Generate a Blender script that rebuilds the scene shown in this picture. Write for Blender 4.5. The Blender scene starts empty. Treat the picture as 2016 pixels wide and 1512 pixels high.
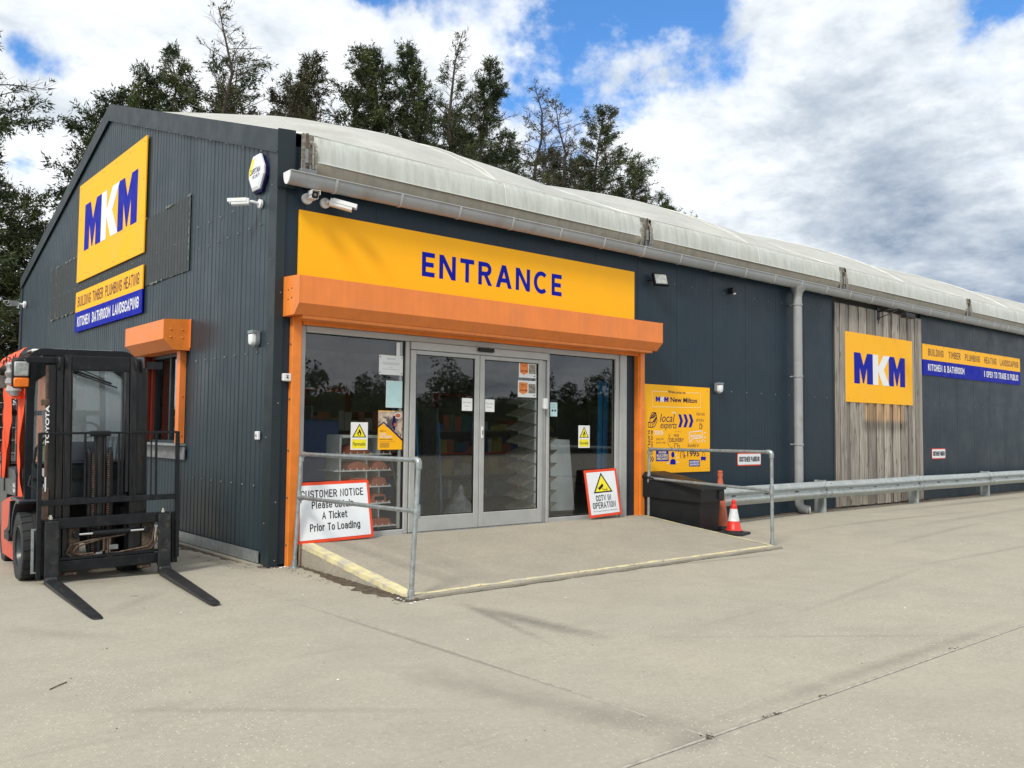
import bpy, math, random
import numpy as np
from mathutils import Vector, Matrix, Euler, noise as mnoise
R = math.radians
S = bpy.context.scene
COL = S.collection
# ------------------------------------------------------------------ camera
FPX = 1715.62
CAMC = np.array([-4.4411, -9.5351, 1.6])
yaw, pitch, roll = -.7032, .0542, .0099
fw = np.array([-math.sin(yaw)*math.cos(pitch), math.cos(yaw)*math.cos(pitch), math.sin(pitch)])
rt = np.cross(fw, [0, 0, 1]); rt /= np.linalg.norm(rt); up = np.cross(rt, fw)
rt, up = math.cos(roll)*rt+math.sin(roll)*up, -math.sin(roll)*rt+math.cos(roll)*up
cam_d = bpy.data.cameras.new('camera'); cam = bpy.data.objects.new('camera', cam_d); COL.objects.link(cam)
cam_d.sensor_width = 36; cam_d.lens = FPX*36/2016; cam_d.clip_start = .05; cam_d.clip_end = 2000
M = Matrix(((rt[0], up[0], -fw[0], CAMC[0]), (rt[1], up[1], -fw[1], CAMC[1]), (rt[2], up[2], -fw[2], CAMC[2]), (0, 0, 0, 1)))
cam.matrix_world = M
S.camera = cam
def at(px, py, ax, val):
    """point of the place seen at a photograph pixel, on the plane axis=val"""
    d = fw+rt*(px-1008)/FPX-up*(py-756)/FPX
    t = (val-CAMC[ax])/d[ax]
    return CAMC+t*d
# ------------------------------------------------------------------ world, sun, exposure
SUN_DIR = Vector((-.80, -.36, .90)).normalized()
el = math.asin(SUN_DIR.z); az = math.atan2(SUN_DIR.x, SUN_DIR.y)
W = bpy.data.worlds.new('World'); S.world = W; W.use_nodes = True
nt = W.node_tree; nt.nodes.clear()
def N(t, **k):
    n = nt.nodes.new(t)
    for a, b in k.items(): setattr(n, a, b)
    return n
def L(a, b): nt.links.new(a, b)
def mth(op, a, b=None, clamp=False):
    n = N('ShaderNodeMath', operation=op, use_clamp=clamp)
    for i, v in enumerate((a, b)):
        if v is None: continue
        if hasattr(v, 'links'): L(v, n.inputs[i])
        else: n.inputs[i].default_value = v
    return n.outputs[0]
out = N('ShaderNodeOutputWorld'); bg = N('ShaderNodeBackground'); L(bg.outputs[0], out.inputs[0])
bg.inputs[1].default_value = .1
sky = N('ShaderNodeTexSky', sky_type='NISHITA'); sky.sun_disc = False
sky.sun_elevation = el; sky.sun_rotation = az; sky.air_density = 1.0; sky.dust_density = .6; sky.ozone_density = 2.5
tc = N('ShaderNodeTexCoord')
sep = N('ShaderNodeSeparateXYZ'); L(tc.outputs['Generated'], sep.inputs[0])
zc = mth('MAXIMUM', sep.outputs[2], .0); zc = mth('ADD', zc, .22)
cmb = N('ShaderNodeCombineXYZ')
L(mth('DIVIDE', sep.outputs[0], zc), cmb.inputs[0]); L(mth('DIVIDE', sep.outputs[1], zc), cmb.inputs[1]); L(sep.outputs[2], cmb.inputs[2])
def noi(scale, det, rough, dist=0, off=0, src=None):
    n = N('ShaderNodeTexNoise'); n.inputs['Scale'].default_value = scale; n.inputs['Detail'].default_value = det
    n.inputs['Roughness'].default_value = rough; n.inputs['Distortion'].default_value = dist
    mp = N('ShaderNodeMapping'); mp.inputs['Location'].default_value = (off, off*.7, off*.3)
    L(src or cmb.outputs[0], mp.inputs[0]); L(mp.outputs[0], n.inputs['Vector']); return n
n1 = noi(1.3, 9, .56, .25, 3.1); n2 = noi(3.1, 11, .62, .2, 11.7); n3 = noi(.9, 5, .5, 0, 20.3); n4 = noi(6.5, 9, .62, .1, 31.0)
# wobble of the direction so that the blue gaps and grey cloud bodies get ragged edges
wob = noi(2.6, 8, .6, 0, 5.5, tc.outputs['Generated'])
vs = N('ShaderNodeVectorMath', operation='SUBTRACT'); L(wob.outputs['Color'], vs.inputs[0]); vs.inputs[1].default_value = (.5, .5, .5)
vsc = N('ShaderNodeVectorMath', operation='SCALE'); L(vs.outputs[0], vsc.inputs[0]); vsc.inputs['Scale'].default_value = .42
va = N('ShaderNodeVectorMath', operation='ADD'); L(tc.outputs['Generated'], va.inputs[0]); L(vsc.outputs[0], va.inputs[1])
def blob(px, py, rad, amp):
    d = fw+rt*(px-1008)/FPX-up*(py-756)/FPX; d = d/np.linalg.norm(d)
    ds = N('ShaderNodeVectorMath', operation='DISTANCE'); L(va.outputs[0], ds.inputs[0]); ds.inputs[1].default_value = tuple(d)
    q = mth('DIVIDE', ds.outputs['Value'], rad/FPX); q = mth('SUBTRACT', 1, q, True)
    q = mth('MULTIPLY', q, q); return mth('MULTIPLY', q, amp)
def total(lst):
    a = lst[0]
    for b in lst[1:]: a = mth('ADD', a, b)
    return a
gaps = total([blob(745, 0, 200, 2.0), blob(1000, 10, 230, 1.4), blob(1210, 50, 270, 1.7), blob(1130, 150, 210, 1.5), blob(1310, 110, 200, .9), blob(1420, 150, 200, .8),
              blob(430, 70, 170, 1.5), blob(620, 20, 160, .8), blob(110, 130, 210, 1.2), blob(90, 390, 130, 1.1), blob(1060, 330, 260, .8), blob(200, 170, 160, .7), blob(2000, 0, 140, 1.5), blob(860, 110, 150, .7)])
darks = total([blob(1640, 200, 360, .34), blob(1880, 240, 400, .50), blob(2010, 600, 420, 1.15), blob(1800, 560, 350, .50), blob(1980, 60, 300, .10), blob(130, 60, 300, .2), blob(1500, 380, 300, .15)])
cov = mth('ADD', mth('MULTIPLY', n1.outputs[0], 1.7), mth('MULTIPLY', n2.outputs[0], 2.6)); cov = mth('SUBTRACT', cov, 1.20)
cov = mth('SUBTRACT', cov, gaps)
mr = N('ShaderNodeMapRange', interpolation_type='SMOOTHSTEP'); L(cov, mr.inputs[0])
mr.inputs[1].default_value = -.25; mr.inputs[2].default_value = .55; mr.inputs[3].default_value = 0; mr.inputs[4].default_value = 1
shade = mth('ADD', mth('MULTIPLY', n2.outputs[0], 1.7), mth('MULTIPLY', n4.outputs[0], 1.1)); shade = mth('SUBTRACT', shade, 1.30)
shade = mth('ADD', shade, mth('MULTIPLY', darks, mth('ADD', mth('MULTIPLY', n3.outputs[0], .9), .35)))
cr = N('ShaderNodeValToRGB'); L(shade, cr.inputs[0])
e = cr.color_ramp.elements; e[0].position = 0; e[0].color = (7.2, 7.4, 7.6, 1); e[1].position = 1; e[1].color = (2.0, 2.55, 3.4, 1)
x_ = e.new(.22); x_.color = (6.1, 6.45, 6.8, 1); x_ = e.new(.55); x_.color = (4.0, 4.5, 5.1, 1)
skm = N('ShaderNodeMix', data_type='RGBA', blend_type='MULTIPLY'); skm.inputs[0].default_value = 1
L(sky.outputs[0], skm.inputs[6]); skm.inputs[7].default_value = (.62, 1.05, 1.42, 1)
mx = N('ShaderNodeMix', data_type='RGBA'); L(mr.outputs[0], mx.inputs[0]); L(skm.outputs[2], mx.inputs[6]); L(cr.outputs[0], mx.inputs[7])
L(mx.outputs[2], bg.inputs[0])
sd = bpy.data.lights.new('sun', 'SUN'); so = bpy.data.objects.new('sun', sd); COL.objects.link(so)
sd.energy = 2.1; sd.angle = R(12); sd.color = (1, .93, .82)
so.rotation_euler = SUN_DIR.to_track_quat('Z', 'Y').to_euler(); so.location = (-10, -10, 20)
S.view_settings.view_transform = 'Standard'; S.view_settings.look = 'None'; S.view_settings.exposure = .60; S.view_settings.gamma = 1
try: S.view_settings.use_curve_mapping = False
except Exception: pass
# ------------------------------------------------------------------ mesh helpers
class MB:
    def __init__(s): s.v = []; s.f = []
    def add(s, vs, fs):
        o = len(s.v); s.v += [tuple(p) for p in vs]; s.f += [tuple(i+o for i in f) for f in fs]; return s
    def box(s, x0, x1, y0, y1, z0, z1):
        return s.add([(x0,y0,z0),(x1,y0,z0),(x1,y1,z0),(x0,y1,z0),(x0,y0,z1),(x1,y0,z1),(x1,y1,z1),(x0,y1,z1)],
                     [(0,3,2,1),(4,5,6,7),(0,1,5,4),(1,2,6,5),(2,3,7,6),(3,0,4,7)])
    def bbox(s, x0, x1, y0, y1, z0, z1, b=.005):
        """box with chamfered edges"""
        c = ((x0+x1)/2, (y0+y1)/2, (z0+z1)/2); h = (abs(x1-x0)/2, abs(y1-y0)/2, abs(z1-z0)/2); b = min(b, min(h)*.8)
        vs = []; idx = {}
        for sx in (-1, 1):
            for sy in (-1, 1):
                for sz in (-1, 1):
                    for k in range(3):
                        o = [h[0]-b, h[1]-b, h[2]-b]; o[k] = h[k]
                        idx[(sx, sy, sz, k)] = len(vs); vs.append((c[0]+sx*o[0], c[1]+sy*o[1], c[2]+sz*o[2]))
        fs = []
        for k in range(3):
            a, b_ = [i for i in range(3) if i != k]
            for sg in (-1, 1):
                q = []
                for (p, r_) in ((-1,-1),(1,-1),(1,1),(-1,1)):
                    t = [0,0,0]; t[k] = sg; t[a] = p; t[b_] = r_; q.append(idx[(*t, k)])
                fs.append(tuple(q))
        for k in range(3):
            a, b_ = [i for i in range(3) if i != k]
            for p in (-1, 1):
                for r_ in (-1, 1):
                    q = []
                    for sg, kk in ((-1, a), (1, a), (1, b_), (-1, b_)):
                        t = [0,0,0]; t[k] = sg; t[a] = p; t[b_] = r_; q.append(idx[(*t, kk)])
                    fs.append(tuple(q))
        for sx in (-1, 1):
            for sy in (-1, 1):
                for sz in (-1, 1): fs.append(tuple(idx[(sx, sy, sz, k)] for k in range(3)))
        return s.add(vs, fs)
    def tube(s, pts, r, n=8, cap=True, closed=False):
        pts = [Vector(p) for p in pts]; m = len(pts)
        rr = r if hasattr(r, '__len__') else [r]*m
        vs = []; prev = None
        for i, p in enumerate(pts):
            if closed: t = (pts[(i+1) % m]-pts[i-1])
            else: t = (pts[min(i+1, m-1)]-pts[max(i-1, 0)])
            t = t.normalized() if t.length > 1e-9 else Vector((0, 0, 1))
            if prev is None:
                a = Vector((0, 0, 1)) if abs(t.z) < .9 else Vector((1, 0, 0)); u = t.cross(a).normalized()
            else: u = (prev-t*prev.dot(t)).normalized()
            prev = u; w = t.cross(u)
            for k in range(n):
                a = 2*math.pi*k/n; vs.append(p+(u*math.cos(a)+w*math.sin(a))*rr[i])
        fs = []
        for i in range(m if closed else m-1):
            j = (i+1) % m
            for k in range(n): fs.append((i*n+k, i*n+(k+1) % n, j*n+(k+1) % n, j*n+k))
        if cap and not closed: fs.append(tuple(range(n-1, -1, -1))); fs.append(tuple((m-1)*n+k for k in range(n)))
        return s.add(vs, fs)
    def cyl(s, p0, p1, r, n=16, r1=None): return s.tube([p0, p1], [r, r if r1 is None else r1], n)
    def lathe(s, prof, c=(0,0,0), n=24, axis='z'):
        vs = []; m = len(prof)
        for k in range(n):
            a = 2*math.pi*k/n
            for (r_, z_) in prof:
                if axis == 'z': vs.append((c[0]+r_*math.cos(a), c[1]+r_*math.sin(a), c[2]+z_))
                elif axis == 'x': vs.append((c[0]+z_, c[1]+r_*math.cos(a), c[2]+r_*math.sin(a)))
                else: vs.append((c[0]+r_*math.cos(a), c[1]+z_, c[2]+r_*math.sin(a)))
        fs = []
        for k in range(n):
            k2 = (k+1) % n
            for i in range(m-1): fs.append((k*m+i, k2*m+i, k2*m+i+1, k*m+i+1))
        return s.add(vs, fs)
    def prism(s, poly, T, t0, t1):
        """poly: list of (a,b); T(a,b,c)->xyz ; extruded c from t0 to t1"""
        n = len(poly)
        vs = [T(a, b, t0) for a, b in poly]+[T(a, b, t1) for a, b in poly]
        fs = [tuple(range(n-1, -1, -1)), tuple(range(n, 2*n))]+[(i, (i+1) % n, n+(i+1) % n, n+i) for i in range(n)]
        return s.add(vs, fs)
    def build(s, name, mat, parent=None, smooth=False, loc=None, recalc=True):
        me = bpy.data.meshes.new(name); me.from_pydata(s.v, [], s.f)
        if recalc:
            import bmesh
            bm = bmesh.new(); bm.from_mesh(me); bmesh.ops.recalc_face_normals(bm, faces=bm.faces); bm.to_mesh(me); bm.free()
        me.materials.append(mat)
        if smooth:
            me.shade_smooth()
            try: me.set_sharp_from_angle(angle=R(38))
            except Exception: pass
        o = bpy.data.objects.new(name, me); COL.objects.link(o)
        if parent: o.parent = parent
        if loc: o.location = loc
        return o
def tag(o, label=None, cat=None, group=None, kind=None):
    if label: o['label'] = label
    if cat: o['category'] = cat
    if group: o['group'] = group
    if kind: o['kind'] = kind
    return o
def empty(name, loc, rot=(0,0,0), label=None, cat=None, group=None):
    o = bpy.data.objects.new(name, None); COL.objects.link(o); o.location = loc; o.rotation_euler = rot; o.empty_display_size = .2
    return tag(o, label, cat, group)
def reparent(o, p):
    """attach with world coordinates kept (parts are modelled in world coordinates)"""
    bpy.context.view_layer.update() if False else None
    o.parent = p; o.matrix_parent_inverse = Matrix.LocRotScale(p.location, p.rotation_euler, None).inverted() if p.parent is None else Matrix()
    return o
def dup(o, parent=None, **k):
    c = o.copy(); COL.objects.link(c); c.parent = parent
    for ch in [q for q in bpy.data.objects if q.parent == o]: dup(ch, c)
    return c
# ------------------------------------------------------------------ materials
def pm(name, col, rough=.5, metal=0, var=.12, vs=6, bump=0, bs=60, spec=.5, col2=None, c2s=3, c2t=(.55,.7), streak=0, coat=0, detail=6, stretch=None):
    m = bpy.data.materials.new(name); m.use_nodes = True; t = m.node_tree; nn = t.nodes
    b = nn['Principled BSDF']; b.inputs['Roughness'].default_value = rough; b.inputs['Metallic'].default_value = metal
    b.inputs['Specular IOR Level'].default_value = spec
    if coat: b.inputs['Coat Weight'].default_value = coat; b.inputs['Coat Roughness'].default_value = .15
    c = nn.new('ShaderNodeTexCoord'); mp = nn.new('ShaderNodeMapping'); t.links.new(c.outputs['Object'], mp.inputs[0])
    if stretch: mp.inputs['Scale'].default_value = stretch
    no = nn.new('ShaderNodeTexNoise'); no.inputs['Scale'].default_value = vs; no.inputs['Detail'].default_value = detail; no.inputs['Roughness'].default_value = .6
    t.links.new(mp.outputs[0], no.inputs['Vector'])
    r = nn.new('ShaderNodeValToRGB'); t.links.new(no.outputs[0], r.inputs[0])
    a = max(0, 1-var*1.6); z = 1+var*1.2
    r.color_ramp.elements[0].position = .3; r.color_ramp.elements[1].position = .7
    r.color_ramp.elements[0].color = (*[x*a for x in col], 1); r.color_ramp.elements[1].color = (*[min(1, x*z) for x in col], 1)
    last = r.outputs[0]
    if col2:
        n2_ = nn.new('ShaderNodeTexNoise'); n2_.inputs['Scale'].default_value = c2s; n2_.inputs['Detail'].default_value = 8; n2_.inputs['Roughness'].default_value = .65
        t.links.new(mp.outputs[0], n2_.inputs['Vector'])
        q = nn.new('ShaderNodeMapRange'); q.inputs[1].default_value = c2t[0]; q.inputs[2].default_value = c2t[1]; t.links.new(n2_.outputs[0], q.inputs[0])
        k = nn.new('ShaderNodeMix'); k.data_type = 'RGBA'; t.links.new(q.outputs[0], k.inputs[0]); t.links.new(last, k.inputs[6]); k.inputs[7].default_value = (*col2, 1); last = k.outputs[2]
    if streak:
        mp2 = nn.new('ShaderNodeMapping'); mp2.inputs['Scale'].default_value = (14, 14, .7); t.links.new(c.outputs['Object'], mp2.inputs[0])
        n3_ = nn.new('ShaderNodeTexNoise'); n3_.inputs['Scale'].default_value = 1; n3_.inputs['Detail'].default_value = 7; n3_.inputs['Roughness'].default_value = .65; t.links.new(mp2.outputs[0], n3_.inputs['Vector'])
        q = nn.new('ShaderNodeMapRange'); q.inputs[1].default_value = .4; q.inputs[2].default_value = .75; q.inputs[3].default_value = 0; q.inputs[4].default_value = streak; t.links.new(n3_.outputs[0], q.inputs[0])
        k = nn.new('ShaderNodeMix'); k.data_type = 'RGBA'; k.blend_type = 'MULTIPLY'; t.links.new(q.outputs[0], k.inputs[0]); t.links.new(last, k.inputs[6]); k.inputs[7].default_value = (.35, .33, .28, 1); last = k.outputs[2]
    t.links.new(last, b.inputs['Base Color'])
    if bump:
        n4 = nn.new('ShaderNodeTexNoise'); n4.inputs['Scale'].default_value = bs; n4.inputs['Detail'].default_value = 4; t.links.new(mp.outputs[0], n4.inputs['Vector'])
        bu = nn.new('ShaderNodeBump'); bu.inputs['Strength'].default_value = bump; bu.inputs['Distance'].default_value = .004; t.links.new(n4.outputs[0], bu.inputs['Height']); t.links.new(bu.outputs[0], b.inputs['Normal'])
    rr = nn.new('ShaderNodeMapRange'); rr.inputs[1].default_value = .3; rr.inputs[2].default_value = .7; rr.inputs[3].default_value = max(.02, rough-.1); rr.inputs[4].default_value = min(1, rough+.1)
    t.links.new(no.outputs[0], rr.inputs[0]); t.links.new(rr.outputs[0], b.inputs['Roughness'])
    return m
def glassm(name, tint=(.86,.9,.9), k=1.0, sky_sheen=0):
    m = bpy.data.materials.new(name); m.use_nodes = True; t = m.node_tree; nn = t.nodes; nn.clear()
    o = nn.new('ShaderNodeOutputMaterial'); mix = nn.new('ShaderNodeMixShader'); tr = nn.new('ShaderNodeBsdfTransparent'); gl = nn.new('ShaderNodeBsdfGlossy')
    tr.inputs[0].default_value = (*tint, 1); gl.inputs['Roughness'].default_value = .004; gl.inputs[0].default_value = (.95,.97,1,1)
    fr = nn.new('ShaderNodeFresnel'); fr.inputs[0].default_value = 1.5
    ma = nn.new('ShaderNodeMath'); ma.operation = 'MULTIPLY'; ma.inputs[1].default_value = k; ma.use_clamp = True
    gb = nn.new('ShaderNodeNewGeometry'); inv = nn.new('ShaderNodeMath'); inv.operation = 'SUBTRACT'; inv.inputs[0].default_value = 1; t.links.new(gb.outputs['Backfacing'], inv.inputs[1]); m3 = nn.new('ShaderNodeMath'); m3.operation = 'MULTIPLY'; t.links.new(ma.outputs[0], m3.inputs[0]); t.links.new(inv.outputs[0], m3.inputs[1])
    t.links.new(fr.outputs[0], ma.inputs[0]); t.links.new(m3.outputs[0], mix.inputs[0]); t.links.new(gl.outputs[0], mix.inputs[2]); t.links.new(mix.outputs[0], o.inputs[0])
    if sky_sheen:
        df = nn.new('ShaderNodeBsdfDiffuse'); df.inputs[0].default_value = (.66,.74,.79,1); m2 = nn.new('ShaderNodeMixShader'); m2.inputs[0].default_value = sky_sheen  # pale blue diffuse layer: the sky's reflection painted into the glass
        t.links.new(tr.outputs[0], m2.inputs[1]); t.links.new(df.outputs[0], m2.inputs[2]); t.links.new(m2.outputs[0], mix.inputs[1])
    else: t.links.new(tr.outputs[0], mix.inputs[1])
    return m
MT = dict(
    clad=pm('dark cladding paint', (.011,.026,.042), .45, var=.08, vs=1.5, spec=.30, col2=(.015,.033,.050), c2s=.9, c2t=(.5,.75), streak=.12),
    gable=pm('gable cladding paint', (.018,.035,.047), .42, var=.10, vs=1.2, spec=.38, col2=(.025,.046,.058), c2s=.8, c2t=(.45,.75), streak=.25),
    trim=pm('flashing paint', (.015,.025,.031), .45, var=.08, vs=3, spec=.35),
    grp=pm('weathered translucent sheet', (.018,.026,.028), .5, var=.25, vs=5, streak=.3),
    grime=pm('pale lichen grime', (.20,.21,.19), .8, var=.5, vs=14),
    orange=pm('orange powder coat', (.80,.23,.05), .42, var=.05, vs=3, spec=.4, col2=(.70,.22,.065), c2s=2.2, streak=.16),
    orange_d=pm('orange powder coat scuffed', (.78,.225,.03), .42, var=.08, vs=5, streak=.18),
    yellow=pm('yellow sign sheet', (.95,.47,.008), .5, var=.02, vs=1.5, spec=.22),
    blue=pm('royal blue vinyl', (.002,.010,.34), .55, var=.04, vs=5, spec=.12),
    navy=pm('navy vinyl', (.014,.008,.07), .55, var=.05, spec=.12),
    white=pm('white vinyl', (.78,.79,.8), .4, var=.03, vs=5),
    paper=pm('paper', (.72,.76,.78), .6, var=.05, vs=4),
    ink=pm('black print', (.012,.012,.014), .6, var=.1, spec=.15),
    greyink=pm('grey print', (.25,.26,.28), .6, var=.2),
    signwhite=pm('white sign board', (.74,.78,.82), .35, var=.04, vs=3),
    signred=pm('red sign border', (.74,.07,.025), .5, var=.05, spec=.2),
    innerred=pm('shaded red flashing', (.10,.012,.007), .6, var=.1, spec=.2),  # dark red holds the painted shade of the far hatch jamb and rail
    haz=pm('hazard yellow', (.86,.74,.02), .4, var=.03),
    palebl=pm('pale blue print', (.48,.72,.74), .5, var=.05),
    alu=pm('grey aluminium frame', (.40,.41,.405), .42, metal=.15, var=.06, vs=4),
    gutter=pm('grey gutter plastic', (.29,.305,.315), .4, var=.07, vs=2, col2=(.24,.235,.22), c2s=3),
    gutterc=pm('gutter clip plastic', (.38,.39,.395), .4, var=.04),
    gutterw=pm('white end cap plastic', (.7,.72,.74), .4, var=.04),
    galv=pm('galvanised steel', (.36,.40,.41), .38, metal=.6, var=.2, vs=18, col2=(.25,.27,.27), c2s=9, c2t=(.5,.75)),
    galvr=pm('galvanised barrier steel', (.42,.46,.46), .42, metal=.5, var=.12, vs=7, col2=(.3,.32,.31), c2s=5, c2t=(.55,.8)),
    memb=pm('off white membrane', (.45,.46,.43), .55, var=.07, vs=1.5, col2=(.35,.345,.315), c2s=1.2, c2t=(.40,.75), streak=.25, spec=.3),
    membv=pm('membrane drop', (.53,.565,.54), .5, var=.05, vs=2.5, col2=(.47,.49,.45), c2s=1.8, c2t=(.4,.75), streak=.42),
    membh=pm('membrane hem', (.42,.385,.32), .6, var=.12, vs=5, col2=(.36,.32,.25), c2s=5, c2t=(.4,.7), streak=.4),
    membs=pm('membrane seam tape', (.60,.61,.58), .5, var=.05),
    rope=pm('laced old cover', (.24,.23,.20), .9, var=.4, vs=25),
    rust=pm('rusty steel', (.11,.075,.055), .7, metal=.3, var=.4, vs=25),
    steel=pm('grey steel plate', (.22,.23,.24), .5, metal=.5, var=.2, vs=12),
    black=pm('black plastic', (.008,.009,.011), .48, var=.15, vs=6, spec=.3, col2=(.016,.016,.018), c2s=6, c2t=(.55,.8)),
    dark=pm('dark interior surface', (.05,.05,.048), .8, var=.15),
    dwall=pm('shop back wall', (.42,.40,.35), .8, var=.1),
    dfloor=pm('shop floor', (.30,.30,.29), .35, var=.15),
    ftblack=pm('worn black truck paint', (.008,.010,.013), .42, var=.2, vs=8, spec=.28, col2=(.026,.023,.021), c2s=10, c2t=(.55,.72)),
    ftmast=pm('greasy worn mast steel', (.012,.013,.016), .36, metal=.2, var=.3, vs=9, col2=(.055,.047,.040), c2s=3, c2t=(.52,.75), stretch=(3,3,.5)),
    ftfork=pm('worn fork steel', (.022,.024,.027), .45, metal=.25, var=.3, vs=12, col2=(.09,.08,.07), c2s=14, c2t=(.55,.75)),
    ftgrey=pm('slate truck plastic', (.030,.040,.052), .35, var=.1, vs=6),
    ftred=pm('red orange truck paint', (.62,.055,.02), .35, var=.08, vs=4, col2=(.40,.07,.04), c2s=4, c2t=(.6,.8)),
    ftchrome=pm('bright steel rod', (.75,.75,.75), .15, metal=1, var=.03),
    rubber=pm('tyre rubber', (.018,.020,.022), .75, var=.2, vs=14, bump=.3, bs=90, col2=(.055,.054,.05), c2s=8, c2t=(.55,.8)),
    cloth=pm('orange weather curtain', (.82,.10,.035), .7, var=.1, vs=6, bump=.4, bs=30),
    rag=pm('grey weathered sheet', (.34,.34,.35), .7, var=.3, vs=10),
    conered=pm('red cone plastic', (.72,.03,.018), .4, var=.08, vs=6),
    coneorange=pm('faded orange cone plastic', (.48,.11,.05), .55, var=.15, vs=7, col2=(.30,.06,.03), c2s=6, c2t=(.55,.75)),
    conewhite=pm('reflective sleeve', (.66,.68,.70), .4, var=.1, vs=18, col2=(.4,.4,.4), c2s=14, c2t=(.6,.75)),
    terra=pm('terracotta', (.42,.13,.07), .8, var=.15, vs=7),
    rackw=pm('white rack', (.78,.80,.80), .5, var=.05),
    bluep=pm('blue plastic', (.01,.22,.50), .4, var=.1),
    wood=None, lamp=pm('opal lamp cover', (.72,.77,.78), .3, var=.03), lampg=pm('lamp body grey', (.2,.22,.24), .5),
    lens=pm('clear lamp lens', (.34,.36,.35), .2, var=.25, vs=30), amber=pm('amber lens', (.75,.17,.01), .25, var=.1),
    hivis=pm('high visibility yellow', (.62,.9,.02), .7, var=.05), seatm=pm('black seat vinyl', (.02,.02,.022), .55),
    soil=pm('dark soil', (.075,.055,.038), .95, var=.4, vs=12, bump=1, bs=40, col2=(.15,.12,.09), c2s=14, c2t=(.5,.7)),
    kerbyel=pm('worn yellow edge paint', (.64,.58,.33), .8, var=.10, vs=6, col2=(.46,.43,.36), c2s=5, c2t=(.50,.60), bump=.5, bs=60),
    crack=pm('broken dark edge', (.035,.03,.025), .95, var=.5, vs=20),
    joint=pm('pale joint sealant', (.36,.345,.30), .7, var=.25, vs=14),
    bark=pm('conifer bark', (.055,.042,.032), .9, var=.3, vs=10),
    deadt=pm('dead twigs', (.10,.082,.066), .9, var=.3, vs=6),
    glass=glassm('window glass', (.93,.95,.945), 2.1), cabglass=glassm('cab glass', (.95,.97,.98), 1.3, .20),
    photo1=pm('printed photograph', (.45,.36,.28), .5, var=.6, vs=9, col2=(.08,.06,.07), c2s=8, c2t=(.52,.6)),
    stoneph=pm('printed paving picture', (.27,.25,.20), .5, var=.3, vs=16),
    fence=pm('palisade steel', (.06,.065,.06), .6), brick=pm('bale wrap', (.35,.36,.36), .6, var=.3),
)
def wood_mat():
    m = bpy.data.materials.new('weathered grey timber'); m.use_nodes = True; t = m.node_tree; nn = t.nodes; b = nn['Principled BSDF']; b.inputs['Roughness'].default_value = .85
    c = nn.new('ShaderNodeTexCoord'); oi = nn.new('ShaderNodeObjectInfo'); ad = nn.new('ShaderNodeVectorMath'); ad.operation = 'ADD'
    sc = nn.new('ShaderNodeVectorMath'); sc.operation = 'SCALE'; sc.inputs['Scale'].default_value = 17
    cx = nn.new('ShaderNodeCombineXYZ'); t.links.new(oi.outputs['Random'], cx.inputs[0]); t.links.new(oi.outputs['Random'], cx.inputs[2]); t.links.new(cx.outputs[0], sc.inputs[0])
    t.links.new(c.outputs['Object'], ad.inputs[0]); t.links.new(sc.outputs[0], ad.inputs[1])
    mp = nn.new('ShaderNodeMapping'); mp.inputs['Scale'].default_value = (26, 26, 1.5); t.links.new(ad.outputs[0], mp.inputs[0])
    n = nn.new('ShaderNodeTexNoise'); n.inputs['Scale'].default_value = 1; n.inputs['Detail'].default_value = 9; n.inputs['Roughness'].default_value = .62; n.inputs['Distortion'].default_value = .8; t.links.new(mp.outputs[0], n.inputs['Vector'])
    r = nn.new('ShaderNodeValToRGB'); el_ = r.color_ramp.elements; el_[0].position = .3; el_[0].color = (.15,.135,.12,1); el_[1].position = .72; el_[1].color = (.52,.475,.42,1); t.links.new(n.outputs[0], r.inputs[0])
    # whole-board shade
    hv = nn.new('ShaderNodeMapRange'); t.links.new(oi.outputs['Random'], hv.inputs[0]); hv.inputs[3].default_value = .58; hv.inputs[4].default_value = 1.22
    mu = nn.new('ShaderNodeVectorMath'); mu.operation = 'SCALE'; t.links.new(r.outputs[0], mu.inputs[0]); t.links.new(hv.outputs[0], mu.inputs['Scale'])
    # warm unweathered stain where an older, larger sign hung (below the present sign), and knots
    geo = nn.new('ShaderNodeNewGeometry'); sp = nn.new('ShaderNodeSeparateXYZ'); t.links.new(geo.outputs['Position'], sp.inputs[0])
    def rng(src, a, b_, c_, d_):
        q = nn.new('ShaderNodeMapRange'); q.interpolation_type = 'SMOOTHSTEP'; q.inputs[1].default_value = a; q.inputs[2].default_value = b_; q.inputs[3].default_value = c_; q.inputs[4].default_value = d_; t.links.new(src, q.inputs[0]); return q.outputs[0]
    def mul(a, b_):
        q = nn.new('ShaderNodeMath'); q.operation = 'MULTIPLY'; t.links.new(a, q.inputs[0]); t.links.new(b_, q.inputs[1]); return q.outputs[0]
    f = mul(mul(rng(sp.outputs[0], 13.55, 13.75, 0, 1), rng(sp.outputs[0], 15.35, 15.5, 1, 0)), mul(rng(sp.outputs[2], 1.80, 1.98, 0, .75), rng(sp.outputs[2], 2.35, 2.5, 1, 0)))
    wm = nn.new('ShaderNodeMix'); wm.data_type = 'RGBA'; wm.blend_type = 'MULTIPLY'; t.links.new(f, wm.inputs[0]); t.links.new(mu.outputs[0], wm.inputs[6]); wm.inputs[7].default_value = (1.45, .98, .55, 1)
    dk = mul(mul(rng(sp.outputs[0], 13.4, 13.7, 0, 1), rng(sp.outputs[0], 15.4, 15.7, 1, 0)), mul(rng(sp.outputs[2], 1.58, 1.78, 0, 1), rng(sp.outputs[2], 1.84, 1.98, 1, 0)))
    dn = mul(dk, rng(n.outputs[0], .3, .6, .9, .3))
    wd = nn.new('ShaderNodeMix'); wd.data_type = 'RGBA'; t.links.new(dn, wd.inputs[0]); t.links.new(wm.outputs[2], wd.inputs[6]); wd.inputs[7].default_value = (.06, .045, .035, 1)
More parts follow.
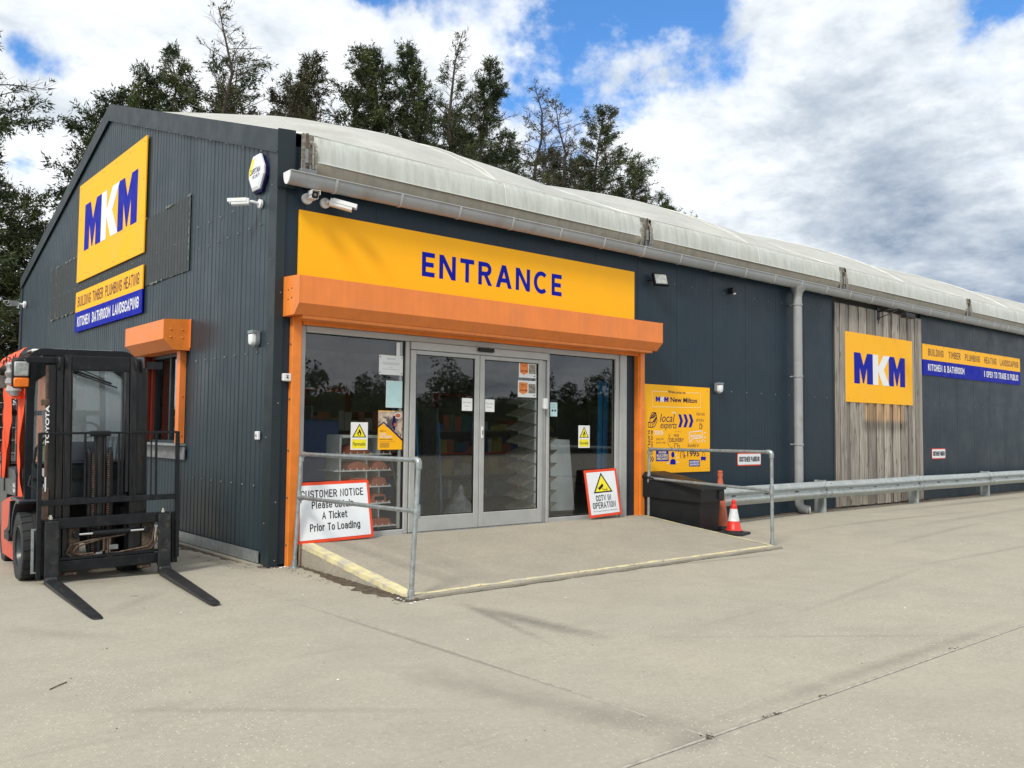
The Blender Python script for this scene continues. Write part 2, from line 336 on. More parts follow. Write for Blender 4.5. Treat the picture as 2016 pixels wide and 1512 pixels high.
    vo = nn.new('ShaderNodeTexVoronoi'); vo.inputs['Scale'].default_value = 1; mpv = nn.new('ShaderNodeMapping'); mpv.inputs['Scale'].default_value = (7, 7, 1.7); t.links.new(ad.outputs[0], mpv.inputs[0]); t.links.new(mpv.outputs[0], vo.inputs['Vector'])
    kk = rng(vo.outputs['Distance'], .08, .17, .8, 0)
    wk = nn.new('ShaderNodeMix'); wk.data_type = 'RGBA'; t.links.new(kk, wk.inputs[0]); t.links.new(wd.outputs[2], wk.inputs[6]); wk.inputs[7].default_value = (.05, .035, .025, 1)
    t.links.new(wk.outputs[2], b.inputs['Base Color'])
    bu = nn.new('ShaderNodeBump'); bu.inputs['Strength'].default_value = .6; bu.inputs['Distance'].default_value = .004; t.links.new(n.outputs[0], bu.inputs['Height']); t.links.new(bu.outputs[0], b.inputs['Normal'])
    return m
MT['wood'] = wood_mat()
def G2(px_, py_): p = at(px_, py_, 2, 0); return float(p[0]), float(p[1])
STAINS = [(*G2(905,1190), *G2(1210,1262), .16, .62, 5), (*G2(900,1182), *G2(1090,1270), .07, .45, 7), (*G2(760,1310), *G2(1290,1440), .22, .30, 6), (*G2(1100,1390), *G2(1400,1440), .25, .34, 9),
          (*G2(560,1180), *G2(1395,1448), .03, .5, 11), (*G2(1350,1440), *G2(2016,1215), .10, .34, 4), (*G2(1300,1478), *G2(1420,1440), .14, .4, 8), (*G2(0,1235), *G2(240,1262), .16, .22, 5), (*G2(255,1175), *G2(275,1172), .05, .55, 9), (*G2(205,1210), *G2(330,1160), .12, .25, 9),
          (*G2(140,1430), *G2(420,1372), .12, .18, 4), (*G2(1250,1255), *G2(2016,1250), .05, .20, 3), (*G2(360,1090), *G2(520,1125), .18, .50, 6), (*G2(1620,1010), *G2(1900,985), .12, .5, 5), (*G2(1250,1120), *G2(1560,1088), .05, .45, 9), (-1.7, .9, -1.9, -.2, .45, .35, 4), (8, -1.6, 15, -2.0, .12, .30, 5), (9, -2.6, 19, -2.3, .16, .26, 4), (7.5, -3.4, 13, -3.0, .08, .26, 6), (5, -4.4, 12, -4.9, .07, .24, 5), (12, -.9, 22, -1.0, .18, .42, 6), (2.5, -5.2, 6.5, -4.6, .06, .22, 7), (-3.2, -4.0, -1.2, -5.6, .06, .2, 6), (10, -4.0, 20, -3.4, .25, .22, 3)]
def concrete(name, base, warm, rib=1.0, ramp=False):
    m = bpy.data.materials.new(name); m.use_nodes = True; t = m.node_tree; nn = t.nodes; b = nn['Principled BSDF']; b.inputs['Roughness'].default_value = .82; b.inputs['Specular IOR Level'].default_value = .35
    geo = nn.new('ShaderNodeNewGeometry')
    def noise(scale, det=6, ro=.6, st=(1,1,1), rot=0, dist=0):
        mp = nn.new('ShaderNodeMapping'); mp.inputs['Scale'].default_value = st; mp.inputs['Rotation'].default_value = (0,0,rot); t.links.new(geo.outputs['Position'], mp.inputs[0])
        n = nn.new('ShaderNodeTexNoise'); n.inputs['Scale'].default_value = scale; n.inputs['Detail'].default_value = det; n.inputs['Roughness'].default_value = ro; n.inputs['Distortion'].default_value = dist; t.links.new(mp.outputs[0], n.inputs['Vector']); return n.outputs[0]
    def rng(src, a, b_, c_, d_):
        q = nn.new('ShaderNodeMapRange'); q.inputs[1].default_value = a; q.inputs[2].default_value = b_; q.inputs[3].default_value = c_; q.inputs[4].default_value = d_; t.links.new(src, q.inputs[0]); return q.outputs[0]
    def mixc(f, a, col, bt='MIX'):
        k = nn.new('ShaderNodeMix'); k.data_type = 'RGBA'; k.blend_type = bt
        t.links.new(f, k.inputs[0])
        if isinstance(a, tuple): k.inputs[6].default_value = (*a, 1)
        else: t.links.new(a, k.inputs[6])
        if isinstance(col, tuple): k.inputs[7].default_value = (*col, 1)
        else: t.links.new(col, k.inputs[7])
        return k.outputs[2]
    def stain(x0, y0, x1, y1, wd, amt, sd_):
        L_ = math.hypot(x1-x0, y1-y0); mp = nn.new('ShaderNodeMapping'); mp.vector_type = 'TEXTURE'
        mp.inputs['Location'].default_value = ((x0+x1)/2, (y0+y1)/2, 0); mp.inputs['Rotation'].default_value = (0, 0, math.atan2(y1-y0, x1-x0)); mp.inputs['Scale'].default_value = (L_/2, wd, 1)
        sp3 = nn.new('ShaderNodeSeparateXYZ'); cb3 = nn.new('ShaderNodeCombineXYZ'); t.links.new(geo.outputs['Position'], sp3.inputs[0]); t.links.new(sp3.outputs[0], cb3.inputs[0]); t.links.new(sp3.outputs[1], cb3.inputs[1])
        t.links.new(cb3.outputs[0], mp.inputs[0]); ln = nn.new('ShaderNodeVectorMath'); ln.operation = 'LENGTH'; t.links.new(mp.outputs[0], ln.inputs[0])
        ad_ = nn.new('ShaderNodeMath'); ad_.operation = 'ADD'; t.links.new(ln.outputs['Value'], ad_.inputs[0]); q_ = nn.new('ShaderNodeMath'); q_.operation = 'MULTIPLY'; q_.inputs[1].default_value = 1.3; t.links.new(noise(sd_, 8, .7), q_.inputs[0]); t.links.new(q_.outputs[0], ad_.inputs[1])
        return rng(ad_.outputs[0], .75, 1.75, abs(amt), 0)
    c = mixc(rng(noise(.35, 8, .6), .35, .65, 0, 1), base, warm)
    c = mixc(rng(noise(1.7, 9, .68, dist=.4), .42, .72, 0, .42), c, tuple(x*.70 for x in base))
    c = mixc(rng(noise(.55, 6, .6, (1, 3.2, 1), .12), .54, .74, 0, .30), c, tuple(x*.66 for x in base))
    c = mixc(rng(noise(6, 8, .7), .5, .78, 0, .35), c, tuple(x*1.22 for x in warm))
    # tyre and tine sweeps, along the yard
    c = mixc(rng(noise(1.2, 7, .6, (.35, 4.5, 1), -.08), .60, .76, 0, .34), c, tuple(x*.58 for x in base))
    c = mixc(rng(noise(24, 9, .78), .38, .66, 0, .55), c, tuple(x*.66 for x in base))
    c = mixc(rng(noise(33, 6, .75), .52, .72, 0, .35), c, tuple(min(1, x*1.3) for x in warm))
    for st in STAINS: c = mixc(stain(*st), c, (.085,.082,.075) if st[5] > 0 else (.50,.47,.40))
    # aggregate specks
    vo = nn.new('ShaderNodeTexVoronoi'); vo.inputs['Scale'].default_value = 42; t.links.new(geo.outputs['Position'], vo.inputs['Vector'])
    sp = rng(vo.outputs['Distance'], .12, .26, 1, 0); 
    hs = nn.new('ShaderNodeSeparateColor'); t.links.new(vo.outputs['Color'], hs.inputs[0])
    sel = rng(hs.outputs[0], .55, .62, 0, 1); se2 = rng(hs.outputs[1], .80, .84, 0, 1)
    def mul(a, b_, v=None):
        q = nn.new('ShaderNodeMath'); q.operation = 'MULTIPLY'; t.links.new(a, q.inputs[0])
        if v is not None: q.inputs[1].default_value = v
        else: t.links.new(b_, q.inputs[1])
        return q.outputs[0]
    pat = rng(noise(.45, 4, .5), .40, .60, .35, 1)
    c = mixc(mul(mul(mul(sp, sel), pat), None, 1.0), c, tuple(min(1, x*1.7) for x in warm))
    c = mixc(mul(mul(mul(sp, se2), pat), None, .8), c, tuple(x*.32 for x in base))
    fine = noise(190, 3, .7)
    c = mixc(rng(fine, .35, .65, 0, .22), c, tuple(x*.6 for x in base))
    t.links.new(c, b.inputs['Base Color'])
    # broom texture and pitting
    wv = nn.new('ShaderNodeTexWave'); wv.wave_type = 'BANDS'; wv.bands_direction = 'Y' if ramp else 'X'; wv.inputs['Scale'].default_value = 14 if ramp else 26; wv.inputs['Distortion'].default_value = 5; wv.inputs['Detail'].default_value = 4; wv.inputs['Detail Scale'].default_value = 2.5
    t.links.new(geo.outputs['Position'], wv.inputs['Vector'])
    ad = nn.new('ShaderNodeMath'); ad.operation = 'ADD'; t.links.new(mul(wv.outputs['Fac'], None, rib), ad.inputs[0]); t.links.new(fine, ad.inputs[1])
    bu = nn.new('ShaderNodeBump'); bu.inputs['Strength'].default_value = .55 if ramp else .35; bu.inputs['Distance'].default_value = .006; t.links.new(ad.outputs[0], bu.inputs['Height']); t.links.new(bu.outputs[0], b.inputs['Normal'])
    return m
MT['conc'] = concrete('yard concrete', (.372,.352,.295), (.432,.400,.322), .35)
MT['ramp'] = concrete('ramp concrete', (.365,.342,.285), (.425,.390,.312), 1.6, True)
def leafm(name, c1, c2, c3):
    m = bpy.data.materials.new(name); m.use_nodes = True; t = m.node_tree; nn = t.nodes; b = nn['Principled BSDF']; b.inputs['Roughness'].default_value = .7; b.inputs['Specular IOR Level'].default_value = .25
    geo = nn.new('ShaderNodeNewGeometry'); n = nn.new('ShaderNodeTexNoise'); n.inputs['Scale'].default_value = .9; n.inputs['Detail'].default_value = 5; t.links.new(geo.outputs['Position'], n.inputs['Vector'])
    r = nn.new('ShaderNodeValToRGB'); t.links.new(n.outputs[0], r.inputs[0]); q = r.color_ramp.elements
    q[0].position = .36; q[0].color = (*c1, 1); q[1].position = .66; q[1].color = (*c3, 1); x = q.new(.5); x.color = (*c2, 1)
    t.links.new(r.outputs[0], b.inputs['Base Color']); return m
MT['cyp'] = leafm('cypress foliage', (.020,.034,.014), (.042,.060,.022), (.085,.105,.032))
MT['cypb'] = leafm('browning cypress foliage', (.050,.040,.024), (.045,.054,.022), (.095,.080,.038))
MT['bush'] = leafm('broadleaf foliage', (.022,.036,.012), (.04,.06,.02), (.07,.09,.03))
# ------------------------------------------------------------------ plane frames, lettering, logos
class PL:
    """flat frame: a to the right, b up, c out of the surface"""
    def __init__(s, o, u, v):
        s.o = Vector(o); s.u = Vector(u).normalized(); s.v = Vector(v).normalized(); s.n = s.u.cross(s.v)
    def __call__(s, a, b, c=0): return s.o+s.u*a+s.v*b+s.n*c
FRONT = PL((0, 0, 0), (1, 0, 0), (0, 0, 1))       # c>0 towards the yard (-y)
GABLE = PL((0, 0, 0), (0, -1, 0), (0, 0, 1))      # a = -y, c>0 towards -x
_tc = {}
def glyphs(s, bold=0.0, spacing=1.0):
    k = (s, bold, spacing)
    if k not in _tc:
        cu = bpy.data.curves.new('txt', 'FONT'); cu.body = s; cu.size = 1; cu.offset = bold; cu.space_character = spacing; cu.resolution_u = 3
        o = bpy.data.objects.new('txt', cu); me = bpy.data.meshes.new_from_object(o)
        vs = [tuple(v.co)[:2] for v in me.vertices]; fs = [tuple(p.vertices) for p in me.polygons]
        bpy.data.objects.remove(o); bpy.data.curves.remove(cu); bpy.data.meshes.remove(me); _tc[k] = (vs, fs)
    return _tc[k]
def text(mb, s, P, a0, a1, b0, b1, c, bold=0.0, shear=0, keep=False, spacing=1.0, rot=0):
    vs, fs = glyphs(s, bold, spacing)
    xs = [v[0] for v in vs]; ys = [v[1] for v in vs]; x0, x1, y0, y1 = min(xs), max(xs), min(ys), max(ys)
    def f(v):
        u, w = (v[0]-x0)/(x1-x0), (v[1]-y0)/(y1-y0)
        if rot == 90: u, w = w, 1-u      # reads downwards
        elif rot == -90: u, w = 1-w, u   # reads upwards
        return P(a0+u*(a1-a0)+shear*w*(b1-b0), b0+w*(b1-b0), c)
    mb.add([f(v) for v in vs], fs); return mb
def stroke(mb, P, pts, w, c, t=.0006, closed=False):
    pts = [Vector(p) for p in pts]
    m = len(pts)
    for i in range(m if closed else m-1):
        p, q = pts[i], pts[(i+1) % m]; d = (q-p)
        if d.length < 1e-6: continue
        d.normalize(); nrm = Vector((-d.y, d.x))*w/2; e_ = d*w*.35
        k = c+.00007*(i % 2)
        mb.add([P(*(p-nrm-e_), k), P(*(q-nrm+e_), k), P(*(q+nrm+e_), k), P(*(p+nrm-e_), k)], [(0,1,2,3)])
    return mb
def flat(mb, P, poly, c): return mb.add([P(a, b, c) for a, b in poly], [tuple(range(len(poly)))])
def board(name, P, a0, a1, b0, b1, t, mat, parent=None, c0=.004, rad=0, bev=.003):
    mb = MB()
    if rad:
        poly = []
        for (cx_, cy_, s0) in ((a1-rad, b1-rad, 0), (a0+rad, b1-rad, 90), (a0+rad, b0+rad, 180), (a1-rad, b0+rad, 270)):
            for k in range(5): an = R(s0+k*22.5); poly.append((cx_+rad*math.cos(an), cy_+rad*math.sin(an)))
        mb.prism(poly, P, c0, c0+t)
    else: mb.prism([(a0,b0),(a1,b0),(a1,b1),(a0,b1)], P, c0, c0+t)
    return mb.build(name, mat, parent)
def _q(cx_, cy_, rx_, ry_, a0, a1, n=6): return [(cx_+rx_*math.cos(R(a0+(a1-a0)*k/n)), cy_+ry_*math.sin(R(a0+(a1-a0)*k/n))) for k in range(n+1)]
_O = _q(.25,.76,.25,.24,180,0,8)+_q(.25,.24,.25,.24,0,-180,8)+[(0,.76)]
def _o(x0, x1, y0, y1): cx_, rx_ = (x0+x1)/2, (x1-x0)/2; r_ = min(rx_, (y1-y0)/2); return _q(cx_, y1-r_, rx_, r_, 180, 0)+_q(cx_, y0+r_, rx_, r_, 0, -180)+[(x0, y1-r_)]
SK = {'A':(.56,[[(0,0),(.28,1),(.56,0)],[(.09,.30),(.47,.30)]]),'B':(.5,[[(0,0),(0,1),(.27,1)]+_q(.27,.76,.2,.24,90,-90)+[(0,.52)],[(.27,.52)]+_q(.28,.26,.22,.26,90,-90)+[(0,0)]]),
 'C':(.5,[[(.5,.70)]+_q(.25,.76,.25,.24,10,180)+_q(.25,.24,.25,.24,180,350)+[(.5,.30)]]),'D':(.5,[[(0,0),(0,1),(.22,1)]+_q(.22,.72,.28,.28,90,0)+_q(.22,.28,.28,.28,0,-90)+[(0,0)]]),
 'E':(.42,[[(.42,1),(0,1),(0,0),(.42,0)],[(0,.52),(.36,.52)]]),'G':(.5,[[(.5,.74)]+_q(.25,.76,.25,.24,10,180)+_q(.25,.24,.25,.24,180,360)+[(.5,.46),(.27,.46)]]),'H':(.5,[[(0,0),(0,1)],[(.5,0),(.5,1)],[(0,.52),(.5,.52)]]),
 'I':(.10,[[(.05,0),(.05,1)]]),'K':(.5,[[(0,0),(0,1)],[(.48,1),(.04,.45)],[(.17,.60),(.5,0)]]),'L':(.4,[[(0,1),(0,0),(.4,0)]]),'M':(.62,[[(0,0),(0,1),(.31,.36),(.62,1),(.62,0)]]),'N':(.5,[[(0,0),(0,1),(.5,0),(.5,1)]]),
 'O':(.5,[_O]),'P':(.5,[[(0,0),(0,1),(.26,1)]+_q(.26,.735,.24,.265,90,-90)+[(0,.47)]]),'R':(.5,[[(0,0),(0,1),(.26,1)]+_q(.26,.745,.23,.255,90,-90)+[(0,.49)],[(.25,.49),(.5,0)]]),
 'S':(.48,[_q(.24,.76,.24,.24,15,180)+[(.03,.62),(.45,.42)]+_q(.24,.24,.24,.24,10,-165)]),'T':(.5,[[(0,1),(.5,1)],[(.25,1),(.25,0)]]),'U':(.5,[[(0,1)]+_q(.25,.24,.25,.24,180,360)+[(.5,1)]]),'V':(.54,[[(0,1),(.27,0),(.54,1)]]),
 '&':(.56,[[(.54,0),(.10,.68)]+_q(.25,.80,.15,.2,200,0)+[(.38,.66),(.04,.36)]+_q(.22,.24,.2,.24,170,330)+[(.52,.42)]]),
 'a':(.42,[[(.04,.60)]+_q(.22,.52,.2,.2,120,0)+[(.42,0)],_o(0,.42,0,.44)]),'b':(.44,[[(0,1),(0,0)],_o(0,.44,0,.72)]),'d':(.44,[[(.44,1),(.44,0)],_o(0,.44,0,.72)]),'e':(.44,[[(0,.38),(.44,.38)]+_q(.22,.50,.22,.22,0,180)+_q(.22,.22,.22,.22,180,330)]),
 'c':(.4,[_q(.22,.50,.22,.22,20,180)+_q(.22,.22,.22,.22,180,340)]),'g':(.44,[_o(0,.44,0,.72),[(.44,.72),(.44,-.08)]+_q(.22,-.06,.22,.2,0,-140)]),'i':(0,[[(0,0),(0,.72)],[(0,.92),(0,1.0)]]),'k':(.4,[[(0,0),(0,1)],[(.38,.72),(.02,.30)],[(.14,.42),(.4,0)]]),
 'l':(.10,[[(0,1),(0,.1),(.10,0)]]),'n':(.42,[[(0,0),(0,.72)],[(0,.45)]+_q(.21,.50,.21,.22,160,0)+[(.42,0)]]),'o':(.44,[_o(0,.44,0,.72)]),'r':(.26,[[(0,0),(0,.72)],[(0,.42),(.08,.64),(.26,.70)]]),'s':(.38,[_q(.19,.53,.19,.19,20,180)+[(.04,.42),(.34,.30)]+_q(.19,.19,.19,.19,10,-160)]),
 't':(.26,[[(.08,.96),(.08,.1),(.18,0),(.26,0)],[(-.04,.72),(.26,.72)]]),'m':(.62,[[(0,0),(0,.72)],[(0,.5)]+_q(.155,.55,.155,.17,160,0)+[(.31,0)],[(.31,.5)]+_q(.465,.55,.155,.17,160,0)+[(.62,0)]]),' ':(.12,[])}
def sk(mb, s_, P, a0, a1, b0, b1, c, w=.15, gap=.31):
    """stroke lettering: w is stroke width over cap height; baseline b0, cap top b1"""
    X = 0; L_ = []
    for ch in s_:
        wd, st = SK[ch]; L_.append((X, st)); X += wd+gap
    tot = X-gap+w; H = b1-b0; sy = H*(1-w); sx = (a1-a0)/tot; hw = w*H/2; k = 0
    for X, st in L_:
        for pl in st:
            p = [Vector((a0+(X+x+w/2)*sx, b0+hw+y*sy)) for x, y in pl]; n = len(p)
            if n < 2: continue
            L2 = []; 
            for i in range(n):
                d0 = (p[i]-p[i-1]).normalized() if i else None; d1 = (p[i+1]-p[i]).normalized() if i < n-1 else None
                if d0 is None: d0 = d1
                if d1 is None: d1 = d0
                if d0.length < .5: d0 = d1
                if d1.length < .5: d1 = d0
                n0 = Vector((-d0.y, d0.x)); n1_ = Vector((-d1.y, d1.x)); m_ = (n0+n1_)
                m_ = m_.normalized() if m_.length > 1e-4 else n0; cs = max(.45, m_.dot(n0)); ext = (d1*-hw if i == 0 else (d0*hw if i == n-1 else Vector((0,0))))
                closed = (p[0]-p[-1]).length < 1e-5
                if closed: ext = Vector((0,0))
                L2.append((p[i]+ext+m_*hw/cs, p[i]+ext-m_*hw/cs))
            k += 1; cc = c+.00012*(k % 3)
            mb.add([P(v.x, v.y, cc) for ab in L2 for v in ab], [(2*i, 2*i+1, 2*i+3, 2*i+2) for i in range(n-1)])
    return mb
MG = [(0,0),(0,1),(.34,1),(.5,.60),(.70,1),(1,1),(1,0),(.68,0),(.68,.52),(.52,.02),(.46,.02),(.30,.52),(.30,0)]
KG = [(0,0),(0,1),(.36,1),(.36,.60),(.72,1),(1.16,1),(.74,.52),(1.12,0),(.66,0),(.36,.44),(.36,0)]
def tri(mb, P, poly, c):
    """non-convex polygon as one ngon (blender tessellates)"""
    return mb.add([P(a, b, c) for a, b in poly], [tuple(range(len(poly)))])
def logo(P, a0, a1, b0, b1, c, par, cm='blue', wm='white'):
    U = (a1-a0)/2.86; h = b1-b0
    for o_, k_ in ((0, 1), (1.90, .96)): mb = MB(); tri(mb, P, [(a0+(o_+x*k_)*U, b0+y*h) for x, y in MG], c); mb.build('lettering', MT[cm], par)
    mb = MB(); tri(mb, P, [(a0+(1.0+x*.83)*U, b0+y*h) for x, y in KG], c+.0015); mb.build('lettering', MT[wm], par)
def screws(mb, P, pts, r=.012, t=.006):
    for a, b in pts:
        vs = [P(a+r*math.cos(k*math.pi/3), b+r*math.sin(k*math.pi/3), 0) for k in range(6)]+[P(a+r*.6*math.cos(k*math.pi/3), b+r*.6*math.sin(k*math.pi/3), t) for k in range(6)]
        mb.add(vs, [(k, (k+1) % 6, 6+(k+1) % 6, 6+k) for k in range(6)]+[(6,7,8,9,10,11)])
    return mb
# ================================================================== GROUND
def gh(x, y):
    t = min(1, max(0, (x-6.6)/5.0)); return .058*t*t*(3-2*t)
def slab(name, x0, x1, y0, y1, parent=None, mat='conc'):
    xs = sorted(set([x0, x1]+[v for v in np.arange(6.6, 12.0, .6) if x0 < v < x1]))
    mb = MB(); e = .006
    vs = []
    for x in xs:
        z = gh(x, 0); vs += [(x, y0, z-.12), (x, y0, z-e), (x, y0+e, z), (x, y1-e, z), (x, y1, z-e), (x, y1, z-.12)]
    fs = []
    for i in range(len(xs)-1):
        for k in range(5): fs.append((i*6+k, (i+1)*6+k, (i+1)*6+k+1, i*6+k+1))
    fs.append((0,1,2,3,4,5)); q = (len(xs)-1)*6; fs.append(tuple(q+k for k in (5,4,3,2,1,0)))
    mb.add(vs, fs); return mb.build(name, MT[mat], parent)
g = MB(); g.box(-300, 400, -300, 400, -.4, -.03); ground = tag(g.build('ground', MT['conc']), kind='structure')
yard = empty('concrete_yard', (0,0,0)); tag(yard, kind='structure')
J = .007; JX, JY = -.60, -6.64
for (x0, x1, y0, y1) in ((-8.0+J, JX-.007, JY+.016, 16), (JX+.007, 60, JY+.016, 16), (-8+J, JX-.007, -14, JY-.016), (JX+.007, 60, -14, JY-.016),
                         (-30, -8-J, JY+.016, 16), (-30, -8-J, -14, JY-.016), (-30, 60, -60, -14.02)):
    slab('concrete_slab', x0, x1, y0, y1, yard)
mb = MB(); mb.box(-8, 60, JY-.0095, JY+.0095, -.05, -.001); mb.build('joint_sealant', MT['joint'], yard)
mb = MB(); mb.box(JX-.0055, JX+.0055, -14, 2.5, -.05, .0008); mb.build('joint_sealant', MT['joint'], yard)
# ================================================================== BUILDING
B = empty('warehouse', (0,0,0), label='dark blue-grey clad trade warehouse with white membrane roof and glazed entrance', cat='building')
APX, EZ, APZ, BL = 6.963, 5.12, 7.415, 37.7
def gz(y): return EZ+(APZ-EZ)*(1-abs(y-APX)/APX)
# gable cladding: ribbed sheets
def gable_sheet(y0, y1, z0, z1=None, mat='gable', c0=0.0, name='cladding_sheet', pitch=.125, parent=None):
    n = max(1, round((y1-y0)/pitch)); p = (y1-y0)/n; pr = [(y0, 0.0045)]
    for i in range(n):
        a = y0+i*p; pr += [(a+p*.05, 0.0045), (a+p*.10, 0), (a+p*.90, 0), (a+p*.95, .0045)]
    pr.append((y1, .0045))
    pr = [(min(a, y1), d) for a, d in pr]
    if z1 is None and y0 < APX < y1: pr = sorted(pr+[(APX, 0)])
    vs = []
    for a, d in pr:
        zt = (gz(a)-.03) if z1 is None else z1
        vs += [(-c0-d, a, z0), (-c0-d, a, zt), (-c0+.03, a, zt), (-c0+.03, a, z0)]
    fs = []
    for i in range(len(pr)-1):
        for k in range(3): fs.append((i*4+k, i*4+k+1, (i+1)*4+k+1, (i+1)*4+k))
    return MB().add(vs, fs).build(name, MT[mat], parent or B)
ed = [.20, 1.0, 2.0, 2.93, 4.36, 5.3, 6.3, 7.3, 8.2, 8.95, 11.3, 12.3, 13.0, 13.75]
for a, b in zip(ed[:-1], ed[1:]):
    if a == 2.93: gable_sheet(a+.004, b-.004, .05, 1.34); gable_sheet(a+.004, b-.004, 2.78)
    elif a == 8.95: gable_sheet(a+.004, b-.004, 2.95)
    else: gable_sheet(a+.004, b-.004, .05)
mb = MB(); mb.box(.04, .16, .16, 2.9, 0, 5.1); mb.box(.04, .16, 2.9, 4.39, 0, 1.3); mb.box(.04, .16, 2.9, 4.39, 2.8, 5.1); mb.box(.04,.16,4.39,8.9,0,5.1); mb.box(.04,.16,8.9,11.35,2.98,5.1); mb.box(.04,.16,11.35,13.8,0,5.1)
mb.prism([(.16,5.1),(13.8,5.1),(APX,7.3)], lambda a,b,c: Vector((c,a,b)), .04, .16)
mb.box(.16, 12, 13.7, 13.85, 0, 5.1); mb.box(12, BL, 13.7, 13.85, 0, 5.1); mb.box(BL-.1, BL, .3, 13.7, 0, 5.1)
mb.build('inner_wall', MT['dark'], B)
# weathered rooflight strip in the gable
gable_sheet(2.80, 10.9, 3.84, 4.92, 'grp', .014, 'rooflight_sheet', .125)
mb = MB(); rnd = random.Random(4)
for zz in (3.84, 4.925):
    y = 2.8
    while y < 10.9:
        w = rnd.uniform(.03, .09); h = rnd.uniform(.006, .02)
        if rnd.random() < .5: mb.box(-.030, -.026, y, y+w, zz-h, zz+h)
        y += w+rnd.uniform(.005, .06)
for yy in (2.82, 10.86, 10.45):
    z = 3.86
    while z < 4.9:
        h = rnd.uniform(.03, .12)
        if rnd.random() < .45: mb.box(-.0305, -.0265, yy-.008, yy+.008, z, z+h)
        z += h+rnd.uniform(0, .06)
tag(mb.build('lichen_grime', MT['grime'], B), kind='stuff')
# corner trims, barge trims
mb = MB()
mb.add([(-.022,.20,0),(-.022,.20,5.0),(-.024,-.022,0),(-.024,-.022,5.1),(.085,-.022,0),(.085,-.022,5.1),(-.012,.205,0),(-.012,.205,5.0)], [(0,1,3,2),(2,3,5,4),(6,7,1,0)])
mb.build('corner_trim', MT['trim'], B)
mb = MB(); mb.box(-.026, .05, 13.74, 13.93, 0, 5.05); mb.build('corner_trim', MT['trim'], B)
for sg in (-1, 1):
    mb = MB(); yo = 0 if sg < 0 else 2*APX
    ya = yo+(-.03 if sg < 0 else .03); yb = APX
    n0 = .30
    pts = [(ya, gz(0)+.01), (yb, APZ+.012), (yb, APZ-n0), (ya, gz(0)-n0+.03)]
    if sg > 0: yb = APX
    # outer face sheet with small return lip
    mb.prism(pts, lambda a, b, c: Vector((-c, a, b)), .030, .036)
    lip = [(pts[3][0], pts[3][1]), (pts[2][0], pts[2][1]), (pts[2][0], pts[2][1]+.02), (pts[3][0], pts[3][1]+.02)]
    mb.prism(lip, lambda a, b, c: Vector((-c, a, b)), .037, .048)
    mb.add([(-.036, pts[0][0], pts[0][1]), (-.036, pts[1][0], pts[1][1]), (.30, pts[1][0], pts[1][1]+.006), (.30, pts[0][0], pts[0][1]+.006)], [(0,1,2,3)])
    mb.build('barge_trim', MT['trim'], B)
# return of the gable parapet on the front
mb = MB(); mb.prism([(-.034, 4.45), (-.034, 5.145), (.19, 5.165), (.19, 4.45)], FRONT, .024, .034); mb.box(.13,.19,-.024,.3,4.6,5.16); mb.build('barge_trim', MT['trim'], B)
# front cladding, fine ribs
def front_sheet(x0, x1, z0, z1, mat='clad'):
    w = x1-x0; n = max(1, round(w/.1)); p = w/n; pr = [(0, .003)]
    for i in range(n):
        a = i*p; pr += [(a+p*.04, .0012), (a+p*.08, 0.0), (a+p*.92, 0.0), (a+p*.96, .0012)]
    pr.append((w, .0035)); vs = []
    for a, d in pr: vs += [(x0+a, d-.004, z0), (x0+a, d-.004, z1), (x0+a, .03, z1), (x0+a, .03, z0)]
    fs = []
    for i in range(len(pr)-1):
        for k in range(3): fs.append((i*4+k, i*4+k+1, (i+1)*4+k+1, (i+1)*4+k))
    return MB().add(vs, fs).build('cladding_sheet', MT[mat], B)
front_sheet(.06, .335, .03, 4.98)
x = .339
while x < 6.3:
    x1 = min(x+1.0, 6.33); front_sheet(x, x1-.0015, 2.86, 4.98); x = x1
x = 6.334
for x1 in (7.33, 8.33, 9.33, 10.33, 11.33, 12.46): front_sheet(x, x1-.0015, gh(x,0)+.02, 4.98); x = x1
x = 16.43
while x < BL-.2:
    x1 = min(x+1.0, BL); front_sheet(x, x1-.0015, gh(x,0)+.02, 4.98); x = x1
mb = MB(); mb.box(.2, .31, .035, .16, 0, 5.0); mb.box(.31, 6.34, .035, .16, 2.9, 5.0); mb.box(6.34, BL, .035, .16, 0, 5.0); mb.box(.16,6.4,.3,.4,-.1,.24); mb.build('inner_wall', MT['dark'], B)
# black cover flap strips under the membrane
mb = MB(); mb.box(.25, BL, -.03, .02, 4.52, 4.985); mb.build('eaves_board', MT['trim'], B)
mb = MB()
fr = [(a, 4.15+rnd.uniform(-.004,.004)) for a in np.arange(6.8, 12.3, .47)]+[(a, 2.36) for a in np.arange(8.9, 12.3, .47)]+[(a, 4.14) for a in np.arange(16.7, 36, .47)]+[(a, 2.36) for a in np.arange(16.7, 36, .47)]
screws(mb, PL((0,-.004,0),(1,0,0),(0,0,1)), fr)
gs = [(-a, z) for z in (.92, 2.52, 4.08) for a in np.arange(.45, 2.7, .33)]+[(-a, 4.4) for a in np.arange(.5, 2.7, .4)]+[(-a, 2.5) for a in np.arange(4.7, 8.8, .5)]+[(-a, 4.3) for a in np.arange(3, 10.8, .4)]
screws(mb, PL((-.012,0,0),(0,-1,0),(0,0,1)), gs, .013, .012)
screws(mb, PL((-.022,0,0),(0,-1,0),(0,0,1)), [(-.12, z) for z in (.5, 1.5, 2.6, 3.6, 4.5)], .010, .01)
screws(mb, PL((0,-.022,0),(1,0,0),(0,0,1)), [(.05, z) for z in (.08, .75, 1.9, 3.2)], .010, .008)
for k in range(12):
    y = .4+k*.55; screws(mb, PL((-.048,0,0),(0,-1,0),(0,0,1)), [(-y, gz(y)-.28)], .010, .008)
tag(mb.build('screws', MT['steel'], B), kind='stuff')
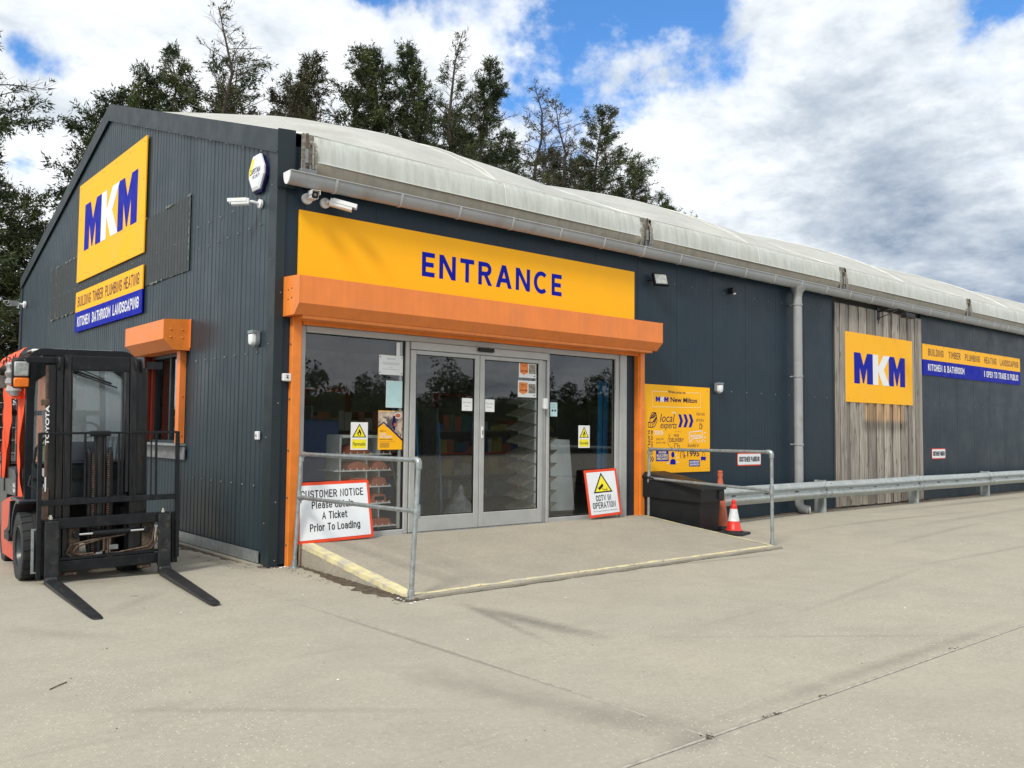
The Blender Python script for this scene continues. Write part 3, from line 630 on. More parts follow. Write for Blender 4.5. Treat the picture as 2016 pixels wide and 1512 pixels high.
# galvanised base flashing along the gable
mb = MB(); mb.box(-.036, -.028, .23, 2.0, .03, .165); mb.box(-.036, -.028, 2.01, 8.9, .03, .165); mb.build('base_flashing', MT['galv'], B)
mb = MB(); mb.box(-.10, -.0, .12, 8.9, -.02, .018); mb.build('base_plinth', MT['ramp'], B)
# ---------- timber clad bay: 21 boards
bx = [12.47]; tx = 16.42
for i in range(21): bx.append(12.47+(tx-12.47)*(i+1)/21+(rnd.uniform(-.02,.02) if i < 20 else 0))
for i in range(21):
    a, b = bx[i]+.006, bx[i+1]-.006; pr = .026 if i % 2 else .0
    pr += rnd.uniform(0,.004)
    w_ = (b-a); z0 = .09+rnd.uniform(0,.015); z1 = 4.37
    if i % 2: a -= .012; b += .012
    vs = []; prof = [(a, -.0), (a, -.014), (a+.004, -.018), (b-.004, -.018), (b, -.014), (b, 0)]
    for z in (z0, z1): vs += [(p, q-.022-pr, z) for p, q in prof]
    n = len(prof)
    o = MB().add(vs, [(k, k+1, n+k+1, n+k) for k in range(n-1)]+[tuple(range(n)), tuple(range(2*n-1, n-1, -1))]).build('timber_board', MT['wood'], B)
mb = MB(); mb.box(12.46, 16.43, -.021, .03, .06, 4.4); mb.build('timber_backing', MT['dark'], B)
# ---------- membrane roof
FR = [.30, 6.42, 12.7, 18.95, 25.2, 31.5, 37.7]
RA, RB, RP, RW = .2016, .2864, 6.4, 1.54
def rz(x, y, i):
    u = (x-FR[i])/(FR[i+1]-FR[i]); t = y/APX
    if t > 1: t = 2-t
    w = min(1, max(0, (x-.3)/RW))**.7
    return 5.15+2.26*t+w*RA*4*t*(1-t)+RB*math.sin(math.pi*u)*(1-(1-t)**RP)*(1 if True else 0)
for i in range(len(FR)-1):
    nx, ny = 22, 44; vs = []; fs = []
    for a in range(nx+1):
        x = FR[i]+(FR[i+1]-FR[i])*a/nx
        for b in range(ny+1):
            y = 2*APX*b/ny; z = rz(x, y, i)
            z += .012*mnoise.noise(Vector((x*.9, y*.8, 3)))
            vs.append((x, y-.02 if b == 0 else y, z))
    for a in range(nx):
        for b in range(ny): q = a*(ny+1)+b; fs.append((q, q+ny+1, q+ny+2, q+1))
    MB().add(vs, fs).build('roof_membrane', MT['memb'], B, smooth=True)
    # vertical drop, light band and beige hem at the front
    x0, x1 = FR[i]+(.13 if i else .10), FR[i+1]-.13
    rows = [(-.020, 5.152), (-.055, 5.150), (-.085, 5.125), (-.105, 5.07), (-.122, 4.97), (-.132, 4.88), (-.135, 4.80)]
    rows2 = [(-.137, 4.80), (-.132, 4.775), (-.075, 4.635), (-.03, 4.63)]
    for rws, nm, mt in ((rows, 'membrane_skirt', 'membv'), (rows2, 'membrane_hem', 'membh')):
        vs = []; fs = []; n = 40
        for k in range(n+1):
            u = k/n; x = x0+(x1-x0)*u
            for j, (y, z) in enumerate(rws):
                bulge = .05*math.sin(math.pi*u)*min(1, j/3)*(1 if nm == 'membrane_skirt' else 1)+(.05*math.sin(math.pi*u) if nm == 'membrane_hem' and j < 3 else 0)*0; wr = .006*mnoise.noise(Vector((x*2.5, z*3, i)))
                ed_ = max(0, 1-min(u, 1-u)/.035); wr += .02*ed_*math.sin(z*30+i)
                vs.append((x, y-bulge*.6+wr, z-.012*math.sin(math.pi*u)*(j > 1)+.01*mnoise.noise(Vector((x*1.3, i, 7)))))
        m_ = len(rws)
        for k in range(n):
            for j in range(m_-1): fs.append((k*m_+j, k*m_+j+1, (k+1)*m_+j+1, (k+1)*m_+j))
        MB().add(vs, fs).build(nm, MT[mt], B, smooth=True)
    # seams: fold rope, valley seam, radial seams
    mb = MB()
    mb.tube([(x0+(x1-x0)*k/20, -.078-.02*math.sin(math.pi*k/20), 5.143) for k in range(21)], .006, 5)
    mb.tube([(x0+(x1-x0)*k/20, -.142-.03*math.sin(math.pi*k/20), 4.80-.012*math.sin(math.pi*k/20)) for k in range(21)], .007, 5)
    xm = (FR[i]+FR[i+1])/2
    mb.tube([(xm, -.105, 5.13), (xm, -.140, 5.05), (xm, -.163, 4.9), (xm, -.172, 4.80)], .006, 4)
    for (xa, xb) in ((FR[i]+.0, FR[i]+.0), (xm, xm-.9), (xm, xm+.9), (FR[i+1]-.25, xm+1.2)):
        pts = []
        for k in range(15):
            y = k*.5; x = min(max(xa+(xb-xa)*(k/14)**.8, FR[i]+.001), FR[i+1]-.001)
            pts.append((x, y, rz(x, y, i)+.006))
        mb.tube(pts, .010 if xa != FR[i] else .018, 4)
    mb.build('membrane_seam', MT['membs'], B)
# end cheek of roof at gable side
mb = MB()
for i, xf in enumerate(FR[:-1]):
    pass
# ---------- roof brackets with lacing and tension rods
for i, xf in enumerate(FR[:-1]):
    xc = xf-.02 if i else xf-.02
    br = tag(empty('tension_bracket', (xc, -.1, 4.6)), group=None)
    reparent(br, B); br.matrix_parent_inverse = Matrix()
    def part(mb, nm, mt, sm=False): return mb.build(nm, MT[mt], br, smooth=sm)
    mb = MB()
    for s_, o_ in ((-1, .085), (1, .085), (-1, .12), (1, .12)):
        if i == 0 and s_ < 0: continue
        mb.tube([(s_*o_, .03, .46), (s_*(o_+.012), -.02, .40), (s_*(o_+.004), -.045, .22), (s_*(o_+.016), -.03, .05)], .016, 6)
    part(mb, 'laced_edge', 'rope', True)
    mb = MB(); mb.tube([(0, -.05, .0), (0, -.05, .30)], .012, 6); mb.tube([(0,-.05,.30),(0,-.05,.52)], .016, 6); part(mb, 'tension_rod', 'rust')
    mb = MB(); mb.tube([(0,-.05,.16),(0,-.05,.33)], .022, 8); part(mb, 'turnbuckle', 'steel')
    mb = MB(); mb.bbox(-.07, .07, -.09, .0, -.02, .055); mb.box(-.05,-.03,-.07,-.02,.05,.14); mb.box(.03,.05,-.07,-.02,.05,.14)
    if i == 0: mb.bbox(-.10, .10, -.11, -.04, .0, .075)
    part(mb, 'bracket_plate', 'steel')
    mb = MB(); mb.box(-.13 if i else -.02, .14, .035, .06, .0, .545); part(mb, 'cover_flap', 'rope')
    if i:
        mb = MB(); mb.prism([(-.16,-.09),(.16,-.09),(.12,.01),(-.12,.01)], lambda a,b,c: Vector((a,-c,b)), -.02, .0); part(mb, 'white_flap', 'membs')
# ---------- gutter
gu = empty('gutter', (0,0,0)); gu.parent = B
GX0, GX1, GY, GZ, GR = .02, BL, -.19, 4.60, .085
prof = []
for k in range(13):
    a = math.pi*k/12; prof.append((GY+GR*1.0*math.cos(a), GZ-GR*1.75*math.sin(a)**.9))
def sweep(prof, x0, x1, th=.006):
    n = len(prof); vs = []
    for x in (x0, x1):
        vs += [(x, y, z) for y, z in prof]
    for x in (x0, x1): vs += [(x, GY+(y-GY)*(1-th/GR), GZ+(z-GZ)*(1-th/GR)+.0005) for y, z in prof]
    fs = [(k, k+1, n+k+1, n+k) for k in range(n-1)]+[(2*n+k, 3*n+k, 3*n+k+1, 2*n+k+1) for k in range(n-1)]
    fs += [(0, n, 3*n, 2*n), (n-1, 3*n-1, 4*n-1, 2*n-1)]
    fs += [(k, 2*n+k, 2*n+k+1, k+1) for k in range(n-1)]+[(n+k, n+k+1, 3*n+k+1, 3*n+k) for k in range(n-1)]
    return vs, fs
MB().add(*sweep(prof, GX0, GX1)).build('gutter_channel', MT['gutter'], gu, smooth=True)
mb = MB(); mb.tube([(GX0, GY-GR, GZ), (GX1, GY-GR, GZ)], .011, 6); mb.build('gutter_lip', MT['gutter'], gu, smooth=True)
mb = MB(); mb.prism([(y, z) for y, z in prof], lambda a,b,c: Vector((c,a,b)), GX0-.012, GX0+.002); mb.build('end_cap', MT['gutterw'], gu)
mb = MB(); pc = [(GY+(y-GY)*1.14, GZ+(z-GZ)*1.08+.004) for y, z in prof]; v_, f_ = sweep(pc, -.013, .013, .012); mb.add(v_, f_)
br0 = mb.build('gutter_bracket', MT['gutterc'], gu); first = True
x = .62
while x < GX1-.5:
    o = br0 if first else br0.copy()
    if not first: COL.objects.link(o); o.parent = gu
    o.location = (x, 0, 0); first = False; x += .93
# ---------- downpipe
dp = empty('downpipe', (0,0,0)); dp.parent = B
DX = at(1571, 700, 1, -.17)[0]
mb = MB(); mb.tube([(DX, -.17, 4.35), (DX, -.17, .34), (DX, -.175, .24), (DX+.02, -.20, .17), (DX+.10, -.30, .13)], .085, 18, cap=False); mb.build('pipe', MT['gutter'], dp, smooth=True)
mb = MB(); mb.lathe([(.062,0),(.078,0),(.078,-.012)], (0,0,0), 16); 
mb = MB(); mb.tube([(DX, -.17, 4.30), (DX, -.17, 4.38), (DX,-.18,4.44), (DX,-.185,4.50)], [.088,.10,.135,.15], 18); mb.build('gutter_outlet', MT['gutter'], dp, smooth=True)
for z in (at(1571,600,1,-.17)[2], at(1571,741,1,-.17)[2], at(1571,875,1,-.17)[2]):
    mb = MB(); mb.lathe([(.0855,-.016),(.097,-.016),(.097,.016),(.0855,.016)], (DX,-.17,z), 18); mb.box(DX-.03, DX+.03, -.09,-.003, z-.012,z+.012); mb.build('pipe_clip', MT['gutter'], dp, smooth=True)
mb = MB(); mb.lathe([(.075,-.0),(.095,0),(.095,.03),(.075,.03)], (0,0,0), 18, 'y')
o = mb.build('pipe_shoe', MT['gutter'], dp, smooth=True); o.location = (DX+.115, -.335, .122); o.rotation_euler = (0,0,R(40))
# ---------- orange roller shutter over the entrance (parts of the building)
def shutter(par, P, a0, a1, zb, zm, zt, dep, ch, mat='orange'):
    mb = MB(); prof = [(0, zb), (ch, zb), (dep, zm), (dep, zt), (0, zt+.02)]
    TT = lambda a, b, c: P(c, b, a)
    mb.prism(prof, TT, a0+.004, a1-.004); mb.build('shutter_box', MT[mat], par)
    for e_ in (a0, a1-.004): mb = MB(); mb.prism([(0, zb-.004), (ch+.004, zb-.004), (dep+.004, zm), (dep+.004, zt+.004), (0, zt+.024)], TT, e_, e_+.004); mb.build('end_plate', MT['orange_d'], par)
sb = empty('roller_shutter', (0,0,0)); sb.parent = B
F2 = PL((0,-.004,0),(1,0,0),(0,0,1))
shutter(sb, F2, .085, 6.46, 2.925, 3.045, 3.365, .42, .30)
mb = MB(); screws(mb, PL((.085, 0, 0), (0,-1,0), (0,0,1)), [(.15,3.22),(.24,3.23),(.15,3.11),(.24,3.12)], .012, .006); mb.build('rivet_plate', MT['rust'], sb)
mb = MB(); mb.box(.20, 6.35, -.30, -.06, 2.885, 2.922); mb.box(.33, 6.3, -.055, -.01, 2.845, 2.92); mb.build('shutter_curtain', MT['orange_d'], sb)
mb = MB(); mb.bbox(.185, .30, -.085, -.004, .005, 2.92, .004); mb.box(.30,.315,-.06,-.004,.005,2.92); mb.build('guide_rail', MT['orange_d'], sb)
mb = MB(); screws(mb, PL((.185,0,0),(0,-1,0),(0,0,1)), [(.045,z) for z in (.25,.8,1.35,1.95,2.6)], .014, .012); mb.build('rail_bolts', MT['rust'], sb)
mb = MB(); mb.bbox(6.315, 6.42, -.085, -.004, .20, 2.92, .004); mb.box(6.285,6.315,-.06,.05,.20,2.92); mb.build('guide_rail', MT['orange_d'], sb)
# ---------- glazed entrance
ent = empty('glazed_entrance', (0,0,0)); ent.parent = B
def ab(nm, x0, x1, z0, z1, y0=0.0, y1=.08, mt='alu', par=None, b=.006): return MB().bbox(x0,x1,y0,y1,z0,z1,b).build(nm, MT[mt], par or ent)
FZ0, FZ1 = .255, 2.845
ab('frame_stile', .335, .398, FZ0, FZ1); ab('frame_stile', 5.815, 5.90, FZ0+.0, FZ1); ab('frame_stile', 5.905, 6.06, FZ0, FZ1, -.02, .06)
ab('frame_head', .400, 5.812, 2.765, FZ1, -.004, .08); ab('frame_sill', .400, 1.826, FZ0, .325, .0, .08); ab('frame_sill', 4.385, 5.812, FZ0, .325, .0, .08)
ab('mullion', 1.83, 1.89, .262, 2.762, .002, .09); ab('mullion', 4.33, 4.383, .262, 2.762, .002, .09)
ab('door_header', 1.893, 4.327, 2.66, 2.762, -.03, .06); ab('fixed_jamb', 4.235, 4.325, .265, 2.655, .025, .09)
ab('threshold', 1.893, 4.33, .252, .272, -.02, .12, 'steel')
ab('blank_panel', 6.065, 6.28, .25, 2.9, .02, .05, 'clad')
def pane(nm, x0, x1, z0, z1, y, par): return MB().box(x0, x1, y, y+.0015, z0, z1).build(nm, MT['glass'], par)
def gask(par, x0, x1, z0, z1, y=-.003, w=.012):
    mb = MB(); mb.box(x0,x0+w,y,y+.02,z0,z1); mb.box(x1-w,x1,y,y+.02,z0,z1); mb.box(x0+w,x1-w,y,y+.02,z0,z0+w); mb.box(x0+w,x1-w,y,y+.02,z1-w,z1); mb.build('gasket', MT['black'], par)
pane('window_pane', .399, 1.829, .326, 2.764, .045, ent); pane('window_pane', 4.384, 5.814, .326, 2.764, .045, ent)
for (x0, x1, z0, z1) in ((.399,1.829,.326,2.764),(4.384,5.814,.326,2.764)): gask(ent, x0, x1, z0, z1, .03)
mb = MB(); mb.box(1.765, 1.80, .05, .075, .33, 2.76); mb.build('inner_strip', MT['alu'], ent)
def leaf(x0, x1):
    d = empty('sliding_door', (0,0,0)); d.parent = B
    st = .085
    for (a, b) in ((x0, x0+st), (x1-st, x1)): ab('door_stile', a, b, .275, 2.655, -.012, .038, 'alu', d)
    ab('door_rail', x0+st, x1-st, .275, .475, -.010, .036, 'alu', d); ab('door_rail', x0+st, x1-st, 2.60, 2.655, -.010, .036, 'alu', d)
    pane('door_pane', x0+st-.002, x1-st+.002, .473, 2.602, .012, d); gask(d, x0+st, x1-st, .475, 2.60, -.002, .010)
    return d
d1 = leaf(1.90, 3.045); d2 = leaf(3.053, 4.232)
mb = MB(); mb.bbox(3.075, 3.115, -.024, -.012, 1.50, 1.66, .01); mb.build('lock_plate', MT['gutterw'], d2)
mb = MB(); mb.box(3.090, 3.100, -.028, -.0245, 1.55, 1.61); mb.build('lock_slot', MT['black'], d2)
mb = MB(); mb.bbox(2.98, 3.26, -.075, -.031, 2.70, 2.755, .01); mb.build('motion_sensor', MT['black'], ent)
mb = MB(); mb.bbox(4.23, 4.30, -.06, .02, 1.93, 2.09, .012); mb.build('sensor_box', MT['gutterw'], ent)
mb = MB(); mb.bbox(1.70, 1.755, .03, .044, 2.56, 2.74, .006); mb.build('closer_plate', MT['gutterw'], ent)
# ---------- gable window with shutter
gw = empty('hatch_window', (0,0,0)); gw.parent = B
GP = PL((-.012,0,0),(0,-1,0),(0,0,1))
shutter(gw, GP, -4.40, -2.69, 2.69, 2.83, 3.10, .366, .22)
mb = MB(); screws(mb, PL((0,2.69,0),(1,0,0),(0,0,1)), [(-.28,2.97),(-.12,2.97),(-.28,2.86),(-.12,2.86)], .014, .012); mb.build('rivet_plate', MT['orange'], gw)
mb = MB(); mb.box(-.02,-.012,2.66,2.70,2.72,3.13); mb.build('back_plate', MT['orange'], gw)
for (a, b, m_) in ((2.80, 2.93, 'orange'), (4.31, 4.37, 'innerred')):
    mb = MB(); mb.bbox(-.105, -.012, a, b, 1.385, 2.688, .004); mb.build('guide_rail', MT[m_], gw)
mb = MB(); screws(mb, PL((0,2.80,0),(1,0,0),(0,0,1)), [(-.06, z) for z in (1.5, 2.05, 2.55)], .012, .010); mb.build('rail_bolts', MT['orange_d'], gw)
mb = MB(); mb.box(.0, .13, 2.93, 2.97, 1.38, 2.72); mb.box(.0,.13,4.28,4.32,1.38,2.72); mb.box(.0,.13,2.97,4.28,2.64,2.72); mb.box(-.02,.13,2.97,4.28,1.36,1.42); mb.box(.06,.12,3.62,3.68,1.42,2.64); mb.box(.08,.12,3.3,3.34,1.42,2.64); mb.build('window_frame', MT['trim'], gw)
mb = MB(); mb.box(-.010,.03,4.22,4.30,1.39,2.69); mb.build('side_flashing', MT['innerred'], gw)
mb = MB(); mb.box(.09, .0915, 2.97, 4.28, 1.42, 2.64); mb.build('window_pane', MT['glass'], gw)
mb = MB(); mb.bbox(-.13, .0, 2.76, 4.45, 1.345, 1.38, .004); mb.build('window_sill', MT['galv'], gw)
mb = MB(); mb.box(-.045, -.03, 2.70, 4.5, 1.16, 1.335); mb.build('sill_apron', MT['steel'], gw)
mb = MB(); mb.box(.088, .0895, 3.36, 3.48, 1.98, 2.12); mb.build('window_notice', MT['greyink'], gw)
# ---------- roller door at the back of the gable
rd = empty('roller_door', (0,0,0)); rd.parent = B
mb = MB()
for k in range(29): mb.prism([(.03, .03+k*.1),(.015,.05+k*.1),(.015,.10+k*.1),(.03,.125+k*.1)], lambda a,b,c: Vector((a,c,b)), 9.05, 11.2)
mb.box(.032,.04,9.05,11.2,.02,2.95); tag(mb.build('door_slats', MT['rackw'], rd), kind='stuff')
mb = MB(); mb.box(-.11, .02, 11.2, 11.33, 0, 2.78); mb.build('guide_rail', MT['orange'], rd)
mb = MB(); mb.box(-.11, .02, 8.93, 9.05, 0, 2.78); mb.build('guide_rail', MT['orange'], rd)
mb = MB(); mb.box(-.24, -.015, 8.9, 11.36, 2.785, 2.99); mb.build('shutter_box', MT['orange'], rd)
# ---------- interior shell
mb = MB(); mb.box(.17, 12.3, .13, 7.0, .16, .25); mb.build('shop_floor', MT['dfloor'], B)
mb = MB(); mb.box(.17, 12.3, 7.0, 7.1, .2, 3.6); mb.box(12.3, 12.4, .17, 7.0, .2, 3.6); mb.build('shop_wall', MT['dwall'], B)
mb = MB(); mb.box(.17, 12.3, .17, 7.0, 3.25, 3.32); mb.box(.17,12.3,2.4,2.6,3.05,3.249); mb.build('shop_ceiling', MT['dwall'], B)
mb = MB()
for (a, w) in ((1.2,1.0),(3.9,1.0),(7.2,1.2)):
    mb.box(a, a+.07, 6.93, 6.995, .25, 2.4); mb.box(a+w, a+w+.07, 6.93, 6.995, .25, 2.4); mb.box(a, a+w+.07, 6.93, 6.995, 2.4, 2.47)
mb.build('inner_door_frame', MT['signred'], B)
# ================================================================== RAMP
rampo = empty('concrete_ramp', (0,0,0), label='low concrete ramp with worn yellow edges in front of the entrance doors', cat='ramp')
def rampz(y): return .262 if y > -.2 else max(.012, .262+(y+.2)*.104)
RX0, RX1 = .335, 6.35
def rx0(y): return .335+.10*(y/2.6)*-1*-1 if False else .335+(-.10)*(-y/2.62)
def rx1(y): return 6.34+.06*(-y/2.62)
mb = MB(); ys = [.08, -.2]+[-.2-2.42*k/16 for k in range(1, 17)]; vs = []; fs = []
rr = random.Random(2)
nx = 40
for j, y in enumerate(ys):
    for i in range(nx+1):
        u = i/nx; x = rx0(y)+(rx1(y)-rx0(y))*u; jit = 0
        z = rampz(y)+.004*mnoise.noise(Vector((x*1.5, y*1.5, 0)))
        yy = y
        if j == len(ys)-1: yy = y+.025*mnoise.noise(Vector((x*3, 9, 0)))+.012*mnoise.noise(Vector((x*11, 4, 0))); z = .030+.008*mnoise.noise(Vector((x*4,2,0)))
        vs.append((x, yy, z))
w = nx+1
for j in range(len(ys)-1):
    for i in range(nx): fs.append((j*w+i, j*w+i+1, (j+1)*w+i+1, (j+1)*w+i))
mb.add(vs, fs)
base = len(mb.v)
# skirts: front and both flanks
def skirt(idx):
    o = len(mb.v)
    for k in idx: x, y, z = mb.v[k]; mb.v.append((x, y, -.05))
    for k in range(len(idx)-1): mb.f.append((idx[k], idx[k+1], o+k+1, o+k))
skirt([(len(ys)-1)*w+i for i in range(w)]); skirt([j*w for j in range(len(ys))]); skirt([j*w+nx for j in range(len(ys))])
mb.build('ramp_slab', MT['ramp'], rampo)
def band(side, nm='painted_edge'):
    vs = []; fs = []; n = 60
    for k in range(n+1):
        u = k/n
        if side == 'L': y = -.12-2.44*u; a = (rx0(y)-.003, y); b = (rx0(y)+.13+.012*mnoise.noise(Vector((y*5,1,1))), y)
        elif side == 'R': y = -.05-2.55*u; a = (rx1(y)+.003, y); b = (rx1(y)-.045+.006*mnoise.noise(Vector((y*6,3,1))), y)
        else:
            x = rx0(-2.6)+.0+(rx1(-2.6)-rx0(-2.6))*u; a = (x, -2.60+.02*mnoise.noise(Vector((x*3,9,0)))); b = (x, -2.455+.03*mnoise.noise(Vector((x*4,5,1))))
        for (x_, y_) in (a, b): vs.append((x_, y_, rampz(y_)+.004*mnoise.noise(Vector((x_*1.5, y_*1.5, 0)))+.005))
        if side == 'L':
            x_, y_ = a; vs.append((x_, y_, rampz(y_)-.05+.012*mnoise.noise(Vector((y_*9,0,3)))))
    q = 3 if side == 'L' else 2
    for k in range(n):
        fs.append((k*q, k*q+1, (k+1)*q+1, (k+1)*q))
        if q == 3: fs.append((k*q, k*q+2, (k+1)*q+2, (k+1)*q))
    return MB().add(vs, fs).build(nm, MT['kerbyel'], rampo)
band('L'); band('R'); band('F')
# broken dark crack along the front lip
mb = MB(); vs = []; fs = []
n = 160
for k in range(n+1):
    x = .22+(6.42-.22)*k/n; w1 = .012+.034*max(0, mnoise.noise(Vector((x*2.3, 3, 0)))+.3)+.006*abs(mnoise.noise(Vector((x*16, 3, 0))))
    y0 = -2.612+.025*mnoise.noise(Vector((x*3, 9, 0)))+.012*mnoise.noise(Vector((x*11, 4, 0)))
    vs += [(x, y0+.02, .002), (x, y0-w1, .003)]
for k in range(n): fs.append((2*k, 2*k+2, 2*k+3, 2*k+1))
MB().add(vs, fs).build('broken_edge', MT['crack'], rampo)
# fine cracks in the painted front edge
mb = MB()
for k in range(46):
    x = rr.uniform(.4, 6.3); y = -2.60+rr.uniform(0,.03); pts = []
    for q in range(5): pts.append((x, y)); x += rr.uniform(-.06, .07); y += rr.uniform(.0, .045)
    for a, b in zip(pts[:-1], pts[1:]):
        za, zb = rampz(a[1])+.011, rampz(b[1])+.011; mb.add([(a[0]-.003,a[1],za),(a[0]+.003,a[1],za),(b[0]+.002,b[1],zb),(b[0]-.002,b[1],zb)], [(0,1,2,3)])
tag(mb.build('hairline_cracks', MT['crack'], rampo), kind='stuff')
# soil and grit gathered along the ramp and the wall bases
def soil(pts, wid, name, seed, h=.016, mat='soil'):
    r_ = random.Random(seed); vs = []; fs = []; n = 90; m_ = 7
    P_ = [Vector(p) for p in pts]
    seg = [(P_[i+1]-P_[i]).length for i in range(len(P_)-1)]; tot = sum(seg)
    def along(u):
        d = u*tot
        for i, s_ in enumerate(seg):
            if d <= s_ or i == len(seg)-1: return P_[i]+(P_[i+1]-P_[i])*(d/s_), (P_[i+1]-P_[i]).normalized()
            d -= s_
    for k in range(n+1):
        u = k/n; p, t = along(u); nn_ = Vector((t.y, -t.x)); w_ = wid(u)*(1+.7*mnoise.noise(Vector((u*14, seed, 0))))
        for j in range(m_):
            v = j/(m_-1); q = p+nn_*w_*v; gz_ = gh(q.x, 0)+.0015
            vs.append((q.x, q.y, gz_+max(-.003, h*(1-v)**1.3*(.6+.9*mnoise.noise(Vector((u*40, v*6, seed)))))*(1 if j < m_-1 else 0)-(.003 if j == m_-1 else 0)))
    for k in range(n):
        for j in range(m_-1): q = k*m_+j; fs.append((q, q+m_, q+m_+1, q+1))
    return tag(MB().add(vs, fs).build(name, MT[mat]), kind='stuff')
soil([(.27, -2.66), (.345, -.1)], lambda u: -.05-.24*max(0, math.sin(math.pi*min(1, .12+u*.9)))*(1-u*.75), 'soil', 3, .022)
soil([(.1, 0-.02), (-.03, .03), (-.05, 3.2)], lambda u: -.05-.22*u*(1-.3*u), 'soil', 5, .014)
soil([(6.5, -.02), (36, -.02)], lambda u: .10, 'soil', 8, .02)
mb = MB(); r_ = random.Random(9)
def bit(x, y, s, z=None):
    z = gh(x, 0)+.001 if z is None else z; a = r_.uniform(0, 6.28); q = []
    for k in range(5): t = a+k*1.2566; q.append((x+s*math.cos(t)*r_.uniform(.5,1.2), y+s*math.sin(t)*r_.uniform(.5,1.2), z+r_.uniform(0,.3)*s))
    q.append((x, y, z+s*.6)); mb.add(q, [(k, (k+1) % 5, 5) for k in range(5)])
for k in range(170): bit(r_.uniform(-3, 10), r_.uniform(-6.6, 0), r_.uniform(.003, .008))
for k in range(120): bit(r_.uniform(.0, .25), r_.uniform(-2.7, -.1), r_.uniform(.004, .012))
for k in range(90): bit(r_.uniform(7, 30), -abs(r_.gauss(0, .25))-.05, r_.uniform(.006, .02))
for k in range(70): bit(r_.uniform(-.35, -.03), r_.uniform(.0, 3), r_.uniform(.005, .014))
tag(mb.build('grit', MT['soil']), kind='stuff')
mb = MB()
for k in range(40): bit(r_.uniform(.0, .3), -abs(r_.gauss(0,.04))-.02, r_.uniform(.006, .016))
for k in range(25): bit(r_.uniform(-2, 12), r_.uniform(-6, -.4), r_.uniform(.006, .012))
for k in range(16): bit(r_.uniform(.1, .35), r_.uniform(-2.75, -2.45), r_.uniform(.01, .02))
tag(mb.build('pale_chips', MT['signwhite']), kind='stuff')
mb = MB(); p = at(115, 1350, 2, .004); mb.tube([(p[0]-.06,p[1]-.05,.004),(p[0],p[1],.006),(p[0]+.06,p[1]+.055,.004)], .0035, 4); tag(mb.build('twig', MT['bark']), 'small dark twig lying alone on the bare concrete', 'twig')
mb = MB(); r_ = random.Random(31); p = at(1400, 1450, 2, .004)
for k in range(26): bit(p[0]+r_.gauss(0,.02), p[1]+r_.gauss(0,.02), r_.uniform(.004,.010))
for (px_, py_) in ((1510,1408),(1530,1405),(1620,1368),(1880,1275)):
    p = at(px_, py_, 2, .004)
    for k in range(6): bit(p[0]+r_.gauss(0,.02), p[1]+r_.gauss(0,.008), r_.uniform(.004,.012))
tag(mb.build('moss_tufts', MT['soil']), kind='stuff')
# weeds at the foot of the timber bay
mb = MB(); r_ = random.Random(12)
for k in range(90):
    x = r_.uniform(15.0, 16.5) if k % 3 else r_.uniform(11.2, 11.6); y = -.04-abs(r_.gauss(0,.05)); h = r_.uniform(.04, .22); dx = r_.uniform(-.06,.06); z = gh(x,0)
    mb.add([(x,y,z),(x+.008,y,z),(x+dx,y-.03,z+h)], [(0,1,2)])
tag(mb.build('dry_weeds', pm('dry weeds', (.16,.12,.06), .9, var=.3)), kind='stuff')
# ================================================================== SIGNS
def sign(name, label, cat='sign', group=None): return empty(name, (0,0,0), label=label, cat=cat, group=group)
def child_board(nm, P, a0, a1, b0, b1, t, mat, par, c0=.004, rad=0): return board(nm, P, a0, a1, b0, b1, t, MT[mat], par, c0, rad)
# --- entrance sign
s = sign('entrance_sign', 'long yellow sign with blue ENTRANCE lettering above the orange shutter')
child_board('sign_panel', FRONT, .262, 6.215, 3.34, 4.222, .03, 'yellow', s, .006)
mb = MB()
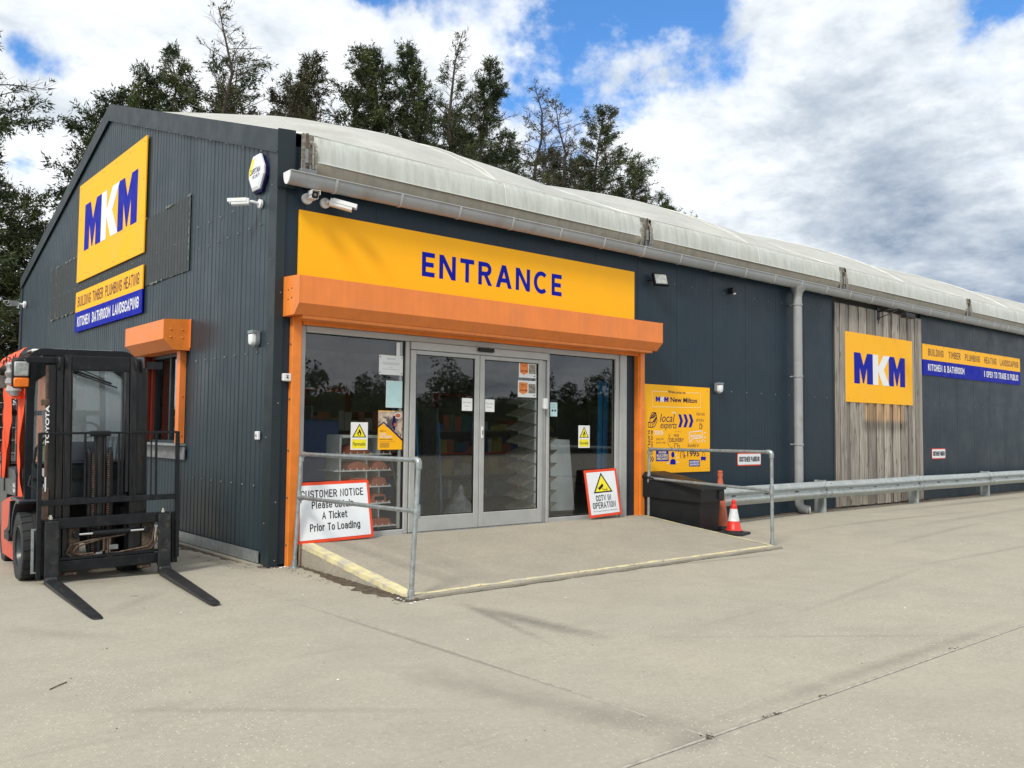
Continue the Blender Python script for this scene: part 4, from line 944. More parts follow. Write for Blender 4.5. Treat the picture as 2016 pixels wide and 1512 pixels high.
# letters drawn as strokes: geometric sans capitals
def caps(mb, P, word, a0, a1, b0, b1, c, wt=.195, gap=.22):
    """word of stroke capitals fitted between a0 and a1; wt = stem width over cap height"""
    H = 1.0; w = wt
    G = {'E': .60, 'N': .80, 'T': .70, 'R': .70, 'A': .86, 'C': .82}
    tot = sum(G[ch] for ch in word)+gap*(len(word)-1)
    X = 0; sx = (a1-a0)/tot; sy = b1-b0; ss = w*sy
    def T(x, y): return (a0+x*sx, b0+y*sy)
    def rect(x0, y0, x1, y1, dc=0): mb.add([P(*T(x0,y0), c+dc), P(*T(x1,y0), c+dc), P(*T(x1,y1), c+dc), P(*T(x0,y1), c+dc)], [(0,1,2,3)])
    h = w; v = w*sy/sx
    def para(x0, x1, x2, x3, y0=0, y1=1, dc=.0004): mb.add([P(*T(x0,y0), c+dc), P(*T(x1,y0), c+dc), P(*T(x3,y1), c+dc), P(*T(x2,y1), c+dc)], [(0,1,2,3)])
    for ch in word:
        g_ = G[ch]
        if ch == 'E':
            rect(X,0,X+v,1); rect(X+v,0,X+g_,h); rect(X+v,1-h,X+g_,1); rect(X+v,.5-h/2,X+g_*.92,.5+h/2)
        elif ch == 'N':
            rect(X,0,X+v,1); rect(X+g_-v,0,X+g_,1); para(X+g_-v*1.15, X+g_, X, X+v*1.15)
        elif ch == 'T': rect(X,1-h,X+g_,1); rect(X+g_/2-v/2,0,X+g_/2+v/2,1-h)
        elif ch == 'A':
            m_ = X+g_/2; para(X, X+v*1.12, m_-v*.6, m_+v*.5); para(X+g_-v*1.12, X+g_, m_-v*.5, m_+v*.6, dc=.0008); rect(X+g_*.22,.24,X+g_*.78,.24+h*.95,.0012)
        elif ch in 'R':
            rect(X,0,X+v,1); rect(X+v,1-h,X+g_*.55,1); rect(X+v,.40,X+g_*.55,.40+h*.95)
            ro, cx_, cy_ = (1-.40)/2, X+g_*.55, .70; n = 14; q = []
            for k in range(n+1):
                a_ = -math.pi/2+math.pi*k/n; q.append((cx_+(g_*.43)*math.cos(a_), cy_+ro*math.sin(a_), cx_+(g_*.43-v)*math.cos(a_), cy_+(ro-h*.97)*math.sin(a_)))
            for k in range(n): A_, B_ = q[k], q[k+1]; mb.add([P(*T(A_[0],A_[1]),c), P(*T(B_[0],B_[1]),c), P(*T(B_[2],B_[3]),c), P(*T(A_[2],A_[3]),c)], [(0,1,2,3)])
            para(X+g_-v*1.05, X+g_+v*.15, X+g_*.42, X+g_*.42+v*1.05, 0, .42)
        elif ch == 'C':
            cx_, cy_, n = X+g_*.53, .5, 30; q = []
            for k in range(n+1):
                a_ = R(48)+(2*math.pi-R(96))*k/n; q.append((cx_+(g_*.53)*math.cos(a_), cy_+.515*math.sin(a_), cx_+(g_*.53-v)*math.cos(a_), cy_+(.515-h)*math.sin(a_)))
            for k in range(n): A_, B_ = q[k], q[k+1]; mb.add([P(*T(A_[0],A_[1]),c), P(*T(B_[0],B_[1]),c), P(*T(B_[2],B_[3]),c), P(*T(A_[2],A_[3]),c)], [(0,1,2,3)])
        X += g_+gap
    return mb
a0 = at(831, 520, 1, -.04)[0]; a1 = at(1106, 560, 1, -.04)[0]; b0 = at(831, 543, 1, -.04)[2]; b1 = at(831, 495, 1, -.04)[2]
caps(mb, FRONT, 'ENTRANCE', a0, a1, b0, b1, .0375); mb.build('lettering', MT['navy'] if False else MT['blue'], s)
# --- gable logo sign and strip
s = sign('logo_sign', 'large yellow MKM sign high on the gable wall')
child_board('sign_panel', GABLE, -8.74, -4.745, 4.387, 6.285, .02, 'yellow', s, .03)
yl, yr = at(166.5, 450, 0, -.052)[1], at(270, 400, 0, -.052)[1]
logo(GABLE, -yl, -yr, 4.945, 5.83, .052, s)
mb = MB(); screws(mb, PL((-.05,0,0),(0,-1,0),(0,0,1)), [(-a, b) for a in np.linspace(4.85, 8.62, 6) for b in (4.46, 6.21)]+[(-a, b) for a in (4.85, 8.62) for b in (5.0, 5.6)], .018, .006); mb.build('sign_screws', MT['orange'], s)
s = sign('trade_sign', 'yellow and blue strip sign listing BUILDING to LANDSCAPING, on the gable under the big logo')
child_board('sign_panel', GABLE, -8.74, -4.745, 3.805, 4.19, .02, 'yellow', s, .03); child_board('sign_panel', GABLE, -8.74, -4.745, 3.42, 3.803, .02, 'blue', s, .03)
mb = MB()
for wd, p0, p1 in (('BUILDING',430,502),('TIMBER',510,568),('PLUMBING',580,670),('HEATING',680,765)):
    ya, yb = at(p0/2.8, 580, 0, -.052)[1], at(p1/2.8, 570, 0, -.052)[1]; mb = MB(); sk(mb, wd, GABLE, -ya, -yb, 3.895, 4.095, .0515, .135); mb.build('lettering', MT['navy'], s)
for wd, p0, p1 in (('KITCHEN',427,495),('BATHROOM',507,608),('LANDSCAPING',620,762)):
    ya, yb = at(p0/2.8, 620, 0, -.052)[1], at(p1/2.8, 610, 0, -.052)[1]; mb = MB(); sk(mb, wd, GABLE, -ya, -yb, 3.515, 3.705, .0515, .17); mb.build('lettering', MT['white'], s)
# --- front logo sign on the timber
s = sign('logo_sign', 'yellow MKM sign fixed to the weathered timber boards')
F3 = PL((0,-.05,0),(1,0,0),(0,0,1))
child_board('sign_panel', F3, 12.83, 15.86, 2.295, 3.795, .02, 'yellow', s, .004)
xa, xb = at(1681, 720, 1, -.07)[0], at(1781.3, 730, 1, -.07)[0]
logo(F3, xa, xb, at(1681, 754.3, 1, -.07)[2], at(1681, 693, 1, -.07)[2], .0255, s)
mb = MB(); screws(mb, PL((0,-.074,0),(1,0,0),(0,0,1)), [(a, b) for a in np.linspace(12.93, 15.76, 5) for b in (2.37, 3.72)], .016, .004); mb.build('sign_screws', MT['orange'], s)
s = sign('trade_sign', 'yellow and blue strip sign right of the timber bay, reading OPEN TO TRADE & PUBLIC')
child_board('sign_panel', FRONT, 16.52, 22.55, 3.425, 3.80, .02, 'yellow', s, .006); child_board('sign_panel', FRONT, 16.52, 22.55, 3.05, 3.423, .02, 'blue', s, .006)
mb = MB(); Z = lambda q: 1400+q/2.519; ZY = lambda q: 500+q/2.519
for wd, p0, p1 in (('BUILDING',1077,1153),('TIMBER',1178,1237),('PLUMBING',1260,1333),('HEATING',1355,1415),('LANDSCAPING',1432,1523)):
    mb = MB(); sk(mb, wd, FRONT, at(Z(p0), 700, 1, -.03)[0], at(Z(p1), 705, 1, -.03)[0], 3.53, 3.70, .0275, .14); mb.build('lettering', MT['navy'], s)
for wd, p0, p1 in (('KITCHEN & BATHROOM',1077,1257),('OPEN TO TRADE & PUBLIC',1366,1523)):
    mb = MB(); sk(mb, wd, FRONT, at(Z(p0), 728, 1, -.03)[0], at(Z(p1), 740, 1, -.03)[0], 3.165, 3.33, .0275, .17); mb.build('lettering', MT['white'], s)
mb = MB(); a_ = at(Z(1357), 740, 1, -.03)[0]; flat(mb, FRONT, [(a_-.02,3.17),(a_+.02,3.17),(a_+.02,3.33),(a_-.02,3.33)], .0275)
mb.build('divider_bar', MT['white'], s)
mb = MB(); screws(mb, PL((0,-.026,0),(1,0,0),(0,0,1)), [(a, b) for a in np.linspace(16.7, 22.4, 7) for b in (3.07, 3.78)], .016, .004); mb.build('sign_screws', MT['trim'], s)
# --- customer parking signs
for k, (x0, x1, z0, z1, lb) in enumerate(((9.06, 9.80, 1.005, 1.245, 'white CUSTOMER PARKING sign with red border seen through the ramp railing'), (16.95, 17.68, 1.03, 1.285, 'white CUSTOMER PARKING sign with red border right of the timber bay'))):
    s = sign('parking_sign', lb)
    child_board('sign_border', FRONT, x0, x1, z0, z1, .006, 'signred', s, .005, .03); child_board('sign_panel', FRONT, x0+.012, x1-.012, z0+.022, z1-.022, .003, 'signwhite', s, .0115, .02)
    mb = MB(); sk(mb, 'CUSTOMER PARKING', FRONT, x0+.05, x1-.05, z0+.075, z1-.07, .0152, .17); mb.build('lettering', MT['ink'], s)
# --- welcome board
s = sign('welcome_sign', 'square yellow welcome board with navy doodles behind the right railing')
WX0, WX1, WZ0, WZ1 = 6.40, 8.22, .93, 2.402
child_board('sign_panel', FRONT, WX0, WX1, WZ0, WZ1, .02, 'yellow', s, .006)
def wp(zx, zy):
    p = at(1200+zx/6.048, 730+zy/6.048, 1, -.027); return (p[0], p[2])
def wt(mb, t_, x0, y0, x1, y1, c=.0272, bold=.0, **k):
    a0, b1 = wp(x0, (y0)); a1, b0 = wp(x1, (y1)); return text(mb, t_, FRONT, a0, a1, b0, b1, c, bold, **k)
def wl(mb, pts, w=.008, c=.0274, closed=False): return stroke(mb, FRONT, [wp(*p) for p in pts], w, c, closed=closed)
def arc(cx_, cy_, rx_, ry_, a0, a1, n=12): return [(cx_+rx_*math.cos(R(a0+(a1-a0)*k/n)), cy_+ry_*math.sin(R(a0+(a1-a0)*k/n))) for k in range(n+1)]
ink = MB(); blu = MB(); fig = MB(); wht = MB(); pale = MB()
wt(ink, 'Welcome to', 697, 232, 905, 278, bold=.012); wt(ink, 'New Milton', 727, 312, 1042, 386, bold=.025)
wl(pale, [(690, 250), (508, 242), (508, 428), (1082, 440), (1082, 266), (912, 262)], .010)
a0, b1 = wp(550, 305); a1, b0 = wp(702, 372)
lU = (a1-a0)/2.86
tri(blu, FRONT, [(a0+x*lU, b0+y*(b1-b0)) for x, y in MG], .0272); tri(blu, FRONT, [(a0+(1.9+x*.96)*lU, b0+y*(b1-b0)) for x, y in MG], .0272); tri(wht, FRONT, [(a0+(1+x*.83)*lU, b0+y*(b1-b0)) for x, y in KG], .0285)
# brick stack doodle
for pts in ([(462,670),(462,612),(508,616),(508,672)], [(482,612),(482,560),(520,520),(552,500),(562,560),(540,600),(508,612)], [(508,616),(560,560),(568,590),(540,660),(508,672)], [(462,670),(508,675)], [(485,572),(540,530)], [(500,545),(548,505)], [(520,600),(560,545)], [(485,615),(486,668)], [(520,640),(548,600)]):
    wl(ink, pts, .013)
wl(ink, [(508,500),(545,498),(552,530),(520,560),(500,560),(492,535),(508,500)], .014)
wt(ink, 'local', 600, 510, 762, 612, bold=.0, shear=.25); wt(ink, 'experts', 598, 618, 790, 712, bold=.0, shear=.25)
wl(wht, arc(765, 512, 24, 18, 200, 360), .012); 
for k, x0 in enumerate((818, 880, 942)):
    bc = MB(); flat(bc, FRONT, [wp(x0,516), wp(x0+32,519), wp(x0+56,596), wp(x0+32,674), wp(x0,673), wp(x0+24,595)][::-1], .0272+.0001*k); bc.build('blue_chevron', MT['blue'], s)
wt(ink, 'free hot', 1032, 488, 1132, 535, bold=-.005, shear=.25); wt(ink, 'drinks', 1030, 562, 1120, 605, bold=-.005, shear=.25)
wl(ink, [(1073,640),(1073,690),(1096,692),(1098,642),(1073,640)], .011); wl(ink, arc(1098, 664, 8, 14, -80, 80), .009); wl(ink, [(1072,625),(1094,627)], .007)
for k in range(5):
    x0 = 536+k*21; wl(wht, [(x0,712),(x0+16,738),(x0+2,764)], .014)
wt(ink, 'BUILDING', 492, 712, 516, 1000, bold=.012, rot=90); wt(ink, 'SUPPLIES', 456, 702, 482, 998, bold=.012, rot=90)
wt(ink, 'going the', 553, 795, 640, 832, bold=-.008, shear=.25); wt(ink, 'extra mile', 556, 838, 665, 866, bold=-.008, shear=.25)
wl(ink, arc(760, 840, 66, 80, 100, 235), .007); wl(ink, [(700,765),(718,762),(716,782)], .007)
wt(ink, 'FREE', 766, 754, 828, 788); wt(ink, 'DELIVERY', 713, 800, 886, 848, bold=.01)
wl(ink, [(772,925),(774,868),(812,868),(812,930),(790,948)], .010); wl(ink, [(812,890),(834,892),(838,935),(820,952)], .010); wl(ink, arc(790,945,12,12,0,360), .008); wl(ink, arc(824,952,10,11,0,360), .008)
for k in range(5): wl(ink, [(780+k*18, 712+8*(k%2)), (786+k*18, 722+8*(k%2))], .005)
wl(wht, [(950,732),(1104,714),(1106,796),(984,812),(958,856),(950,816),(950,732)], .013); wt(wht, 'welcome', 962, 742, 1094, 796, bold=.005, shear=.15)
for (p, q) in (((1126,742),(1146,738)),((1124,790),(1148,798)),((1112,816),(1138,842)),((1040,828),(1050,848)),((1070,828),(1078,850)),((1098,828),(1104,848))): wl(wht, [p, q], .013)
wt(ink, 'founded in', 928, 862, 1058, 908, bold=-.005, shear=.2); wt(ink, '1995', 926, 955, 1070, 1020, bold=.02)
flat(blu, FRONT, [wp(553,925), wp(704,930), wp(704,1076), wp(553,1078)][::-1], .0268)
for t_, y0, y1 in (('THE UKS',926,950),('PROPER',960,984),('BUILDERS',994,1022),('MERCHANT',1032,1062)): wt(pale, t_, 562 if len(t_) > 7 else 585, y0, 696 if len(t_) > 7 else 678, y1, .0278, .02)
for k in range(3):
    x0 = 462+k*22; wl(ink, [(x0,1020),(x0+18,1050),(x0+2,1080)], .016)
flat(fig, FRONT, [wp(*p) for p in arc(754, 998, 20, 36, 0, 340, 16)][::-1], .0272)
flat(fig, FRONT, [wp(*p) for p in [(722,1116)]+arc(755, 1082, 33, 34, 180, 360, 10)+[(788,1116)]][::-1], .0272)
for (p, q) in (((782,1008),(800,992)),((798,1040),(822,1028)),((800,1088),(828,1090)),((680,1102),(702,1100))): wl(wht, [p, q], .013)
wl(ink, arc(868, 1000, 24, 48, 120, 400), .011); wl(ink, [(866,960),(878,985),(868,1005)], .009); wl(ink, [(884,1012),(892,1002),(904,1012),(892,1042),(880,1016)], .010)
flat(blu, FRONT, [wp(1086,1022), wp(1148,1024), wp(1146,1062), wp(1090,1064)][::-1], .0272); wl(ink, [(1106,1022),(1106,985),(1120,965),(1132,985),(1132,1020)], .008); wl(blu, [(1098,1062),(1098,1074)], .012); wl(blu, [(1136,1062),(1136,1074)], .012)
flat(ink, FRONT, [wp(948,1060), wp(1076,1062), wp(1076,1138), wp(948,1140)][::-1], .0266); flat(blu, FRONT, [wp(953,1066), wp(1071,1068), wp(1071,1133), wp(953,1135)][::-1], .0270)
wt(wht, 'BATHROOM', 957, 1072, 1067, 1095, .0276, .03); wt(wht, 'SHOWROOM', 957, 1104, 1067, 1128, .0276, .03)
ink.build('navy_print', MT['navy'], s); blu.build('blue_print', MT['blue'], s); wht.build('white_print', MT['white'], s); fig.build('person_icon', MT['blue'], s)
pale.build('pale_print', pm('pale yellow print', (.92,.75,.35), .4, var=.02), s)
mb = MB(); screws(mb, PL((0,-.026,0),(1,0,0),(0,0,1)), [(a, b) for a in (6.46, 7.31, 8.16) for b in (.99, 1.66, 2.34) if not (a == 7.31 and b == 1.66)], .013, .004); mb.build('sign_screws', MT['orange_d'], s)
# --- leaning notices
def lean(name, label, BL_, BR_, TL_):
    BL_, BR_, TL_ = map(Vector, (BL_, BR_, TL_)); v = (TL_-BL_); h = v.length; v.normalize(); u = BR_-BL_; u = (u-v*u.dot(v)); w_ = u.length
    P = PL(BL_, u, v); return sign(name, label, 'notice'), P, w_, h
class QP:
    def __init__(s, bl, br_, tr_, tl): s.c = [Vector(v) for v in (bl, br_, tr_, tl)]; s.n = (s.c[1]-s.c[0]).cross(s.c[3]-s.c[0]).normalized(); s.w = (s.c[1]-s.c[0]).length; s.h = (s.c[3]-s.c[0]).length
    def __call__(s, a, b, c=0): u, v = a/s.w, b/s.h; return s.c[0]*(1-u)*(1-v)+s.c[1]*u*(1-v)+s.c[2]*u*v+s.c[3]*(1-u)*v+s.n*c
P = QP(at(583.5, 1073, 1, -.16), at(735.5, 1057, 1, -.16), at(724.5, 944, 1, -.03), at(585, 951, 1, -.03)); w_, h = P.w, P.h
s = sign('customer_notice', 'white CUSTOMER NOTICE board with red border leaning on the window behind the left railing', 'notice')
child_board('notice_border', P, 0, w_, 0, h, .006, 'signred', s, 0, .03); child_board('notice_panel', P, .038, w_-.035, .038, h-.038, .002, 'signwhite', s, .0065, .012)
mb = MB(); 
for t_, a0, a1, b0, b1 in (('CUSTOMER NOTICE',.045,.905,.735,.865),('Please Obtain',.19,.755,.555,.68),('A Ticket',.325,.66,.375,.50),('Prior To Loading',.165,.825,.185,.31)): mb = MB(); sk(mb, t_, P, a0*w_, a1*w_, b0*h, b1*h, .0092, .15); mb.build('lettering', MT['ink'], s)
s, P, w_, h = lean('camera_notice', 'tilted white CCTV IN OPERATION board with red border leaning on the right window', at(1160.5, 1020.5, 1, -.14), at(1224.5, 1016.5, 1, -.14), at(1148.5, 926.5, 1, -.03))
child_board('notice_border', P, 0, w_, 0, h, .006, 'signred', s, 0, .01); child_board('notice_panel', P, .045, w_-.045, .04, h-.04, .002, 'signwhite', s, .0065)
board('board_back', P, .003, w_-.003, .003, h-.003, .002, MT['greyink'], s, -.003)
mb = MB(); tb = MB()
T_ = [(.5,.93),(.21,.50),(.80,.50)]
flat(mb, P, [(x*w_, y*h) for x, y in T_][::-1], .0090); c_ = (.503, .643); flat(tb, P, [((c_[0]+(x-c_[0])*.80)*w_, (c_[1]+(y-c_[1])*.80)*h) for x, y in T_][::-1], .0096)
for poly in ([(.36,.60),(.50,.695),(.54,.645),(.40,.555)], [(.345,.645),(.36,.60),(.40,.555),(.375,.60)]): flat(mb, P, [(x*w_, y*h) for x, y in poly][::-1], .0103)
stroke(mb, P, [(.49*w_,.60*h),(.53*w_,.555*h),(.62*w_,.56*h)], .010, .0103); stroke(mb, P, [(.625*w_,.53*h),(.625*w_,.59*h)], .012, .0103)
sk(mb, 'CCTV IN', P, .26*w_, .72*w_, .325*h, .455*h, .0092, .155); sk(mb, 'OPERATION', P, .14*w_, .84*w_, .175*h, .305*h, .0092, .155); text(mb, 'This CCTV system is operated for your safety and security', P, .13*w_, .87*w_, .10*h, .135*h, .0092, .01)
mb.build('lettering', MT['ink'], s); tb.build('hazard_triangle', MT['haz'], s)
# --- papers and stickers on the glass
FG = PL((0,.043,0),(1,0,0),(0,0,1)); FD = PL((0,.010,0),(1,0,0),(0,0,1))
def gp(px_, py_, y=.04): p = at(px_, py_, 1, y); return p[0], p[2]
def poster(name, label, tl, brr, Pn, y, mat='paper', cat='poster'):
    a0, b1 = gp(*tl, y); a1, b0 = gp(*brr, y); s = sign(name, label, cat); child_board('sheet', Pn, a0, a1, b0, b1, .0012, mat, s, .0008)
    return s, (lambda u, v: (a0+(a1-a0)*u, b0+(b1-b0)*v)), a0, a1, b0, b1
def flam(lb, tl, brr):
    s, q, a0, a1, b0, b1 = poster('flammable_sticker', lb, tl, brr, FG, .04, 'white', 'warning sign')
    k_ = MB(); y_ = MB()
    flat(k_, FG, [q(.5,.95), q(.08,.45), q(.92,.45)], .0026); flat(y_, FG, [q(.5,.885), q(.17,.48), q(.83,.48)], .0030); flat(y_, FG, [q(.08,.05), q(.92,.05), q(.92,.38), q(.08,.38)], .0026)
    fl = [(.5,.76),(.56,.70),(.60,.64),(.62,.57),(.56,.51),(.44,.51),(.38,.57),(.40,.66),(.44,.62),(.46,.69)]; tri(k_, FG, [q(*p) for p in fl], .0036)
    w2 = MB(); tri(w2, FG, [q(*p) for p in [(.5,.63),(.555,.575),(.53,.52),(.47,.52),(.445,.575)]], .0040); w2.build('flame_centre', MT['haz'], s)
    A, B_ = q(.13,.15), q(.87,.28); text(k_, 'Flammable', FG, A[0], B_[0], A[1], B_[1], .0030, .01)
    k_.build('lettering', MT['ink'], s); y_.build('yellow_print', MT['haz'], s)
flam('Flammable warning sticker in the left window beside the yellow poster', (691,831), (723.5,885.5))
flam('Flammable warning sticker in the window right of the doors', (1139,837.5), (1161,881.5))
s, q, *_ = poster('notice_sheet', 'pale landscape notice with four corner fixings, topmost in the left window', (746.5,698), (793,739.5), FG, .04, 'paper')
mb = MB(); A, B_ = q(.32,.78), q(.68,.86); text(mb, 'PARKING NOTICE', FG, A[0], B_[0], A[1], B_[1], .0025)
for v, a, b in ((.62,.15,.85),(.57,.12,.88),(.52,.2,.8),(.36,.4,.6),(.28,.15,.85)): A, B_ = q(a, v), q(b, v+.012); flat(mb, FG, [A,(B_[0],A[1]),B_,(A[0],B_[1])], .0025)
mb.build('lettering', MT['greyink'], s); mb = MB(); screws(mb, PL((0,.041,0),(1,0,0),(0,0,1)), [q(.05,.1),q(.95,.1),q(.05,.9),q(.95,.9)], .010, .003); mb.build('fixings', MT['steel'], s)
s, q, *_ = poster('blue_sheet', 'faded pale blue portrait sheet in the left window under the landscape notice', (760.5,749), (791.5,803), FG, .04, 'white')
mb = MB(); flat(mb, FG, [q(.03,.02), q(.97,.02), q(.97,.98), q(.03,.98)], .0025); mb.build('blue_print', MT['palebl'], s)
s, q, *_ = poster('account_poster', 'yellow account poster with a photo of a worker, lowest sheet in the left window', (745,808), (792.5,885), FG, .04, 'yellow')
mb = MB(); flat(mb, FG, [q(0,.98),q(0,.60),q(.2,.66),q(1,.24),q(1,1)][::-1], .0024); mb.build('poster_photo', MT['photo1'], s)
mb = MB(); flat(mb, FG, [q(0,.56),q(.22,.68),q(1,.21),q(1,.27),q(.22,.72),q(0,.60)][::-1], .0028)
def pt_(t_, a, b, c_, d, z=.0032, bo=.01): A, B_ = q(a, c_), q(b, d); text(mb, t_, FG, A[0], B_[0], A[1], B_[1], z, bo)
pt_('Open a', .06,.32,.455,.50); pt_('account today', .06,.58,.24,.285); pt_('ask a member of the team for details', .06,.68,.195,.215, bo=0)
for v in (.16,.135,.11,.085,.06): A, B_ = q(.08, v), q(.46, v+.008); flat(mb, FG, [A,(B_[0],A[1]),B_,(A[0],B_[1])], .0030)
flat(mb, FG, [q(.55,.66), q(.60,.86), q(.68,.88), q(.71,.68), q(.68,.5), q(.62,.5)], .0034)
mb.build('navy_print', MT['navy'], s); mb = MB(); pt_('CASH', .06,.32,.37,.43,.0032,.02); pt_('OR CREDIT', .06,.58,.30,.36,.0032,.02)
for p in (arc(.79,.88,.15,.08,0,360,14),): flat(mb, FG, [q(*t) for t in p[:-1]], .0030)
mb.build('white_print', MT['white'], s); mb = MB(); flat(mb, FG, [q(*t) for t in arc(.79,.88,.11,.06,0,350,14)], .0036); flat(mb, FG, [q(.62,.60),q(.72,.60),q(.73,.68),q(.63,.69)], .0038); mb.build('photo_detail', MT['terra'], s)
for lb, tl, brr in (('small white Automatic Doors notice on the left sliding door', (909.5,783.5), (929.5,809)), ('small white Automatic Doors notice on the right sliding door', (953.5,786), (973,811))):
    s, q, *_ = poster('door_notice', lb, tl, brr, FD, .01, 'white', 'notice'); mb = MB()
    for t_, a, b, c_, d in (('Automatic',.1,.9,.60,.75),('Doors',.25,.75,.33,.46),('keep clear',.38,.62,.10,.15)): A, B_ = q(a, c_), q(b, d); text(mb, t_, FD, A[0], B_[0], A[1], B_[1], .0025, 0)
    mb.build('lettering', MT['greyink'], s)
for lb, tl, brr, pr, lines in (('upper orange and white paving offer sheet on the right door', (1021.5,710), (1055,745), '£64.20', 0), ('lower orange and white paving offer sheet on the right door', (1019.5,748.5), (1055,783), '£110.48', 1)):
    s, q, *_ = poster('offer_sheet', lb, tl, brr, FD, .01, 'paper'); mb = MB()
    flat(mb, FD, [q(.06,.88), q(.06,.30), q(.29,.16), q(.53,.30), q(.53,.88)], .0024); mb.build('orange_print', MT['orange_d'], s)
    mb = MB(); flat(mb, FD, [q(.58,.25), q(.97,.25), q(.97,.82), q(.58,.82)], .0024); mb.build('paving_photo', MT['stoneph'], s)
    mb = MB(); 
    for t_, a, b, c_, d, bo in (('Bradstone',.14,.46,.73,.79,.0),('pavers',.2,.40,.64,.69,.0),(pr,.11,.50,.36,.46,.03)):
        t_ = 'Garden stone' if t_ == 'Bradstone' else t_
        A, B_ = q(a, c_), q(b, d); text(mb, t_, FD, A[0], B_[0], A[1], B_[1], .0030, bo)
    if lines:
        for p_, r2 in (((.60,.70),(.95,.45)),((.75,.80),(.70,.55)),((.80,.30),(.88,.78)),((.62,.45),(.75,.28))): stroke(mb, FD, [q(*p_), q(*r2)], .006, .0028)
    flat(mb, FD, [q(*t) for t in arc(.9,.12,.04,.035,0,340,8)], .0028)
    mb.build('lettering', MT['navy'], s)
s, q, *_ = poster('opening_card', 'pale card with small icons at the left edge of the right window', (1083.5,792), (1097,820), FG, .04, 'palebl'); mb = MB()
for a, b in ((.2,.35),(.58,.35)): flat(mb, FG, [q(a,b), q(a+.24,b), q(a+.24,b+.14), q(a,b+.14)], .0026)
for v in (.85,.72,.60): A, B_ = q(.15, v), q(.8, v+.02); flat(mb, FG, [A,(B_[0],A[1]),B_,(A[0],B_[1])], .0026)
mb.build('printed_icons', MT['ink'], s); mb = MB(); A, B_ = q(0, 1.02), q(1, 1.22); mb.box(A[0], B_[0], .035, .043, A[1], B_[1]); mb.build('black_clip', MT['black'], s)
# ================================================================== LAMPS, CAMERAS, ALARM, SMALL FITTINGS
def bulkhead(label, P, a, b):
    s = sign('wall_lamp', label, 'lamp'); w_, h = .072, .085
    mb = MB(); pr = [(a-w_, b+h), (a-w_, b-h*.45)]+[(a+w_*math.cos(t), b-h*.45-.07*math.sin(t)) for t in [math.pi*(1-k/8) for k in range(1, 8)]]+[(a+w_, b-h*.45), (a+w_, b+h)]
    mb.prism(pr, P, .0, .05); mb.prism([(a-w_-.004, b+h-.03),(a+w_+.004,b+h-.03),(a+w_+.004,b+h+.006),(a-w_-.004,b+h+.006)], P, .0505, .095); mb.build('lamp_body', MT['lampg'], s)
    mb = MB(); w2 = w_*.86; pr = [(a-w2, b+h-.035), (a-w2, b-h*.4)]+[(a+w2*math.cos(t), b-h*.4-.060*math.sin(t)) for t in [math.pi*(1-k/8) for k in range(1, 8)]]+[(a+w2, b-h*.4), (a+w2, b+h-.035)]
    n = len(pr); ca = (a, b); ly = [(1, .051), (1, .075), (.86, .095), (.5, .105)]
    vs = [P(ca[0]+(x-ca[0])*k, ca[1]+(y-ca[1])*k, c) for k, c in ly for x, y in pr]; fs = [(j*n+i, j*n+(i+1) % n, (j+1)*n+(i+1) % n, (j+1)*n+i) for j in range(3) for i in range(n)]+[tuple(3*n+i for i in range(n))]
    mb.add(vs, fs); mb.build('lamp_cover', MT['lamp'], s, smooth=True)
bulkhead('white bulkhead lamp on the gable wall near the building corner', PL((-.012,0,0),(0,-1,0),(0,0,1)), -.45, 2.69)
bulkhead('white bulkhead lamp on the front wall right of the welcome board', PL((0,-.004,0),(1,0,0),(0,0,1)), 8.46, 2.415)
def bullet(label, base, nrm, aim, drop=.05, L_=.26, scale=1.0, arm=.14):
    """bullet CCTV camera: round base, ball arm, hooded body"""
    s = sign('security_camera', label, 'camera'); base = Vector(base); nrm = Vector(nrm); aim = Vector(aim).normalized()
    mb = MB(); mb.tube([base, base+nrm*.035*scale], .065*scale, 18); mb.tube([base+nrm*.035*scale, base+nrm*.045*scale], [.065*scale,.04*scale], 18); mb.build('mount', MT['gutterw'], s, smooth=True)
    e_ = base+nrm*arm*scale+Vector((0,0,drop*.2)); mb = MB(); mb.tube([base+nrm*.03, e_, e_+aim*.05], .022*scale, 10); mb.build('arm', MT['gutterw'], s, smooth=True)
    sd_ = aim.cross(Vector((0,0,1))).normalized(); up_ = sd_.cross(aim)
    o = e_+aim*.03; P = PL(o, sd_, up_)
    sc = scale; pr = [(-.045*sc,-.035*sc),(-.03*sc,-.05*sc),(.03*sc,-.05*sc),(.045*sc,-.035*sc),(.045*sc,.03*sc),(.035*sc,.045*sc),(-.035*sc,.045*sc),(-.045*sc,.03*sc)]
    T = lambda a, b, c: o+sd_*a+up_*b+aim*c
    mb = MB(); mb.prism(pr, T, 0, L_*sc); mb.build('camera_body', MT['gutterw'], s)
    mb = MB(); mb.prism([(-.052*sc,.0),(-.05*sc,.05*sc),(.05*sc,.05*sc),(.052*sc,.0),(.047*sc,.0),(.046*sc,.046*sc),(-.046*sc,.046*sc),(-.047*sc,.0)], T, .03*sc, (L_+.05)*sc); mb.build('sun_hood', MT['gutterw'], s)
    mb = MB(); mb.prism([(x*.85, y*.85) for x, y in pr], T, L_*sc, L_*sc+.006); mb.build('camera_face', MT['black'], s)
    mb = MB(); mb.tube([T(0,0,L_*sc+.006), T(0,0,L_*sc+.012)], .018*sc, 14); mb.build('camera_lens', MT['lampg'], s)
    return s
bullet('white bullet camera on the gable below the hexagonal alarm box', (-.012, .44, 4.33), (-1,0,0), (-.80, .62, -.06), L_=.25, scale=.85)
bullet('white bullet camera at the far left end of the gable wall', (-.02, 13.35, 4.45), (-1,0,0), (-.75, -.75, -.12), L_=.24, scale=1.25)
